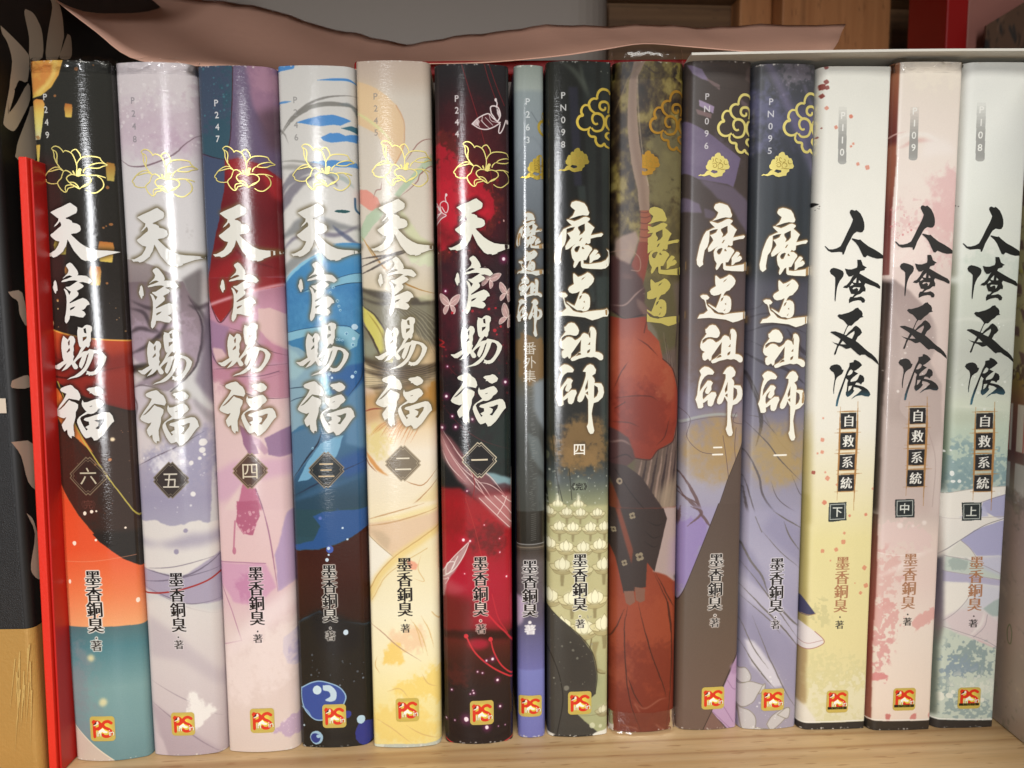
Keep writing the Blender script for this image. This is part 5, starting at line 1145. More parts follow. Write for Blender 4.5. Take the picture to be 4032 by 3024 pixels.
def art_umber(p):                        # brown and purple volume
    p.F('A10').grad([(70, (70, 60, 56)), (500, (66, 56, 52)), (1659, (80, 68, 68))])
    P1 = (106, 92, 120)
    p.poly(PT("40,430 90,460 250,562 432,702 384,890 340,872 160,840 40,780"), P1, 1, 1, 2)
    p.poly(PT("160,840 300,868 386,892 500,990 500,1220 380,1040 280,960"), (98, 86, 102), .9, 3, 3)
    p.poly(PT("60,950 160,1000 180,1060 60,1050"), (112, 98, 124), .8, 2, 3)
    p.poly(PT("190,1030 260,1050 290,1110 200,1090"), (100, 88, 106), .7, 2, 3)
    p.poly(PT("90,96 176,130 226,214 190,200 120,160"), (128, 112, 142), .95, 1.2, 2)
    p.poly(PT("200,190 290,232 290,268 226,220"), (118, 96, 96), .9, 1.2, 2)
    p.poly(PT("160,328 256,372 250,418 162,368"), (158, 138, 170), .95, 1, 1)
    p.poly(PT("140,388 240,420 236,450 150,420"), (128, 100, 100), .9, 1.2, 1)
    p.poly(PT("470,130 520,60 520,230 460,190"), (92, 76, 72), .9, 2, 2)
    p.poly(PT("420,310 480,350 500,420 430,350"), (112, 92, 100), .7, 2, 2)
    p.blot([(90, 500), (400, 700), (360, 800), (90, 760)], (118, 104, 130), .6, 0, .5, 30)
    p.line(PT("170,240 420,260"), 4, (60, 52, 48), .6, 1)
    p.F('B10')
    p.poly([(30, -20), (560, -20), (560, 1659), (30, 1659)], [(0, (84, 70, 72)), (300, (88, 74, 74)), (560, (102, 88, 92)), (760, (124, 116, 136)), (1000, (140, 134, 152)), (1300, (164, 160, 178)), (1659, (156, 148, 176))], .95, 10)
    p.blot([(100, 300), (480, 300), (480, 760), (200, 700)], (98, 76, 70), .8, -.05, .5, 40)
    p.poly(PT("300,980 500,800 500,1300 380,1300"), (148, 128, 128), .7, 14, 5)
    p.blot([(170, 1000), (250, 940), (380, 930), (470, 1000), (450, 1180), (370, 1280), (230, 1270), (140, 1160)], (172, 138, 80), .8, -.3, .9, 30)
    p.line(PT("60,930 180,890 320,870 440,880"), 16, (160, 164, 160), .85, 1.5)
    p.line(PT("60,945 180,905 320,886 440,896"), 3, (90, 80, 84), .7, .5)
    for q in ("70,820 140,900 120,1020 200,1110 300,1130", "440,860 420,920 490,940", "350,1010 370,1140 390,1300", "440,960 430,1090 440,1200"):
        p.line(PT(q), 4, (86, 68, 74), .8, .4)
    for q, ww in (("60,1220 150,1360 200,1480 270,1610", 20), ("60,1290 100,1400 190,1460 200,1560 130,1600", 10), ("70,1380 180,1480 260,1600", 22), ("50,1400 70,1560 50,1659", 16)):
        p.line(PT(q), ww, (100, 74, 74), .9, .8, 2, 2)
    p.poly(PT("496,1040 470,1090 380,1300 256,1659 500,1659"), (92, 76, 68), 1, .9)
    p.line(PT("490,1050 380,1300 256,1659"), 4, (50, 38, 36), .9, .4, cv=False)
    p.F('C10')
    p.poly([(40, -20), (520, -20), (520, 660), (40, 660)], (154, 146, 178), .9, 6)
    p.blot([(60, 60), (300, 60), (220, 400), (60, 560)], (142, 122, 178), .9, .0, .2, 22)
    for q in ("100,-20 90,80 70,180", "200,-10 250,60 290,120", "160,-20 230,20 140,110"):
        p.line(PT(q), 16, (100, 74, 74), .85, .8, 2, 2)
    p.poly(PT("338,-40 214,280 112,540 82,610 50,720 50,1470 236,1470 374,1146 480,920 510,800 520,-40"), [(0, (90, 74, 66)), (600, (96, 80, 68)), (1100, (104, 84, 72)), (1470, (112, 88, 76))], 1, .9)
    p.line(PT("338,-40 214,280 112,540 76,620"), 5, (54, 40, 36), .9, .4, cv=False)
    p.line(PT("484,910 374,1146 236,1440"), 5, (54, 40, 36), .9, .4, cv=False)
    p.poly(PT("500,900 390,1130 296,1320 400,1440 500,1450"), (186, 152, 188), 1, 1, 2)
    p.poly(PT("420,1030 480,980 480,1090 430,1080"), (164, 128, 166), .8, 3, 3)
    for q in ("400,1120 440,1180 480,1190", "300,1320 360,1380 420,1440", "340,1250 380,1300 440,1400"):
        p.line(PT(q), 5, (146, 108, 146), .8, .6)
    p.poly(PT("236,1450 296,1324 400,1450"), (126, 94, 84), 1, 1)
    p.poly(PT("60,1436 110,1440 130,1480 60,1480"), (232, 228, 218), 1, 1, 3)
    p.poly(PT("376,1450 400,1438 490,1426 490,1480 380,1480"), (232, 228, 218), 1, 1, 4)
    p.poly(PT("130,1448 376,1446 376,1480 130,1480"), (44, 38, 34), 1, 1)


def art_lilac(p):                        # slate and lilac volume
    p.F('A10').grad([(90, (76, 76, 78)), (200, (68, 69, 75)), (500, (62, 65, 76)), (900, (46, 51, 57)), (1300, (42, 47, 51)), (1659, (58, 57, 67))])
    p.blot([(520, 260), (720, 280), (700, 620), (540, 640)], (98, 98, 134), .8, -.02, .4, 40)
    p.blot([(640, 100), (900, 100), (900, 240), (700, 240)], (120, 112, 124), .7, .06, .15, 20)
    p.spray(40, 640, 900, 100, 300, 3, 9, (150, 140, 160), .5, 6, 1)
    p.line(PT("610,90 680,240 760,420 850,640 940,860"), 34, (128, 118, 156), .75, 9)
    p.line(PT("840,230 880,330 930,420"), 12, (130, 120, 156), .6, 4)
    p.poly(PT("760,360 930,400 930,620 800,560"), (106, 100, 146), .7, 22)
    for x in (560, 610, 690, 760, 840):
        p.poly([(x, 700), (x + 34, 690), (x + 24, 1400), (x - 10, 1400)], (66, 74, 84), .5, 8)
    p.F('B10')
    p.poly([(450, -20), (940, -20), (940, 1659), (450, 1659)], [(-20, (70, 70, 82)), (300, (84, 82, 94)), (600, (92, 90, 106)), (900, (122, 118, 138)), (1250, (142, 138, 160)), (1659, (158, 154, 178))], 1, 16)
    for q, ww in (("500,240 620,200 760,210", 10), ("520,320 620,280 740,270 900,330", 14), ("500,450 620,520 760,560 900,670", 22), ("520,370 640,430 760,500 920,560", 8), ("760,300 860,430 920,480", 26), ("520,180 600,150 640,60", 8)):
        p.line(PT(q), ww, (58, 54, 64), .85, 1, 2, 2)
    p.line(PT("480,500 540,640 590,800 600,930 570,1060"), 26, (64, 58, 62), .9, 1, 2, 2)
    p.line(PT("500,560 580,740 640,900 740,1060 900,1180"), 7, (104, 100, 106), .8, .8, 2)
    p.blot([(590, 1020), (670, 950), (800, 950), (880, 1040), (860, 1180), (780, 1280), (650, 1280), (570, 1180)], (174, 144, 84), .8, -.3, .9, 30)
    for q, ww in (("480,1050 540,1150 590,1270 610,1380 700,1500 900,1620", 13), ("490,880 640,1040 720,1150 860,1290", 8), ("500,1250 540,1420 600,1659", 8), ("660,1290 720,1420 900,1540", 5), ("800,1250 860,1380 930,1390", 5), ("500,1330 520,1500 560,1659", 14), ("520,860 600,880 700,990", 5)):
        p.line(PT(q), ww, (86, 78, 82), .85, .7, 2, 1.5)
    p.poly(PT("610,1380 700,1500 900,1610 900,1659 640,1659"), (140, 138, 166), .6, 8)
    p.F('C10')
    p.poly([(440, -20), (920, -20), (920, 1500), (440, 1500)], [(-20, (154, 150, 176)), (300, (166, 162, 186)), (800, (150, 146, 174)), (1200, (156, 150, 172)), (1500, (164, 156, 172))], 1, 8)
    p.poly(PT("690,-10 900,120 900,380 700,200 620,120"), (142, 138, 168), .8, 10)
    p.poly(PT("480,180 560,260 660,480 640,560 500,360"), (136, 132, 162), .8, 8)
    p.poly(PT("500,430 700,560 900,800 900,940 640,660 500,560"), (180, 176, 196), .8, 6)
    p.poly(PT("480,640 600,700 700,860 740,1000 560,900"), (140, 136, 164), .8, 14)
    p.poly(PT("510,840 570,850 690,1010 760,1150 690,1160 560,1010"), (206, 202, 212), .95, 4, 3)
    p.poly(PT("760,780 850,930 900,1060 900,1300 800,1200 700,960"), (146, 142, 172), .7, 12)
    K = (104, 98, 92)
    for q, ww in (("690,-10 780,50 900,120", 9), ("760,60 800,160 880,270", 9), ("490,150 540,300 620,420 660,540", 13), ("490,320 640,520 720,640 860,840", 9), ("490,480 620,620 780,790 900,950", 11), ("500,560 660,700 740,800", 7), ("490,700 560,880 660,1030", 7), ("620,120 740,260 880,380", 5), ("560,680 650,920 700,1030 780,1200 860,1320", 8), ("490,860 600,1040 700,1160", 9), ("580,30 620,130", 5), ("660,540 800,700 900,790", 12)):
        p.line(PT(q), ww, K, .85, .7, 2, 1.5)
    for q in ("480,1050 520,1030 552,1080 540,1120 480,1130", "480,1150 540,1120 600,1130 640,1150 600,1190 560,1260 480,1290", "620,1150 640,1130 636,1170 600,1200", "480,1300 540,1310 580,1360 570,1430 500,1440", "650,1400 680,1350 740,1310 800,1300 800,1340 740,1400 680,1440", "720,1340 780,1300 806,1310 790,1370", "560,1420 640,1430 700,1440 600,1450"):
        t = PT(q)
        p.poly(t, (200, 196, 194), .9, 1.5, 2, 1)
        p.line(t + t[:1], 5, (132, 124, 104), .8, .5)
    p.spray(36, 490, 800, 1000, 1430, 2, 9, (226, 224, 226), .8, 6)


def spots(p, lst, col=(206, 96, 76), a=.85):
    for x, y, r in lst:
        p.dots([(x, y, r)], col, a, .9)
        for k in range(4):
            p.dots([(x + r * .9 * math.cos(k * 1.6 + x), y + r * .9 * math.sin(k * 1.6 + x), r * .3)], col, a * .8, .5)


def lattice(p, dx, dy):
    p.F((3280 + dx, 1580 + dy, .5243))
    bx = [((50, 90), (172, 205)), ((44, 240), (170, 360)), ((38, 402), (166, 514)), ((30, 555), (158, 674))]
    BR = (176, 122, 62)
    for (y0, y1) in ((80, 92), (205, 236), (362, 392), (516, 552)):
        p.poly([(36, y0 + 2), (172, y0 - 2), (172, y1), (32, y1 + 2)], (226, 214, 178), .55, .8)
    for y, x0, x1 in ((77, 20, 205), (207, 18, 190), (236, 0, 210), (364, 10, 205), (391, 0, 195), (518, 15, 190), (546, 15, 220), (678, 2, 185)):
        p.line([(x0, y + 3), ((x0 + x1) / 2, y), (x1, y - 1)], 9, BR, .95, .5, 2, 1)
    for (a, b) in bx:
        p.poly([a, (b[0], a[1] - 3), b, (a[0] - 2, b[1] + 3)], (36, 36, 38), 1, .6, 1)
    p.line([(46, 42), (40, 250), (32, 500), (22, 745)], 13, BR, .98, .5, 2, 1)
    p.line([(184, 4), (180, 250), (168, 500), (155, 822)], 17, BR, .98, .5, 2, 1)
    for ch, (a, b) in zip('自救系統', bx):
        p.stamp(glyph(ch, 's'), (a[0] + b[0]) / 2 + 2, (a[1] + b[1]) / 2, 100, (232, 230, 220), 1)


def seal(p, x, y, ch):
    p.F('S')
    p.poly([(x - 38, y - 34), (x + 37, y - 37), (x + 36, y + 35), (x - 39, y + 38)], (34, 44, 46), 1, .6, 3)
    q = [(x - 31, y - 28), (x + 30, y - 30), (x + 29, y + 28), (x - 32, y + 30), (x - 31, y - 28)]
    p.line(q, 3, (200, 206, 198), .95, .4, rough=1, cv=False)
    p.stamp(glyph(ch, 'b'), x - 2, y, 46, (214, 218, 208), 1)


def pill(p, x0, y0, x1, y1, txt, c0, c1):
    p.F('S')
    n = 16
    for i in range(n):
        f0, f1 = i / n, (i + 1) / n
        a = min(1, .12 + f0 * 1.6)
        xa, xb = x0 + (x1 - x0) * f0, x0 + (x1 - x0) * f1
        ya, yb = y0 + (y1 - y0) * f0, y0 + (y1 - y0) * f1
        p.poly([(xa - 17, ya), (xa + 17, ya), (xb + 17, yb), (xb - 17, yb)], (146, 146, 142), a * .9, .4)
    p.dots([(x1, y1, 17, .6)], (158, 158, 154), .9)
    for i, ch in enumerate(txt):
        f = i / (len(txt) - 1)
        p.stamp(glyph(ch, 'b'), c0[0] + (c1[0] - c0[0]) * f, c0[1] + (c1[1] - c0[1]) * f, 36, (236, 236, 230), .85 + .1 * f, blur=.3)


def foot(p, dx, dy=0):
    """the black band at the foot of the three pale volumes"""
    p.F('S')
    y = 2841 + dy
    p.poly([(3100 + dx, y), (3150 + dx, y + 3), (3440 + dx, y + 6), (3440 + dx, 2960), (3100 + dx, 2960)], (48, 42, 37), 1, .8)
    p.line([(3100 + dx, y - 4), (3150 + dx, y - 1), (3440 + dx, y + 2)], 5, (234, 232, 222), .9, .5)


def art_cream(p):                        # pale yellow volume
    p.F('B12').grad([(-900, (226, 225, 215)), (0, (228, 226, 217)), (1000, (229, 225, 211)), (1350, (229, 220, 182)), (1700, (226, 215, 152)), (2400, (224, 212, 152)), (2900, (216, 210, 164)), (3100, (226, 222, 200))])
    p.mottle(5)
    p.F('A10')
    spots(p, [(985, 118, 12), (985, 213, 14), (962, 244, 20), (990, 250, 13), (960, 302, 14)], (132, 44, 36))
    spots(p, [(955, 512, 5), (935, 570, 6)], (140, 60, 50))
    spots(p, [(985, 383, 12), (1048, 508, 12), (1150, 435, 12), (1150, 630, 7)], (214, 116, 88), .75)
    p.poly(PT("900,960 916,990 944,1005 916,1022 900,1010"), (28, 26, 28), .95, .8, 4)
    p.spray(9, 905, 950, 985, 1050, 2, 5, (40, 38, 40), .8, 4)
    p.F('A13')
    spots(p, [(18, 435, 12), (68, 743, 11), (134, 764, 15), (35, 612, 8), (22, 628, 5)], (218, 124, 100), .75)
    p.F('B12')
    p.poly([(790, 980), (884, 980), (872, 1680), (790, 1680)], [(980, (226, 218, 190)), (1200, (196, 180, 112)), (1659, (180, 166, 92))], .9, 9)  # left side strip, its shadow painted into the colour
    spots(p, [(890, 1360, 11)], (160, 60, 44))
    spots(p, [(945, 1155, 12), (945, 1232, 11), (915, 1240, 6), (950, 1022, 6), (980, 1395, 14), (965, 1358, 6), (958, 1545, 14), (1125, 1630, 8), (1235, 1625, 9), (1040, 1435, 7), (1280, 1465, 7)], (220, 128, 100), .75)
    p.F('C12')
    p.poly([(770, -40), (868, -40), (842, 1250), (770, 1250)], [(0, (180, 166, 92)), (500, (174, 160, 88)), (900, (164, 140, 84)), (1250, (176, 150, 96))], .9, 5)  # same strip lower down, shadow again in the colour
    spots(p, [(960, 8, 12), (1125, 92, 7), (1232, 87, 9), (1090, 198, 8), (1083, 253, 14), (948, 308, 12), (1037, 300, 12), (1000, 368, 5), (1225, 418, 14), (1235, 530, 14), (1200, 575, 10), (1162, 512, 4)], (216, 126, 96), .75)
    p.blot([(820, 1000), (1280, 1000), (1260, 1330), (820, 1300)], (208, 201, 144), .55, .05, .06, 40, fine=True)
    p.blot([(900, 1150), (1260, 1120), (1250, 1370), (840, 1350)], (228, 222, 194), .6, .02, .1, 40, fine=True)
    p.blot([(860, 640), (1000, 620), (960, 780), (860, 760)], (196, 190, 136), .6, .1, .06, 16, fine=True)
    p.poly(PT("780,560 826,590 868,650 905,698 860,708 780,700"), (62, 62, 98), 1, .8, 1)
    p.line(PT("826,700 870,704 905,696"), 4, (196, 150, 90), .9, .5)
    p.poly(PT("780,740 830,756 900,806 952,852 958,880 905,906 840,914 780,900"), (224, 216, 214), 1, .8, 1)
    p.line(PT("780,900 840,914 905,906 958,880 952,852 900,806"), 5, (164, 104, 104), .9, .5)
    p.line(PT("800,862 850,880 950,862"), 4, (176, 130, 130), .8, .5)
    p.poly(PT("780,920 850,920 846,1250 780,1300"), (176, 150, 104), .8, 4, 6)
    p.poly(PT("780,1230 850,1270 900,1340 920,1390 780,1390"), (226, 220, 208), .9, 4)
    pill(p, 3310, 425, 3307, 640, 'P110', (3311.5, 459), (3307, 603))
    lattice(p, 0, 0)
    seal(p, 3295, 2015, '下')
    foot(p, 0)


def art_blush(p):                        # pink volume
    p.F('A13').grad([(80, (234, 222, 205)), (400, (232, 218, 206)), (800, (231, 217, 207)), (1200, (228, 206, 198)), (1659, (214, 192, 184))])
    p.blot([(420, 100), (760, 100), (740, 240), (440, 220)], (238, 226, 208), .8, 0, .2, 20)
    p.blot([(560, 830), (780, 780), (760, 1200), (560, 1180)], (222, 172, 172), .7, .02, .4, 30)
    p.blot([(300, 1040), (720, 1020), (720, 1380), (300, 1380)], (222, 178, 176), .6, .06, .2, 36, fine=True)
    p.blot([(300, 1180), (560, 1200), (500, 1450), (300, 1440)], (236, 218, 210), .8, .06, .08, 26)
    p.line(PT("300,600 400,560 520,560 600,600"), 22, (236, 228, 220), .8, 3, 2, 5)
    p.line(PT("330,650 450,600 560,600"), 26, (220, 172, 164), .7, 3, 2, 5)
    p.poly(PT("520,560 660,590 720,680 560,690 470,720"), (236, 226, 220), .7, 10, 6)
    p.poly([(250, 60), (344, 60), (330, 420), (318, 760), (296, 1060), (280, 1480), (220, 1480)], [(60, (170, 106, 66)), (300, (150, 78, 52)), (600, (112, 44, 40)), (640, (160, 88, 62)), (900, (150, 80, 58)), (1100, (120, 50, 46)), (1480, (140, 76, 70))], 1, 1.2)
    p.line(PT("270,600 310,560 380,540"), 8, (226, 190, 180), .8, 1, 2)
    p.spray(26, 280, 420, 1040, 1240, 3, 9, (214, 120, 124), .8, 4)
    p.F('B13')
    p.poly(PT("180,0 300,20 420,110 520,210 590,330 590,440 540,560 620,700 640,1659 180,1659"), [(0, (150, 130, 126)), (160, (168, 146, 142)), (500, (184, 164, 158)), (900, (190, 170, 162)), (1400, (196, 176, 168)), (1659, (206, 180, 172))], .95, 3, 4)
    p.poly(PT("400,60 520,160 640,120 640,700 590,460 560,250"), (220, 200, 192), .9, 8)
    p.line(PT("290,200 360,400 330,700 280,900"), 20, (206, 186, 178), .6, 6, 2)
    for i in range(12):
        p.line([(270 + i * 10, 700), (250 + i * 8, 860), (280 + i * 14, 980)], 5, (150, 128, 120), .4, 1, 2, 2)
    p.poly(PT("520,1180 640,1000 640,1500 560,1600"), (214, 196, 188), .7, 12)
    p.line(PT("530,1000 580,1200 560,1500"), 5, (170, 146, 140), .6, .8)
    p.poly([(200, 20), (290, 40), (268, 420), (236, 900), (210, 1659), (150, 1659), (180, 900)], [(20, (52, 38, 35)), (400, (76, 56, 48)), (700, (40, 31, 27)), (1659, (50, 40, 34))], .95, 3)
    p.spray(50, 240, 600, 100, 760, 2, 10, (232, 222, 214), .8, 6)
    p.F('C13')
    p.poly([(150, 60), (620, 60), (600, 1500), (100, 1500)], [(60, (206, 188, 178)), (200, (226, 204, 192)), (500, (229, 204, 194)), (800, (234, 219, 204)), (1500, (235, 214, 194))], .95, 14)
    p.blot([(200, 110), (580, 120), (560, 260), (200, 290)], (226, 196, 190), .8, .0, .1, 26)
    p.blot([(180, 300), (380, 340), (300, 620), (180, 640)], (222, 164, 156), .6, .04, .2, 30, fine=True)
    p.blot([(170, 840), (290, 860), (270, 1000), (170, 1060)], (222, 152, 148), .85, -.02, .08, 14, fine=True)
    p.blot([(160, 600), (320, 640), (340, 800), (170, 840)], (224, 160, 154), .8, .05, .08, 18, fine=True)
    p.blot([(160, 1080), (260, 1090), (250, 1140), (160, 1140)], (222, 130, 130), .9, 0, .08, 8)
    p.blot([(390, 790), (520, 700), (580, 660), (580, 740), (460, 800)], (226, 160, 152), .8, -.02, .1, 9)
    p.line(PT("180,470 330,400 450,330 580,280"), 26, (238, 220, 212), .8, 5, 2, 4)
    p.line(PT("180,300 330,320 480,310"), 5, (238, 222, 214), .9, .6)
    p.blot([(240, 1340), (290, 1340), (280, 1390), (240, 1380)], (206, 96, 92), .8, 0, .1, 4)
    p.blot([(410, 1345), (460, 1345), (450, 1390), (415, 1380)], (214, 110, 104), .8, 0, .1, 4)
    p.dots([(550, 1360, 16)], (222, 120, 116), .8, 2)
    p.poly([(110, 60), (212, 60), (200, 500), (178, 900), (166, 1400), (90, 1400)], [(60, (80, 56, 48)), (200, (110, 58, 46)), (420, (136, 66, 56)), (900, (146, 58, 52)), (1400, (150, 80, 62))], 1, 1.4)
    p.dots([(345, 128, 18), (506, 110, 16), (430, 130, 9)], (236, 222, 214), .8, 2)
    pill(p, 3595, 428, 3588, 630, 'P109', (3595.5, 444), (3589.5, 589))
    lattice(p, 271, -11)
    seal(p, 3560, 2009, '中')
    foot(p, 270, -6)


def art_mint(p):                         # pale green volume
    p.F('A13').grad([(60, (228, 229, 223)), (700, (224, 227, 220)), (1250, (222, 226, 217)), (1659, (208, 214, 202))])
    p.mottle(5)
    p.blot([(780, 1300), (1150, 1340), (1150, 1480), (760, 1440)], (198, 210, 198), .6, 0, .3, 30)
    p.poly(PT("700,40 800,60 780,600 760,1000 740,1450 660,1450"), [(60, (186, 182, 172)), (1000, (176, 174, 164)), (1200, (166, 166, 152)), (1450, (140, 142, 122))], .9, 6)
    p.dots([(733, 965, 9), (745, 990, 6), (760, 996, 3)], (54, 50, 52), .9)
    p.F('B13')
    p.poly([(640, 0), (1200, 0), (1180, 1659), (560, 1659)], [(0, (208, 214, 202)), (200, (204, 210, 198)), (450, (190, 194, 184)), (700, (200, 206, 192)), (780, (206, 214, 194)), (950, (188, 204, 184)), (1150, (180, 200, 184)), (1340, (176, 192, 184)), (1659, (220, 220, 214))], .97, 10)
    p.line(PT("680,260 800,230 960,250 1120,230"), 14, (222, 224, 214), .8, 4, 2, 4)
    p.line(PT("700,800 850,806 1080,830"), 10, (222, 226, 208), .8, 3, 2, 3)
    p.poly(PT("690,830 1000,850 1080,880 700,920"), (176, 184, 160), .5, 12)
    p.blot([(640, 1100), (900, 1080), (1080, 1180), (1070, 1360), (640, 1370)], (136, 164, 166), .9, .05, .1, 34, fine=True)
    p.blot([(700, 1220), (1060, 1240), (1060, 1340), (700, 1350)], (128, 156, 160), .8, .08, .1, 26, fine=True)
    for i in range(14):
        p.line([(720 + i * 24, 600 + (i % 4) * 30), (760 + i * 24, 560 + (i % 4) * 30)], 4, (176, 184, 172), .5, 1)
    p.poly(PT("600,1385 760,1350 900,1330 1100,1320 1100,1659 560,1659"), (230, 226, 216), 1, 1, 2)
    p.line(PT("600,1385 760,1352 900,1332 1100,1322"), 4, (156, 150, 140), .8, .5)
    p.poly(PT("1080,1370 960,1400 890,1430 880,1480 1000,1540 1080,1560"), (168, 168, 202), 1, 1, 2)
    p.poly(PT("740,1530 900,1450 930,1520 800,1540"), (182, 184, 214), .9, 2)
    p.line(PT("880,1430 980,1395 1090,1366"), 4, (110, 104, 130), .8, .5)
    p.line(PT("620,1536 780,1536 1000,1524 1090,1520"), 4, (150, 140, 140), .8, .5)
    p.poly(PT("1090,1540 960,1600 860,1659 1100,1659"), (166, 168, 202), 1, 1, 2)
    p.poly([(640, 0), (740, 0), (716, 400), (690, 900), (664, 1350), (610, 1380), (560, 1380)], [(0, (130, 134, 112)), (400, (96, 100, 84)), (800, (84, 92, 76)), (1100, (80, 96, 72)), (1300, (72, 88, 80)), (1380, (110, 120, 112))], .92, 6)
    p.spray(40, 640, 1060, 240, 1400, 2, 10, (232, 236, 230), .8, 5)
    p.dots([(700, 1240, 13, 1.4), (706, 1292, 15, .7), (664, 1098, 8), (745, 1290, 12)], (234, 238, 232), .95)
    p.F('C13')
    p.poly([(540, 40), (1120, 40), (1000, 1500), (500, 1500)], [(40, (228, 224, 216)), (250, (224, 222, 214)), (500, (216, 216, 214)), (760, (212, 208, 206)), (850, (196, 206, 192)), (1500, (204, 210, 198))], .97, 5)
    p.poly(PT("1120,40 1000,60 840,120 750,186 800,230 850,290 1040,290 1120,280"), (168, 168, 204), 1, 1, 2)
    p.poly(PT("1010,40 1060,30 1060,60 1010,55"), (220, 220, 228), .8, 2)
    p.line(PT("1030,44 900,90 750,186 650,260 600,330"), 5, (120, 116, 122), .85, .5)
    p.poly(PT("750,186 810,240 850,300 660,290"), (214, 214, 204), .9, 2)
    p.poly(PT("660,290 830,326 1040,420 1060,460 860,420 650,390"), (192, 204, 194), 1, 1.5, 2)
    p.blot([(690, 310), (800, 320), (790, 380), (690, 380)], (158, 174, 168), .8, 0, .15, 9)
    p.poly(PT("640,390 860,424 1060,462 1060,500 850,468 640,460"), (176, 172, 200), .95, 1.2, 2)
    p.poly(PT("860,300 1060,280 1060,440 900,380"), (188, 190, 214), .8, 6)
    p.poly(PT("640,470 800,466 810,560 740,640 640,700"), (232, 228, 218), .95, 3)
    p.poly(PT("830,480 1060,500 1040,560 920,640 840,640"), (200, 202, 216), .8, 8)
    p.poly(PT("1050,560 960,590 890,640 950,690 1040,690"), (164, 182, 178), .95, 2, 4)
    p.poly(PT("640,700 760,640 900,660 1010,740 1000,920 860,860 700,790"), (216, 200, 202), .9, 5)
    p.line(PT("900,660 880,740 800,830"), 22, (230, 224, 220), .8, 3, 2)
    for q in ("650,290 830,326 1040,424", "640,390 860,424 1060,462", "810,470 800,560 720,660 640,720", "640,760 760,800 900,850 1000,910", "920,680 900,760 830,830", "850,300 810,240 750,186"):
        p.line(PT(q), 4, (150, 138, 146), .75, .5)
    p.line(PT("860,850 940,890 1000,920"), 7, (214, 170, 172), .7, 1)
    p.poly(PT("560,740 640,766 800,836 1000,920 980,1500 520,1500"), (196, 208, 192), .95, 2, 3)
    p.blot([(680, 880), (860, 890), (960, 960), (960, 1130), (680, 1080)], (140, 160, 160), .95, .06, .06, 30, fine=True)
    p.blot([(620, 980), (840, 990), (860, 1080), (640, 1080)], (138, 158, 170), .95, .03, .06, 20, fine=True)
    p.blot([(600, 1150), (960, 1180), (950, 1380), (600, 1380)], (146, 166, 164), .9, .08, .06, 30, fine=True)
    p.blot([(700, 1120), (1000, 1120), (980, 1240), (720, 1260)], (220, 224, 208), .8, .06, .08, 24, fine=True)
    p.dots([(614, 1228, 27, 1.1), (672, 1220, 24, .8), (884, 1250, 15)], (226, 228, 212), .95)
    p.dots([(696, 1196, 14)], (226, 228, 212), .9)
    p.poly([(600, 330), (650, 280), (640, 760), (618, 900), (600, 1350), (500, 1370), (540, 700)], [(280, (64, 62, 70)), (420, (70, 62, 74)), (640, (84, 72, 84)), (760, (96, 84, 84)), (900, (84, 94, 84)), (1350, (96, 106, 92))], .92, 5)
    p.poly([(560, 40), (640, 40), (650, 280), (600, 330), (540, 330)], (176, 160, 150), .8, 7)
    pill(p, 3870, 402, 3864, 618, 'P108', (3870.5, 430), (3864, 575))
    lattice(p, 540, -17)
    seal(p, 3828, 1998, '上')
    foot(p, 520, -10)


def author(p, c1, c4, size, dot, zh, zs, col=BK, halo=None, zcol=None):
    p.F('S')
    zcol = zcol or (46, 42, 42)
    pts = [(c1[0] + (c4[0] - c1[0]) * i / 3, c1[1] + (c4[1] - c1[1]) * i / 3) for i in range(4)]
    if halo:
        for ch, (x, y) in zip('墨香銅臭', pts):
            p.stamp(glyph(ch, 's'), x, y, size, halo[0], halo[1], blur=.9, grow=halo[2])
        p.stamp(glyph('著', 's'), zh[0], zh[1], zs, halo[0], halo[1] * .8, blur=.9, grow=halo[2])
        p.dots([(dot[0], dot[1], 3 + halo[2] * 1.4)], halo[0], halo[1], 1)
    for ch, (x, y) in zip('墨香銅臭', pts):
        p.stamp(glyph(ch, 's'), x, y, size, col, .97)
    p.stamp(glyph('著', 's'), zh[0], zh[1], zs, zcol, .92)
    p.dots([(dot[0], dot[1], 3.4)], zcol, .95, .4)


def code(p, txt, c0, c1, size, col, a=.95):
    p.F('S')
    for i, ch in enumerate(txt):
        f = i / (len(txt) - 1)
        p.stamp(glyph(ch, 'b'), c0[0] + (c1[0] - c0[0]) * f, c0[1] + (c1[1] - c0[1]) * f, size, col, a)


def badge(p, x, y, r, ch, fill, line_, txt, fa=1.0, dbl=True):
    p.F('S')

    def ring(k):
        h = r * k
        n = r * .1
        q = []
        for a in range(4):
            c, s_ = round(math.cos(a * math.pi / 2)), round(math.sin(a * math.pi / 2))
            for (u, v) in ((-h + n * 0 + h * .0 - 0, 0),):
                pass
            # notched corner pointing to (c, s_)
            for du, dv in ((h - n * .35, -n), (h - n * 1.25, 0), (h - n * .35, n)):
                q.append((x + c * du - s_ * dv, y + s_ * du + c * dv))
        return q
    o = ring(1.0)
    p.poly(o, fill, fa, .6)
    p.line(o + o[:1], 4.2, line_, .95, .4, cv=False)
    if dbl:
        i = ring(.86)
        p.line(i + i[:1], 2.4, line_, .85, .4, cv=False)
    p.stamp(glyph(ch), x, y, 76, txt, 1)

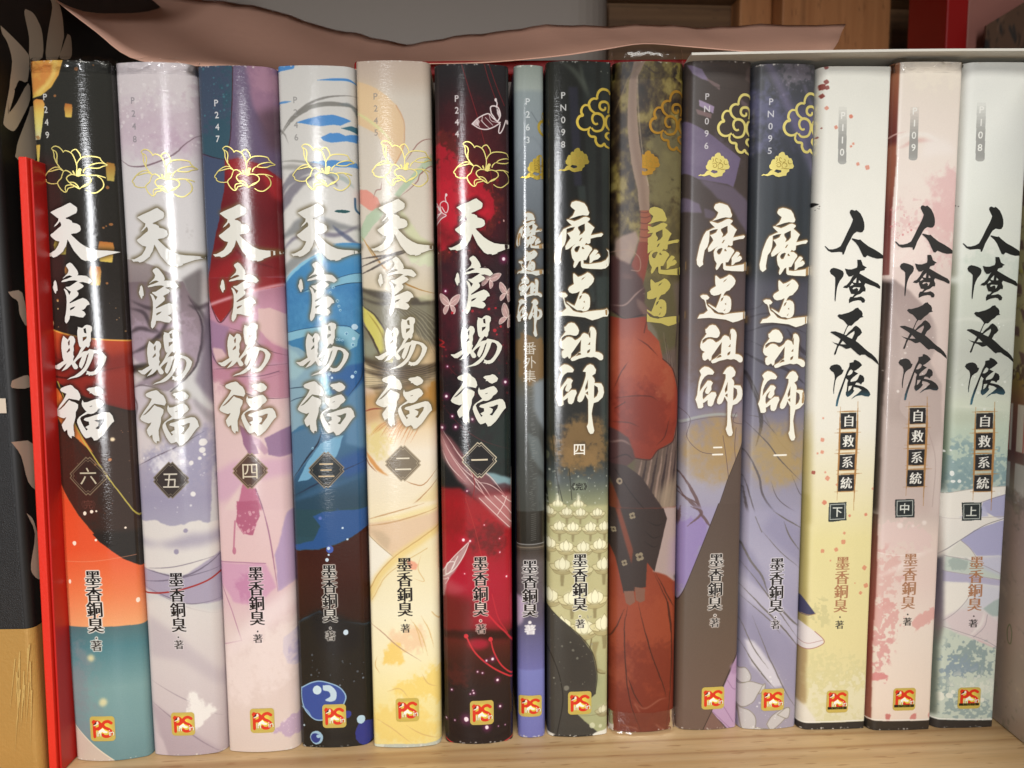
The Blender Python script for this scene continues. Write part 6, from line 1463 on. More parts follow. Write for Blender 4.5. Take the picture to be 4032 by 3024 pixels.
# ------------------------------------------------------------------ the row of novels
Q = {1: [(111, 248), (442, 248), (596, 2978), (300, 2985)], 2: [(443, 251), (765, 258), (899, 2955), (600, 2971)], 3: [(771, 265), (1090, 271), (1182, 2949), (903, 2952)],
     4: [(1092, 262), (1406, 268), (1470, 2934), (1188, 2934)], 5: [(1404, 245), (1703, 247), (1738, 2932), (1473, 2938)], 6: [(1713, 260), (2020, 263), (2019, 2914), (1755, 2917)],
     7: [(2027, 263), (2137, 263), (2145, 2898), (2041, 2898)], 8: [(2143, 248), (2401, 248), (2391, 2892), (2158, 2895)], 9: [(2416, 251), (2693, 254), (2657, 2868), (2398, 2874)],
     10: [(2701, 248), (2957, 245), (2900, 2865), (2663, 2868)], 11: [(2970, 260), (3208, 257), (3132, 2862), (2908, 2865)], 12: [(3217, 269), (3516, 260), (3412, 2874), (3138, 2868)],
     13: [(3519, 251), (3793, 245), (3664, 2874), (3416, 2874)], 14: [(3808, 248), (4062, 248), (3908, 2862), (3668, 2868)]}
# x, y (front corners), height, width, spine bulge, corner radii left/right, roughness, bump
BOOKS = {
    1: (-.1249, .2240, .2086, .0229, .0021, .0016, .0016, .10, .5), 2: (-.1020, .2263, .2087, .0227, .0019, .0016, .0032, .11, .5),
    3: (-.0791, .2277, .2081, .0223, .0016, .0012, .0034, .14, .5), 4: (-.0565, .2298, .2087, .0225, .0015, .0012, .0032, .14, .5),
    5: (-.0340, .2294, .2098, .0215, .0014, .0010, .0026, .19, .6), 6: (-.0113, .2319, .2093, .0219, .0022, .0018, .0018, .12, .45),
    7: (.0056, .2342, .2098, .0088, .0011, .0014, .0012, .12, .4), 8: (.0206, .2347, .2110, .0195, .0013, .0020, .0012, .13, .4),
    9: (.0420, .2378, .2115, .0217, .0020, .0024, .0020, .42, .3), 10: (.0634, .2382, .2119, .0201, .0012, .0024, .0012, .36, .2),
    11: (.0835, .2384, .2109, .0192, .0014, .0022, .0012, .38, .2), 12: (.1043, .2370, .2099, .0219, .0003, .0030, .0008, .55, .15),
    13: (.1260, .2363, .2108, .0207, .0004, .0030, .0010, .36, .2), 14: (.1473, .2374, .2109, .0207, .0003, .0034, .0008, .55, .15)}
ART = {1: art_lantern, 2: art_mist, 3: art_rose, 4: art_wave, 5: art_gold, 6: art_crimson, 7: art_slim, 8: art_lotus, 9: art_autumn, 10: art_umber, 11: art_lilac, 12: art_cream, 13: art_blush, 14: art_mint}
TAN = {1: ('heaven', (291, 810), (385, 1742)), 2: ('heaven', (626, 812), (714, 1736)), 3: ('heaven', (951, 826), (1022, 1741)), 4: ('heaven', (1258, 811), (1330, 1723)),
       5: ('heaven', (1576, 798), (1634, 1706)), 6: ('heaven', (1884.5, 811.3), (1926.7, 1716)), 7: ('path', (2078, 824), (2105.5, 1305)), 8: ('path', (2259.7, 799.6), (2319, 1715.7)),
       9: ('path', (2570, 809), (2614, 1716)), 10: ('path', (2825, 797), (2865, 1709)), 11: ('path', (3072, 809), (3109, 1716)), 12: ('rescue', (3348.9, 825), (3287.7, 1597.6)),
       13: ('rescue', (3627, 814), (3558, 1582)), 14: ('rescue', (3905, 800), (3826, 1573))}
PROTO = {'heaven': 6, 'path': 8, 'rescue': 12}
LABEL = {
    1: "black novel spine with glowing lanterns above orange red cloth, under crinkled clear plastic",
    2: "pale grey and mauve novel with a falling snow pattern, in a crinkled plastic sleeve",
    3: "teal, dark red and rose pink novel with a gold blossom outline",
    4: "blue and white novel with water and bubbles, black at its foot",
    5: "cream and gold novel with a peach sun and a black hair-like sash",
    6: "black and crimson novel with white and pink butterflies",
    7: "thinnest book of the row, grey above and violet blue below",
    8: "charcoal novel with a pale yellow lotus field near its foot",
    9: "olive and rust red novel whose clear plastic sleeve bulges above its top",
    10: "brown and purple novel with two white strokes in an ochre spot",
    11: "slate and lilac novel with one white stroke in an ochre spot",
    12: "white novel turning pale yellow downward, sprinkled with red dots",
    13: "blush pink novel with black brush title, in a plastic sleeve",
    14: "white and mint green novel at the right end, beside the big standing book"}
EDGE = {1: (48, 40, 36), 2: (150, 140, 150), 3: (110, 70, 90), 4: (90, 110, 130), 5: (200, 186, 160), 6: (40, 26, 28), 7: (70, 70, 100), 8: (38, 38, 36),
        9: (100, 50, 30), 10: (80, 66, 66), 11: (110, 106, 130), 12: (214, 206, 170), 13: (170, 100, 84), 14: (150, 152, 136)}
BL = {1: ((214, 595.5), (324.7, 755)), 2: ((559.4, 595), (663.7, 753.6)), 3: ((881.7, 601), (984, 758.5)), 4: ((1193.5, 583.6), (1294.8, 743.4)), 5: ((1506.6, 575), (1604.3, 731.8)), 6: ((1831, 589), (1927.7, 749.7))}
CL = {8: (2262, 489), 9: (2552, 495), 10: (2818, 507), 11: (3074, 501), 7: (2117, 497)}
PF = {8: (2192, 679), 9: (2472, 681), 10: (2745, 691), 11: (2994, 684), 7: (2050, 690)}
LG = {1: (416, 2856, 98), 2: (729, 2835, 95), 3: (1039, 2831, 94), 4: (1320, 2811, 93), 5: (1606, 2790, 91), 6: (1897, 2799, 91), 7: (2087, 2769, 88), 8: (2280, 2761, 91), 10: (2803, 2740, 90), 11: (3036, 2743, 90), 12: (3295, 2760, 90), 13: (3558, 2752, 90), 14: (3814, 2743, 88)}
AU = {1: ((379, 2278), (389, 2460), 64, (392, 2511), (392, 2540), 44), 2: ((701, 2265), (712, 2444), 60, (710, 2493), (712, 2523), 38), 3: ((1014, 2276), (1020, 2445), 60, (1022, 2496), (1023, 2523), 37),
      4: ((1301, 2255), (1304, 2424), 60, (1305, 2474), (1305, 2504), 40), 5: ((1596, 2235), (1598, 2407), 60, (1598, 2450), (1599, 2481), 37), 6: ((1894, 2244), (1894, 2415), 60, (1894, 2460), (1895, 2490), 40),
      7: ((2086, 2214), (2086, 2386), 58, (2085, 2435), (2086, 2464), 39), 8: ((2280, 2211), (2280, 2380), 58, (2280, 2429), (2281, 2457), 37), 10: ((2816, 2199), (2810, 2368), 57, (2810, 2416), (2809, 2445), 38),
      11: ((3053, 2206), (3048, 2371), 57, (3046, 2417), (3046, 2446), 37), 12: ((3316, 2218), (3308, 2385), 57, (3306, 2431), (3304, 2461), 35), 13: ((3582, 2211), (3573, 2377), 56, (3571, 2424), (3570, 2452), 34), 14: ((3846, 2202), (3837, 2368), 55, (3833, 2416), (3831, 2445), 34)}
HALO = {1: ((232, 226, 218), 1, 3), 2: ((224, 220, 222), .8, 2), 3: ((232, 214, 218), .8, 2), 4: ((226, 222, 214), 1, 2), 6: ((240, 214, 204), 1, 2.6), 7: ((232, 226, 226), 1, 2.6), 8: ((238, 236, 222), 1, 2.4), 10: ((234, 228, 222), 1, 2.6), 11: ((234, 230, 236), .9, 2.4)}
CODE = {1: ("P249", (187, 393), (196, 544), (216, 214, 208)), 2: ("P248", (525, 399), (533, 548), (146, 140, 146)), 3: ("P247", (855, 418), (861, 564), (224, 222, 222)), 4: ("P246", (1168, 401), (1172, 549), (150, 148, 146)),
        5: ("P245", (1485, 390), (1487, 535), (158, 146, 134)), 6: ("P244", (1806, 404), (1807, 550), (222, 214, 214)), 7: ("P263", (2078, 402), (2078, 548), (214, 220, 222)), 8: ("PN098", (2209, 384), (2209, 579), (206, 206, 204)),
        10: ("PN096", (2778, 386), (2775, 577), (206, 202, 204)), 11: ("PN095", (3029, 404), (3024, 592), (206, 206, 212))}
BG = {1: (360, 1883, 76, '六', (44, 34, 32), (128, 108, 84), (196, 184, 156), .35), 2: (679, 1874, 73, '五', (62, 54, 52), (128, 116, 98), (206, 198, 182), 1), 3: (992, 1880, 71, '四', (88, 64, 54), (160, 136, 110), (218, 206, 180), 1),
      4: (1290, 1860, 72, '三', (42, 48, 52), (142, 126, 104), (206, 180, 140), 1), 5: (1591, 1843, 71, '二', (126, 113, 94), (176, 160, 132), (226, 216, 192), 1), 6: (1892, 1848, 70, '一', (26, 22, 24), (206, 192, 164), (214, 200, 172), .9)}
TEXH = 2048

spine_xy = {}


def local(n, pts):
    """reference-scan coordinates -> (x, z) in metres on the spine of book n"""
    p = np.asarray(pts, float).reshape(-1, 2)
    q = np.c_[p, np.ones(len(p))] @ homog(Q[n]).T
    q = q[:, :2] / q[:, 2:]
    return np.c_[(q[:, 0] - .5) * BOOKS[n][3], (1 - q[:, 1]) * BOOKS[n][2]]


def surf(n):
    x_, y_, H, w_, b, rl, rr = BOOKS[n][:7]

    def f(x):
        x = np.clip(np.asarray(x, float), -w_ / 2, w_ / 2)
        y = -b * (1 - (2 * x / w_) ** 2)
        dl = np.clip((-w_ / 2 + rl) - x, 0, rl * .995)
        dr = np.clip(x - (w_ / 2 - rr), 0, rr * .995)
        return y + rl - np.sqrt(rl ** 2 - dl ** 2) + rr - np.sqrt(rr ** 2 - dr ** 2)
    return f


def title_loops(n):
    """the four brush characters of book n's title as loops in metres on its spine"""
    ser, a, b = TAN[n]
    pn = PROTO[ser]
    pa, pb = local(pn, TANCH[ser])
    ta, tb = local(n, [a, b])
    k = (tb[1] - ta[1]) / (pb[1] - pa[1])
    sh = ((tb[0] - ta[0]) - (pb[0] - pa[0]) * k) / (tb[1] - ta[1])
    out = []
    for ox, oy, s_, loops in TITLE[ser]:
        for lp in loops:
            q = local(pn, np.array(PT(lp)) * s_ + np.array([ox, oy])) - pa
            q = q * k
            q[:, 0] += sh * q[:, 1]
            out.append(q + ta)
    return out


def flat_mesh(name, loops, n, off, clip=(-1, 1), step=.0013):
    """fill loops (x, z in metres, even-odd) and lay the sheet on the curved spine"""
    cu = bpy.data.curves.new("fill", 'CURVE')
    cu.dimensions = '2D'
    cu.fill_mode = 'BOTH'
    for lp in loops:
        sp = cu.splines.new('POLY')
        sp.points.add(len(lp) - 1)
        for pt, (x, z) in zip(sp.points, lp):
            pt.co = (x * 1000, z * 1000, 0, 1)
        sp.use_cyclic_u = True
    ob = bpy.data.objects.new("fill", cu)
    COL.objects.link(ob)
    dg = bpy.context.evaluated_depsgraph_get()
    ev = ob.evaluated_get(dg)
    me0 = ev.to_mesh()
    bm = bmesh.new()
    bm.from_mesh(me0)
    ev.to_mesh_clear()
    bpy.data.objects.remove(ob)
    bpy.data.curves.remove(cu)
    bmesh.ops.remove_doubles(bm, verts=bm.verts, dist=1e-4)
    w_, H = BOOKS[n][3], BOOKS[n][2]
    for sx in (-1, 1):
        lim = (clip[0] if sx < 0 else clip[1]) * w_ / 2 * .985 * 1000
        g = list(bm.verts) + list(bm.edges) + list(bm.faces)
        bmesh.ops.bisect_plane(bm, geom=g, dist=1e-5, plane_co=(lim, 0, 0), plane_no=(sx, 0, 0), clear_outer=True)
    x = -w_ / 2 + step / 2
    while x < w_ / 2:
        g = list(bm.verts) + list(bm.edges) + list(bm.faces)
        bmesh.ops.bisect_plane(bm, geom=g, dist=1e-5, plane_co=(x * 1000, 0, 0), plane_no=(1, 0, 0))
        x += step
    f = surf(n)
    me = bpy.data.meshes.new(name)
    uvl = bm.loops.layers.uv.verify()
    for fc in bm.faces:
        for l in fc.loops:
            l[uvl].uv = (l.vert.co.x / 1000 / w_ + .5, l.vert.co.y / 1000 / H)
    for v in bm.verts:
        X, Z = v.co.x / 1000, v.co.y / 1000
        v.co = (X, float(f(X)) - off, Z)
    bmesh.ops.triangulate(bm, faces=[fc for fc in bm.faces if len(fc.verts) > 4])
    bm.normal_update()
    for fc in bm.faces:
        if fc.normal.y > 0:
            fc.normal_flip()
    bm.to_mesh(me)
    bm.free()
    return me


def ribbon_mesh(name, strokes, n, wd, off, fills=(), clip=(-.985, .985)):
    f = surf(n)
    w_ = BOOKS[n][3]
    V, Fc = [], []
    for i, st in enumerate(strokes):
        p = smooth_line(st, 5)
        d = np.gradient(p, axis=0)
        L = np.maximum(np.hypot(d[:, 0], d[:, 1]), 1e-9)
        nr = np.c_[-d[:, 1] / L, d[:, 0] / L]
        m = len(p)
        hw = wd / 2 * (.72 + .28 * np.sin(np.linspace(0, np.pi, m)))[:, None]
        a, b = p + nr * hw, p - nr * hw
        k0 = len(V)
        o = off + i * 2.5e-6
        for q in (a, b):
            for x, z in q:
                x = min(max(x, clip[0] * w_ / 2), clip[1] * w_ / 2)
                V.append((x, float(f(x)) - o, z))
        for j in range(m - 1):
            xa = [V[k0 + j][0], V[k0 + m + j][0], V[k0 + j + 1][0], V[k0 + m + j + 1][0]]
            if max(xa) - min(xa) < 1e-7:
                continue
            Fc.append((k0 + j, k0 + j + 1, k0 + m + j + 1, k0 + m + j))
    return mesh(name, V, Fc)


def spine_mesh(n, z1, zs=40):
    w_, f = BOOKS[n][3], surf(n)
    t = np.linspace(-1, 1, 41)
    xs = np.sin(t * np.pi / 2) * .55 * w_ / 2 + t * .45 * w_ / 2
    V, UV, Fc = [], [], []
    cols = [(-w_ / 2, float(f(-w_ / 2)) + .004, 0.0)] + [(x, float(f(x)), x / w_ + .5) for x in xs] + [(w_ / 2, float(f(w_ / 2)) + .004, 1.0)]
    nc = len(cols)
    for k in range(zs + 1):
        v = k / zs
        for (x, y, u) in cols:
            wv = 5.5e-5 * math.sin(v * z1 / .041 * 6.283 + n * 1.7 + x * 90) * (0 if abs(x) >= w_ / 2 else 1)
            V.append((x, y + wv, z1 * v + .0002))
            UV.append((u, v))
    for k in range(zs):
        for i in range(nc - 1):
            a = k * nc + i
            Fc.append((a, a + 1, a + nc + 1, a + nc))
    # caps, so that the jacket has a body
    k0 = len(V)
    yb = max(c[1] for c in cols)
    for z, v in ((.0002, 0), (z1 + .0002, 1)):
        for (x, y, u) in cols:
            V.append((x, y, z))
            UV.append((u, v))
        for (x, y, u) in cols:
            V.append((x, yb, z))
            UV.append((u, v))
    for s_ in (0, 1):
        b = k0 + s_ * 2 * nc
        for i in range(1, nc - 2):
            q = (b + i, b + i + 1, b + nc + i + 1, b + nc + i)
            Fc.append(q[::-1] if s_ == 0 else q)
    return mesh("spine", V, Fc, UV)


# foil, print and plastic
M_foil = mat("gold_foil", (246, 230, 140), .35, .45)
M_foil_old = mat("dull_gold_foil", (226, 196, 84), .3, .65)
M_engrave = mat("engraved_gold", (168, 138, 52), .4, .5)
M_foil_dim = mat("olive_gold_foil", (150, 132, 52), .35, .6)
M_foil_rust = mat("rust_gold_foil", (186, 138, 52), .35, .6)
M_page = mat("page_paper", (222, 212, 190), .8)


def plastic_mat():
    m = bpy.data.materials.new("clear_plastic")
    m.use_nodes = True
    nt = m.node_tree
    nt.nodes.clear()
    out = nt.nodes.new("ShaderNodeOutputMaterial")
    mix = nt.nodes.new("ShaderNodeMixShader")
    tr = nt.nodes.new("ShaderNodeBsdfTransparent")
    tr.inputs[0].default_value = (.95, .95, .95, 1)
    gl = nt.nodes.new("ShaderNodeBsdfGlossy")
    gl.inputs["Roughness"].default_value = .12
    gl.inputs["Color"].default_value = (1, 1, 1, 1)
    fr = nt.nodes.new("ShaderNodeFresnel")
    fr.inputs[0].default_value = 1.5
    mu = nt.nodes.new("ShaderNodeMath")
    mu.operation = 'MULTIPLY_ADD'
    mu.inputs[1].default_value = 1.0
    mu.inputs[2].default_value = .0
    tc = nt.nodes.new("ShaderNodeTexCoord")
    nz = nt.nodes.new("ShaderNodeTexNoise")
    nz.inputs["Scale"].default_value = 1.0
    mp = nt.nodes.new("ShaderNodeMapping")
    mp.inputs["Scale"].default_value = (90, 90, 240)
    mp.inputs["Rotation"].default_value = (0, .35, 0)
    nz.inputs["Detail"].default_value = 3
    bp = nt.nodes.new("ShaderNodeBump")
    bp.inputs["Strength"].default_value = .35
    bp.inputs["Distance"].default_value = .0006
    L = nt.links.new
    L(tc.outputs["Object"], mp.inputs[0])
    L(mp.outputs[0], nz.inputs["Vector"])
    L(nz.outputs[0], bp.inputs["Height"])
    L(bp.outputs[0], gl.inputs["Normal"])
    L(bp.outputs[0], fr.inputs["Normal"])
    L(fr.outputs[0], mu.inputs[0])
    L(mu.outputs[0], mix.inputs[0])
    L(tr.outputs[0], mix.inputs[1])
    L(gl.outputs[0], mix.inputs[2])
    L(mix.outputs[0], out.inputs[0])
    return m


M_plastic = plastic_mat()


def title_mat(name, rgb, rough, tip=None, H=None):
    m = mat(name, rgb, rough, coat=0)
    if tip:
        nt = m.node_tree
        uv = nt.nodes.new("ShaderNodeUVMap")
        sp = nt.nodes.new("ShaderNodeSeparateXYZ")
        rp = nt.nodes.new("ShaderNodeValToRGB")
        rp.color_ramp.elements[0].position = tip[0]
        rp.color_ramp.elements[0].color = (*lin((70, 128, 150)), 1)
        rp.color_ramp.elements[1].position = tip[1]
        rp.color_ramp.elements[1].color = (*lin(rgb), 1)
        nt.links.new(uv.outputs[0], sp.inputs[0])
        nt.links.new(sp.outputs[1], rp.inputs[0])
        nt.links.new(rp.outputs[0], nt.nodes["Principled BSDF"].inputs["Base Color"])
    return m


# the publisher's square label
def logo_image(name, studio):
    p = Paint(None, 192, 192, 4)
    Y, X = np.mgrid[0:192, 0:192] / 192.0
    d = np.hypot((X - .52) * 1.0, (Y - .48) * 1.0)
    t = np.clip(1 - d / .42, 0, 1)[..., None]
    p.im[:] = np.array((196, 174, 86)) * (1 - t) + np.array((250, 232, 70)) * t
    p.kx = 1
    yo = -12 if studio else 0
    RD = (214, 52, 28)

    def ln(s_, w_, c, cv=True):
        p.line([(a * 1.92, b * 1.92 + yo) for a, b in PT(s_)], w_ * 1.92, c, 1, .5, cv=cv)
    ln("17,20 17,82", 12, RD, False)
    ln("14,24 34,23 42,32 38,46 20,52", 12, RD)
    ln("34,54 44,46 50,40", 8, RD)
    ln("86,28 74,21 60,24 53,34 60,45 74,52 84,62 82,74 70,81 56,80 50,74", 12, RD)
    ln("44,30 52,28 56,24", 6, RD)
    p.poly([(a * 1.92, b * 1.92 + yo) for a, b in PT("12,36 28,20 31,28 26,33")], (34, 20, 20), 1, .5)
    p.poly([(a * 1.92, b * 1.92 + yo) for a, b in PT("28,22 34,20 37,30 30,34 16,40 14,37 26,31")], (240, 226, 210), 1, .5)
    p.poly([(a * 1.92, b * 1.92 + yo) for a, b in PT("34,58 48,50 52,48 60,58 72,63 66,68 54,66 48,62 40,72 34,66")], (246, 242, 232), 1, .6)
    for s_ in ("28,62 28,80", "34,80 34,66", "34,70 40,66 43,70 43,80", "77,64 77,78", "82,78 82,64", "82,68 90,64 94,68 94,78"):
        p.line([(a * 1.92 + 2.5, b * 1.92 + yo + 1.5) for a, b in PT(s_)], 5, (96, 84, 40), .8, .6, cv=False)
        ln(s_, 2.6, (248, 246, 236), False)
    p.dots([(77 * 1.92, 58 * 1.92 + yo, 4)], (252, 236, 220), 1)
    if studio:
        p.poly([(12, 142), (182, 142), (182, 164), (12, 164)], (34, 28, 16), 1, .6)
        for i, ch in enumerate("STUDIO"):
            p.stamp(glyph(ch, 'b'), 52 + i * 19, 153, 22, (150, 140, 40), .9)
    return p.image(name)


M_logo = mat("publisher_label", rough=.3, img=logo_image("publisher_label", False))
M_logo2 = mat("publisher_label_studio", rough=.3, img=logo_image("publisher_label_studio", True))


def logo_mesh(n, cx, cy, size):
    c = local(n, [(cx, cy)])[0]
    e = local(n, [(cx + size / 2, cy), (cx, cy + size / 2)])
    hx, hz = (e[0][0] - c[0]) * 1.0, (c[1] - e[1][1]) * .97
    r = .28
    loop = []
    for qx, qz in ((1, 1), (-1, 1), (-1, -1), (1, -1)):
        for k in range(6):
            a = k / 5 * math.pi / 2 + {(1, 1): 0, (-1, 1): math.pi / 2, (-1, -1): math.pi, (1, -1): 1.5 * math.pi}[(qx, qz)]
            loop.append((c[0] + hx * (qx * (1 - r) + r * math.cos(a)), c[1] + hz * (qz * (1 - r) + r * math.sin(a))))
    me = flat_mesh("publisher_logo", [np.array(loop)], n, .00012)
    ul = me.uv_layers[0]
    for l in me.loops:
        v = me.vertices[l.vertex_index].co
        ul.data[l.index].uv = ((v.x - c[0]) / hx / 2 + .5, (v.z - c[1]) / hz / 2 + .5)
    return me


def sleeve_mesh(n, z0, z1, dome, seed, foot=False):
    """crinkled end of a clear plastic sleeve standing proud of the book"""
    w_, f = BOOKS[n][3], surf(n)
    g = np.random.RandomState(seed)
    nx, nz = 60, 9
    t = np.linspace(-1, 1, nx)
    xs = np.sin(t * np.pi / 2) * (w_ / 2 + .0002)
    nz_x = up(g.rand(2, 16), 2, nx)[0] - .5
    crk = np.array([up(g.rand(2, 26), 2, nx)[0] - .5 for _ in range(nz)])
    V, Fc = [], []
    for k in range(nz):
        v = k / (nz - 1)
        for i, x in enumerate(xs):
            top = z1 + dome * math.sqrt(max(0, 1 - t[i] ** 2)) + nz_x[i] * (.0003 if n == 9 else .0011)
            z = z0 + (top - z0) * v
            y = float(f(x)) - .0005 - crk[k][i] * (.0003 if foot or n == 9 else .0008) * min(1, v * 2)
            if not foot:
                y += .0012 * max(0, v - .55) ** 1.5 * 4
            else:
                y -= .0011 * v
            V.append((x, y, z))
    for k in range(nz - 1):
        for i in range(nx - 1):
            a = k * nx + i
            Fc.append((a, a + 1, a + nx + 1, a + nx))
    return mesh("plastic_sleeve", V, Fc)


YAW = {n: R(3.0) for n in BOOKS}
YAW.update({1: R(4.5), 2: R(3.5), 12: R(1.5), 13: R(1.5), 14: R(1.5)})
W_TITLE = {1: (222, 219, 214), 2: (212, 211, 208), 3: (216, 214, 206), 4: (212, 210, 204), 5: (222, 218, 206), 6: (222, 221, 208), 7: (206, 208, 202), 8: (230, 229, 214), 9: (178, 164, 86), 10: (234, 231, 220), 11: (236, 234, 220)}

for n in sorted(BOOKS):
    bx, by, H, w_, bulge, rl, rr, rough, bmp = BOOKS[n]
    q = Q[n]
    wpx = (q[1][0] - q[0][0] + q[2][0] - q[3][0]) / 2
    hpx = q[2][1] - q[1][1]
    p = Paint(q, int(wpx / hpx * TEXH), TEXH, 10 * n)
    p.y0, p.y1 = q[0][1], q[3][1]
    ART[n](p)
    # soft shade and halo printed round the title
    loops = title_loops(n)
    ser = TAN[n][0]
    tl = [np.c_[(lp[:, 0] / w_ + .5) * p.W, (1 - lp[:, 1] / H) * p.H] for lp in loops]
    if ser != 'rescue' and n not in (9,):
        allp = np.vstack(tl)
        bb = p.bb(allp, 30)
        m = p.inside(tl, bb)
        if ser == 'heaven':
            g = {1: (30, 24, 22), 6: (26, 16, 18), 3: (110, 84, 50)}.get(n, (104, 92, 62))
            p.put(np.clip(blur1(dil(m, 4), 5.5) * 1.3, 0, 1), bb, g, .6 if n in (1, 6) else .8)
        else:
            p.put(np.clip(blur1(dil(m, 3), 5), 0, 1), bb, (60, 42, 24) if n == 8 else (84, 60, 34), .75)
            p.put(np.clip(blur1(dil(m, 1), 1.2), 0, 1), bb, (190, 150, 96), .8)
    if n in CODE:
        code(p, CODE[n][0], CODE[n][1], CODE[n][2], 33, CODE[n][3])
    if n in BG:
        x, y, r, ch, fl, ln_, tx_, fa = BG[n]
        badge(p, x, y, r, ch, fl, ln_, tx_, fa)
    p.F('S')
    if n == 7:
        for i, ch in enumerate('番外集'):
            p.stamp(glyph(ch), 2084.5, 1352 + i * 54, 54, (206, 200, 188), .95)
    if n == 8:
        p.stamp(glyph('四', 'b'), 2276, 1777, 54, (238, 234, 222), 1)
        for ch, x in (('《', 2245), ('完', 2276), ('》', 2307)):
            p.stamp(glyph(ch, 'b'), x, 1923, 32, (26, 24, 22), 1)
    if n == 10:
        p.stamp(glyph('二'), 2820, 1768, 50, (238, 234, 222), 1, grow=1)
    if n == 11:
        p.stamp(glyph('一'), 3064, 1775, 58, (238, 234, 222), 1, grow=1)
    if n in AU:
        c1, c4, s_, dt, zh, zs = AU[n]
        author(p, c1, c4, s_ * 1.12, dt, zh, zs * 1.12, (172, 116, 78) if n > 11 else BK, HALO.get(n), (228, 228, 232) if n == 7 else ((40, 38, 38) if n > 11 else None))
    # rubbed paper along the head and foot of the jacket and down its hinges
    gw = random.Random(300 + n)
    for k in range(26):
        e = gw.random()
        xx = q[0][0] + (q[1][0] - q[0][0]) * e if k % 2 else q[3][0] + (q[2][0] - q[3][0]) * e
        yy = (q[0][1] + (q[1][1] - q[0][1]) * e + gw.uniform(0, 5)) if k % 2 else (q[3][1] + (q[2][1] - q[3][1]) * e - gw.uniform(0, 6))
        p.dots([(xx, yy, gw.uniform(1.5, 4.5), gw.uniform(.4, 1))], (220, 214, 204), gw.uniform(.3, .85), .6)
    p.im += np.random.RandomState(n).normal(0, 2.0, p.im.shape[:2])[..., None]
    img = p.image("spine_print_%d" % n, .9 if n not in (9, 13) else .82)
    mspine = mat("spine_print_%d" % n, rough=rough, img=img, bump=(bmp * .28, 900, 3200, 3), coat=.0)
    if n == 13:
        mspine.node_tree.nodes["Principled BSDF"].inputs["Coat Weight"].default_value = .3
    root = thing("novel", LABEL[n], "book", (bx, by, 0), (0, 0, YAW[n]), "novels standing in a row on the shelf")
    sp = part("spine", spine_mesh(n, H), mspine, root, smooth=True)
    sp.data.polygons.foreach_set("use_smooth", [True] * len(sp.data.polygons))
    me_ = mat("cover_board_%d" % n, EDGE[n], .4)
    part("cover", box_mesh("cover", -w_ / 2, -w_ / 2 + .0006, max(rl, .003), .148, .0002, H, .0002), me_, root)
    part("cover", box_mesh("cover", w_ / 2 - .0006, w_ / 2, max(rr, .003), .148, .0002, H, .0002), me_, root)
    part("page_block", box_mesh("page_block", -w_ / 2 + .0007, w_ / 2 - .0007, .0062, .146, .001, H - .0012), M_page, root)
    # title
    if ser == 'rescue':
        mt = title_mat("ink_title_%d" % n, (17, 19, 19) if n != 13 else (40, 38, 38), .5, (.497, .535))
    else:
        mt = mat("white_title_%d" % n, W_TITLE[n], rough, bump=(bmp * .28, 900, 3200, 3))
    clip = (-1, 1)
    if n == 9:
        c = local(9, [(2545, 900)])[0][0] / (w_ / 2)
        clip = (c, 1)
        loops = [l for l in loops if l[:, 1].min() > local(9, [(2570, 1300)])[0][1]]
    part("title_lettering", flat_mesh("title_lettering", loops, n, .00009, clip), mt, sp)
    # gold
    if n in BL:
        a, b = local(n, BL[n])
        A, B = np.array(BANCH, float)
        kz = (b[1] - a[1]) / (B[1] - A[1])
        kx = -kz * 1.0
        shx = ((b[0] - a[0]) - (B[0] - A[0]) * kx) / (b[1] - a[1])

        def tr(s_):
            o = (np.array(PT(s_)) - A) * np.array([kx, kz])
            o[:, 0] += shx * o[:, 1]
            return o + a
        part("foil_blossom", ribbon_mesh("foil_blossom", [tr(s_) for s_ in BLOSSOM], n, .00030, .00012), M_foil, sp)
        part("foil_stamen", flat_mesh("foil_stamen", [tr(s_) for s_ in BLOSSOM_FILL], n, .00019), M_foil, sp)
    if n in CL:
        a = local(n, [CL[n]])[0]
        e = local(n, [(CL[n][0] + 100, CL[n][1]), (CL[n][0], CL[n][1] + 100)])
        kx, kz = (e[0][0] - a[0]) / 100 * .3047, (e[1][1] - a[1]) / 100 * .3047

        def tr(s_):
            return (np.array(PT(s_)) - np.array((58, 580))) * np.array([kx, kz]) + a
        mf = M_foil if n in (10, 11) else (M_foil_rust if n == 9 else M_foil_old)
        part("foil_cloud", ribbon_mesh("foil_cloud", [tr(s_) for s_ in CLOUD], n, abs(kx) * 33, .00012), mf, sp)
        a = local(n, [PF[n]])[0]
        kx, kz = kx / .3047 * .1261, kz / .3047 * .1261

        def tr2(s_):
            return (np.array(PT(s_)) - np.array((120, 795))) * np.array([kx, kz]) + a
        cl = (-1, 1)
        if n == 9:
            cl = (local(9, [(2522, 680)])[0][0] / (w_ / 2), 1)
        puff = part("foil_crest", flat_mesh("foil_crest", [tr2(s_) for s_ in PUFF], n, .00012, cl), M_foil_dim if n == 8 else mf, sp)
        cc = (cl[0], .985)
        part("foil_scroll", ribbon_mesh("foil_scroll", [tr2(s_) for s_ in PUFF_LINE], n, abs(kx) * 15, .00019, clip=(max(cl[0], -.985), .985)), M_engrave, sp)
    if n in LG:
        part("publisher_logo", logo_mesh(n, *LG[n]), M_logo2 if n > 11 else M_logo, sp)
    if n in (1, 2, 9, 13):
        part("plastic_sleeve", sleeve_mesh(n, H - (.0045 if n == 9 else .0026), H + (.0018 if n != 13 else .0004), .0045 if n == 9 else (.0 if n != 13 else .001), n), M_plastic, root, smooth=True)
        if n == 9:
            part("plastic_sleeve", sleeve_mesh(n, .007, .0004, 0, n + 40, True), M_plastic, root, smooth=True)

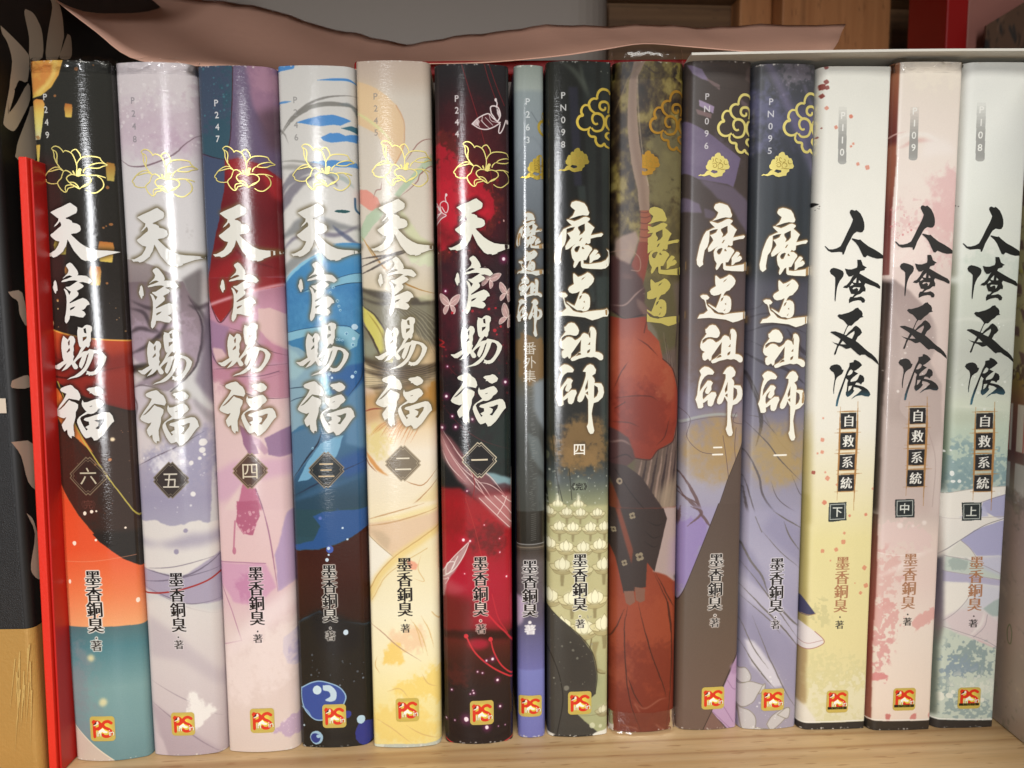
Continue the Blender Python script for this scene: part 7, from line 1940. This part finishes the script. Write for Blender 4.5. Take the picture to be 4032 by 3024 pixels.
# ------------------------------------------------------------------ the bookcase
def wood_mat(name, c1, c2, dark, rough=.5, sc=1.0, up=False):
    m = bpy.data.materials.new(name)
    m.use_nodes = True
    nt = m.node_tree
    b = nt.nodes["Principled BSDF"]
    b.inputs["Roughness"].default_value = rough
    tc = nt.nodes.new("ShaderNodeTexCoord")
    L = nt.links.new

    def noise(scale, vec, det=4):
        mp = nt.nodes.new("ShaderNodeMapping")
        mp.inputs["Scale"].default_value = vec[::-1] if up else vec
        nz = nt.nodes.new("ShaderNodeTexNoise")
        nz.inputs["Scale"].default_value = scale
        nz.inputs["Detail"].default_value = det
        L(tc.outputs["Object"], mp.inputs[0])
        L(mp.outputs[0], nz.inputs["Vector"])
        return nz

    def ramp(src, stops):
        r = nt.nodes.new("ShaderNodeValToRGB")
        els = r.color_ramp.elements
        while len(els) < len(stops):
            els.new(.5)
        for e, (p_, c) in zip(els, stops):
            e.position, e.color = p_, (*lin(c), 1)
        L(src, r.inputs[0])
        return r

    def mixn(fac, a, bcol, mode='MIX'):
        mx = nt.nodes.new("ShaderNodeMix")
        mx.data_type = 'RGBA'
        mx.blend_type = mode
        L(fac, mx.inputs[0])
        L(a, mx.inputs[6])
        if isinstance(bcol, tuple):
            mx.inputs[7].default_value = (*lin(bcol), 1)
        else:
            L(bcol, mx.inputs[7])
        return mx.outputs[2]
    grain = noise(1.0 * sc, (9, 260, 260))
    base = ramp(grain.outputs[0], [(.3, c1), (.7, c2)])
    band = noise(1.0 * sc, (1.2, 62, 62), 2)
    bandr = ramp(band.outputs[0], [(.57, (0, 0, 0)), (.63, (200, 200, 200)), (.66, (0, 0, 0))])
    col = mixn(bandr.outputs[0], base.outputs[0], dark)
    fine = noise(1.0 * sc, (120, 2400, 2400), 3)
    finer = ramp(fine.outputs[0], [(.52, (0, 0, 0)), (.70, (200, 200, 200))])
    col = mixn(finer.outputs[0], col, tuple(int(v * .86) for v in c1))
    fl = noise(1.0 * sc, (110, 700, 700), 1)
    flr = ramp(fl.outputs[0], [(.66, (0, 0, 0)), (.71, (190, 190, 190))])
    col = mixn(flr.outputs[0], col, dark)
    L(col, b.inputs["Base Color"])
    bp = nt.nodes.new("ShaderNodeBump")
    bp.inputs["Strength"].default_value = .25
    bp.inputs["Distance"].default_value = .0002
    L(fine.outputs[0], bp.inputs["Height"])
    L(bp.outputs[0], b.inputs["Normal"])
    return m


M_pine = wood_mat("pine_wood", (208, 178, 136), (193, 159, 113), (148, 104, 62), .45)
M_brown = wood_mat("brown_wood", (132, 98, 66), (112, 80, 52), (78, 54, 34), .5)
M_post = wood_mat("post_wood", (196, 134, 84), (172, 112, 66), (118, 74, 42), .5, up=True)
case = thing("bookcase", "pale pine bookcase shelf that carries the whole row of books", "bookcase", (0, .23, 0), (0, 0, R(4.0)))
part("shelf_board", box_mesh("shelf_board", -.30, .36, -.12, .20, -.018, 0, .001), M_pine, case)
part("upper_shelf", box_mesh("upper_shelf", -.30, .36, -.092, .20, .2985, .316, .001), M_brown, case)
part("back_panel", box_mesh("back_panel", -.30, .36, .184, .199, .001, .298), M_brown, case)  # brown colour stands in for shade on a pale back surface
part("upright", box_mesh("upright", .131, .148, .170, .1835, .001, .298, .0008), M_post, case)
part("upright", box_mesh("upright", .1485, .205, .158, .1835, .001, .298, .0008), M_post, case)
part("side_panel", box_mesh("side_panel", -.318, -.301, -.12, .20, -.018, .316, .001), M_pine, case)

bm = bmesh.new()  # backing added in place of the lit part of the back surface
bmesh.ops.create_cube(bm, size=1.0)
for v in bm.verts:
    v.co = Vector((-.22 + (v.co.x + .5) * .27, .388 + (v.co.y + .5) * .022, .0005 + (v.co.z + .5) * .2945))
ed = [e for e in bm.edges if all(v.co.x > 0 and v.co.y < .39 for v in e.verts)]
bmesh.ops.bevel(bm, geom=ed, offset=.02, segments=8, affect='EDGES', profile=.5)  # edge rounded so the backing fades softly into the shade
me = bpy.data.meshes.new("pale_backing")
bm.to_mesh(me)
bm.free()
o = part("pale_backing", me, mat("pale_grey_backing", (164, 153, 143), .6), None, smooth=False)
o["label"] = "pale grey backing added for the lit back surface, seen above the pink sheet"
o["category"] = "backing"

# ------------------------------------------------------------------ what stands left of the row
t = thing("tall_book", "tall black book with white brush strokes and a gold paper band at its foot", "book", (-.1658, .2135, 0), (0, 0, R(1.0)))
M_blk = mat("black_cover", (26, 27, 30), .42, bump=(.9, 3000, 3000, 3))
M_side = mat("black_cover_side", (17, 14, 14), .5)
M_stroke = mat("white_brush_print", (206, 190, 172), .55)
wb = .025
bk = part("spine", box_mesh("spine", -wb, wb - .0022, 0, .01, .0002, .262, .0004), M_blk, t)
# rounded hinge between spine and cover
V, Fc = [], []
for k in range(9):
    a = k / 8 * math.pi / 2
    x, y = wb - .0022 + .0022 * math.sin(a), .0022 * (1 - math.cos(a))
    V += [(x, y, .0002), (x, y, .262)]
for k in range(8):
    Fc.append((2 * k, 2 * k + 2, 2 * k + 3, 2 * k + 1))
part("hinge", mesh("hinge", V, Fc), M_side, t, smooth=True)
sd = part("cover", box_mesh("cover", wb - .002, wb, .0022, .175, .0002, .262), M_side, t)
part("page_block", box_mesh("page_block", -wb + .003, wb - .003, .011, .172, .002, .259), M_page, t)
M_gold = mat("gold_band_paper", (186, 144, 78), .42, .25, bump=(.5, 900, 900, 3))
V, Fc = [], []
pr = [(-wb, -.0003), (wb - .0022, -.0003)] + [(wb - .0022 + .0025 * math.sin(k / 8 * math.pi / 2), .0022 - .0025 * math.cos(k / 8 * math.pi / 2)) for k in range(1, 9)] + [(wb + .0003, .17)]
for x, y in pr:
    V += [(x, y, .0003), (x, y, .0462)]
for k in range(len(pr) - 1):
    Fc.append((2 * k, 2 * k + 2, 2 * k + 3, 2 * k + 1))
bd = part("paper_band", mesh("paper_band", V, Fc), M_gold, t)
# pale hairline sprays printed on the band
M_spray = mat("pale_gold_print", (206, 172, 104), .4, .2)
V, Fc = [], []
g = random.Random(4)
for i in range(16):
    x0 = g.uniform(.0195, .0245)
    z0 = g.uniform(.026, .044)
    x1, z1 = x0 + g.uniform(-.004, -.0005), z0 - g.uniform(.012, .024)
    b = len(V)
    V += [(x0 - .00018, -.0005, z0), (x0 + .00018, -.0005, z0), (x1, -.0005 - i * 2e-6, z1)]
    Fc.append((b, b + 1, b + 2))
part("printed_spray", mesh("printed_spray", V, Fc), M_spray, bd)
SIDE_MARKS = [[(0.2185, 0.2172), (0.2222, 0.2163), (0.2269, 0.2149), (0.2301, 0.2136), (0.2309, 0.2121), (0.2292, 0.2053), (0.2253, 0.2045), (0.223, 0.2015), (0.2206, 0.2013), (0.2226, 0.2089), (0.2211, 0.2134), (0.219, 0.2152)], [(0.2306, 0.2261), (0.2341, 0.2264), (0.2365, 0.225), (0.2384, 0.2219), (0.2376, 0.2147), (0.2312, 0.2122), (0.2315, 0.2185), (0.23, 0.2244)], [(0.2435, 0.2345), (0.2474, 0.2355), (0.2499, 0.232), (0.2503, 0.226), (0.2495, 0.2235), (0.2458, 0.2168), (0.2395, 0.2148), (0.2413, 0.2229), (0.2446, 0.2317)], [(0.2524, 0.2267), (0.2543, 0.2263), (0.2543, 0.2211), (0.252, 0.2187), (0.2469, 0.2176), (0.2493, 0.2218)], [(0.2206, 0.2013), (0.2229, 0.201), (0.2198, 0.1946), (0.2189, 0.1934), (0.2233, 0.1976), (0.2295, 0.2049), (0.2299, 0.2003), (0.2254, 0.194), (0.2221, 0.1901), (0.22, 0.1892), (0.217, 0.19), (0.2171, 0.192)], [(0.2296, 0.1982), (0.2285, 0.1958), (0.223, 0.1873), (0.2214, 0.1834), (0.2216, 0.1819), (0.2298, 0.1803), (0.2317, 0.1976)], [(0.2134, 0.1439), (0.2198, 0.1438), (0.2209, 0.1343), (0.2179, 0.1375), (0.2175, 0.1412), (0.2149, 0.1425)], [(0.2123, 0.1191), (0.2197, 0.12), (0.2201, 0.1164), (0.2121, 0.1171)], [(0.21, 0.102), (0.22, 0.0996), (0.2203, 0.0867), (0.2163, 0.0892), (0.2139, 0.0973)], [(0.2145, 0.0804), (0.2177, 0.0769), (0.2202, 0.0662), (0.219, 0.0593), (0.2156, 0.0616), (0.2148, 0.065), (0.2177, 0.0733)]]
for i, mk in enumerate(SIDE_MARKS):
    part("brush_mark", mesh("brush_mark", [(wb + .00012 + i * 4e-6, y - .2135, z) for y, z in smooth_line(mk + mk[:1], 3)[:-1]], [tuple(range(len(mk) * 3))]), M_stroke, sd)
V, Fc = [], []
for zz, x0 in ((.1120, .0085),):
    V += [(-.02, -.00045, zz - .0022), (.0225, -.00045, zz - .0022), (.0225, -.00045, zz + .0020), (-.02, -.00045, zz + .0026)]
    Fc.append((0, 1, 2, 3))
part("brush_mark", mesh("brush_mark", V, Fc), M_stroke, bk)

t = thing("slim_box", "thin red book or case wedged between the tall black book and the row", "book", (-.1380, .2148, 0), (0, R(1.1), R(1.0)))
M_red = mat("red_board", (224, 42, 22), .45, bump=(.3, 1200, 1200, 2))
part("spine", box_mesh("spine", -.0014, .0009, 0, .004, .0003, .181, .0003), M_red, t)
part("cover", box_mesh("cover", .0011, .0017, .0012, .15, .0003, .1805, .0002), mat("red_cover", (190, 22, 16), .4), t)
part("page_block", box_mesh("page_block", -.0013, .0010, .0045, .148, .0006, .180), M_page, t)

# ------------------------------------------------------------------ the big book standing at the right
p = Paint(None, 220, 1400, 9)
p.kx = 1
ys = np.linspace(0, 1, 1400)
st = [(0, (120, 110, 60)), (.12, (150, 140, 70)), (.30, (168, 160, 84)), (.44, (150, 136, 72)), (.50, (120, 84, 72)), (.56, (104, 72, 72)), (.62, (150, 142, 126)), (.72, (166, 157, 136)), (.85, (176, 164, 138)), (1, (184, 174, 140))]
for i in range(3):
    p.im[..., i] = np.interp(ys, [a for a, _ in st], [c[i] for _, c in st])[:, None]
p.blot([(0, 100), (220, 100), (220, 640), (0, 640)], (92, 74, 66), .9, .07, .06, 30)
p.blot([(0, 200), (220, 200), (220, 620), (0, 620)], (196, 190, 140), .7, .12, .08, 30, p.n2)
for i in range(14):
    p.poly([(20 + (i * 53) % 160, 200 + i * 30), (70 + (i * 53) % 160, 190 + i * 30), (60 + (i * 53) % 160, 214 + i * 30), (14 + (i * 53) % 160, 220 + i * 30)], (100, 76, 76), .85, 1.5, 4)
for x in (30, 80, 130, 180):
    p.poly([(x, 690), (x + 34, 690), (x + 34, 790), (x, 790)], (200, 196, 186), .9, 1)
    p.poly([(x + 8, 690), (x + 12, 690), (x + 12, 790), (x + 8, 790)], (170, 70, 66), .9, .6)
    p.poly([(x, 815), (x + 34, 815), (x + 34, 900), (x, 900)], (190, 190, 186), .9, 1)
p.blot([(0, 880), (220, 880), (220, 1400), (0, 1400)], (126, 118, 108), .8, .02, .2, 30)
p.blot([(0, 900), (220, 900), (220, 1400), (0, 1400)], (184, 160, 148), .6, .1, .15, 30, p.n2)
p.line([(96, 1180), (104, 1165), (112, 1180), (108, 1204), (98, 1204), (96, 1180)], 3, (104, 116, 84), .9, .5)
img = p.image("big_book_print")
M_big = mat("big_book_cover", rough=.32, img=img)
t = thing("large_book", "large book at the far right, its olive and brown printed cover facing the row", "book", (.1608, .245, 0), (0, R(-.55), R(1.5)))
Hb = .2112
V = [(0, y, z) for z in (.0004, Hb) for y in (-.10, .155)]
UV = [((y + .0215) / .025, z / Hb) for z in (0, Hb) for y in (-.10, .155)]
# printed face, mirrored repeat so that the print runs on over the whole cover
V, UV, Fc = [], [], []
ysn = np.linspace(-.10, .155, 22)
for i, y in enumerate(ysn):
    for z in (.0004, Hb):
        V.append((-.0001, y, z))
        UV.append(((y + .0225) / .03, z / Hb))
for i in range(len(ysn) - 1):
    Fc.append((2 * i, 2 * i + 1, 2 * i + 3, 2 * i + 2))
M_big.node_tree.nodes["Image Texture"].extension = 'MIRROR'
cv = part("cover", box_mesh("cover", 0, .002, -.10, .155, .0003, Hb, .0003), mat("big_book_board", (150, 140, 116), .5), t)
part("cover_print", mesh("cover_print", V, Fc, UV), M_big, cv)
part("cover", box_mesh("cover", .022, .024, -.10, .155, .0003, Hb, .0003), mat("big_book_board2", (150, 140, 116), .5), t)
part("page_block", box_mesh("page_block", .0021, .0219, -.096, .150, .002, Hb - .003), M_page, t)

# ------------------------------------------------------------------ what lies on top of the row
def strip(xs, cols):
    """grid between a list of x stations; cols = list of functions x -> (x, y, z)"""
    V, Fc = [], []
    nr = len(cols[0])
    for c in cols:
        V += c
    for i in range(len(cols) - 1):
        for j in range(nr - 1):
            a = i * nr + j
            Fc.append((a, a + nr, a + nr + 1, a + 1))
    return V, Fc


TOPC = [(-.165, .276), (-.150, .270), (-.128, .2629), (-.103, .2598), (-.0827, .2552), (-.0623, .2502), (-.0542, .2476), (-.0419, .2456), (-.0315, .2465), (-.0109, .2493), (.0096, .2517), (.0302, .252), (.0507, .2521), (.0713, .2512), (.0918, .2516), (.136, .2518)]
BOTC = [(-.1470, .2400), (-.1375, .2325), (-.1290, .2262), (-.1190, .2186), (-.1040, .2150), (-.0810, .2128), (-.0600, .2122), (-.0489, .2135), (-.0288, .2150), (-.0086, .2152), (.0150, .2170), (.0300, .2190), (.0420, .2206), (.0560, .2196), (.0780, .2178), (.1001, .2176)]
tp, bt = smooth_line(TOPC, 4), smooth_line(BOTC, 4)
cols = []
for (xt, zt), (xb, zb) in zip(tp, bt):
    c = []
    for j in range(13):
        s_ = j / 12
        e = s_ + .12 * math.sin(s_ * math.pi)
        yf = .345 - .07 * min(1, max(0, (xb + .11) / .15))
        sc = yf / .32
        y = .247 + (yf - .247) * s_
        z = zb + (CAM_H + (zt - CAM_H) * sc - zb) * (s_ * .55 + .45 * s_ ** 1.7)
        x = xb + (xt * sc - xb) * s_
        k = math.exp(-((x + .10) / .04) ** 2)
        y += s_ * (.0010 * math.sin(x * 170 + s_ * 2) + .0007 * math.sin(x * 410 + 1 + s_ * 5))
        z += .0016 * math.sin(s_ * 9 + x * 60) * k
        c.append((x, y, z))
    cols.append(c)
V, Fc = strip(None, cols)
me = mesh("paper_sheet", V, Fc)
m_pk = mat("pink_paper", (238, 186, 162), .65, bump=(.5, 260, 700, 4))
o = part("paper_sheet", me, m_pk, None, smooth=True)
sol = o.modifiers.new("thickness", 'SOLIDIFY')
sol.thickness = .00025
o["label"] = "dull pink paper sheet curling up over the tops of the books"
o["category"] = "paper sheet"

o = part("red_folder", box_mesh("red_folder", -.050, .098, .2525, .262, .2132, .2176, .0008), mat("dark_red_card", (150, 14, 16), .5), None)
o["label"] = "dark red folder edge lying under the pink sheet"
o["category"] = "folder"

V, Fc = [], []
xs = np.linspace(.0535, .200, 24)
for i, x in enumerate(xs):
    dz = .0005 * math.sin((x - .0535) / .147 * math.pi)
    yf = .2318 - .0004 * math.sin((x - .05) * 20)
    for (y, z) in ((yf, .2121), (yf, .2128), (.372, .2128), (.372, .2121)):
        V.append((x + (.002 if y > .3 else 0), y, z + dz))
for i in range(len(xs) - 1):
    for j in range(4):
        a, b = i * 4 + j, i * 4 + (j + 1) % 4
        Fc.append((a, b, b + 4, a + 4))
Fc += [(0, 3, 2, 1), (len(V) - 4, len(V) - 3, len(V) - 2, len(V) - 1)]
o = part("white_board", mesh("white_board", V, Fc), mat("white_card", (220, 216, 206), .5), None)
o["label"] = "thin white board laid on top of the five right-hand novels"
o["category"] = "board"

t = thing("standing_case", "tall case with a bright red edge standing behind the row at the right", "case", (.205, .352, 0), (0, 0, R(4.0)))
part("spine", box_mesh("spine", -.0110, -.001, 0, .03, .0004, .2885, .0006), mat("case_red", (150, 10, 8), .45), t)
part("panel", box_mesh("panel", -.0009, .070, .0006, .03, .0004, .2885, .0006), mat("case_rose", (158, 104, 92), .55), t)

p = Paint(None, 256, 160, 21)
p.kx = 1
p.im[:] = (26, 21, 17)
p.blot([(0, 0), (256, 0), (256, 160), (0, 160)], (62, 42, 28), .9, .08, .08, 20)
p.blot([(0, 0), (256, 0), (256, 160), (0, 160)], (90, 64, 46), .8, .22, .05, 14, p.n2)
p.blot([(150, 0), (256, 0), (256, 160), (170, 160)], (80, 58, 44), .6, .16, .08, 16)
g = random.Random(7)
for i in range(40):
    x, y = g.uniform(0, 250), g.uniform(0, 150)
    p.line([(x, y), (x + g.uniform(-20, 20), y + g.uniform(10, 40))], g.uniform(3, 8), (34, 30, 28) if i % 2 else (100, 72, 54), .8, 1)
M_art = mat("print_mottled", rough=.5, img=p.image("mottled_print"))
cx0, cz0 = .2055, .2134
pts = [(.2040, .2134), (.2500, .2134), (.2500, .2820), (.2320, .2742), (.2050, .2580)]
V = [(x, .3400, z) for x, z in pts] + [(x, .3412, z) for x, z in pts]
UVs = [((x - .204) / .046, (z - .2134) / .0686) for x, z in pts] * 2
Fc = [(0, 1, 2, 3, 4), (9, 8, 7, 6, 5)] + [(i, i + 5, (i + 1) % 5 + 5, (i + 1) % 5) for i in range(5)]
o = part("printed_card", mesh("printed_card", V, Fc, UVs), M_art, None)
o["label"] = "dark mottled printed card with a sloping top in front of the red-edged case"
o["category"] = "card"
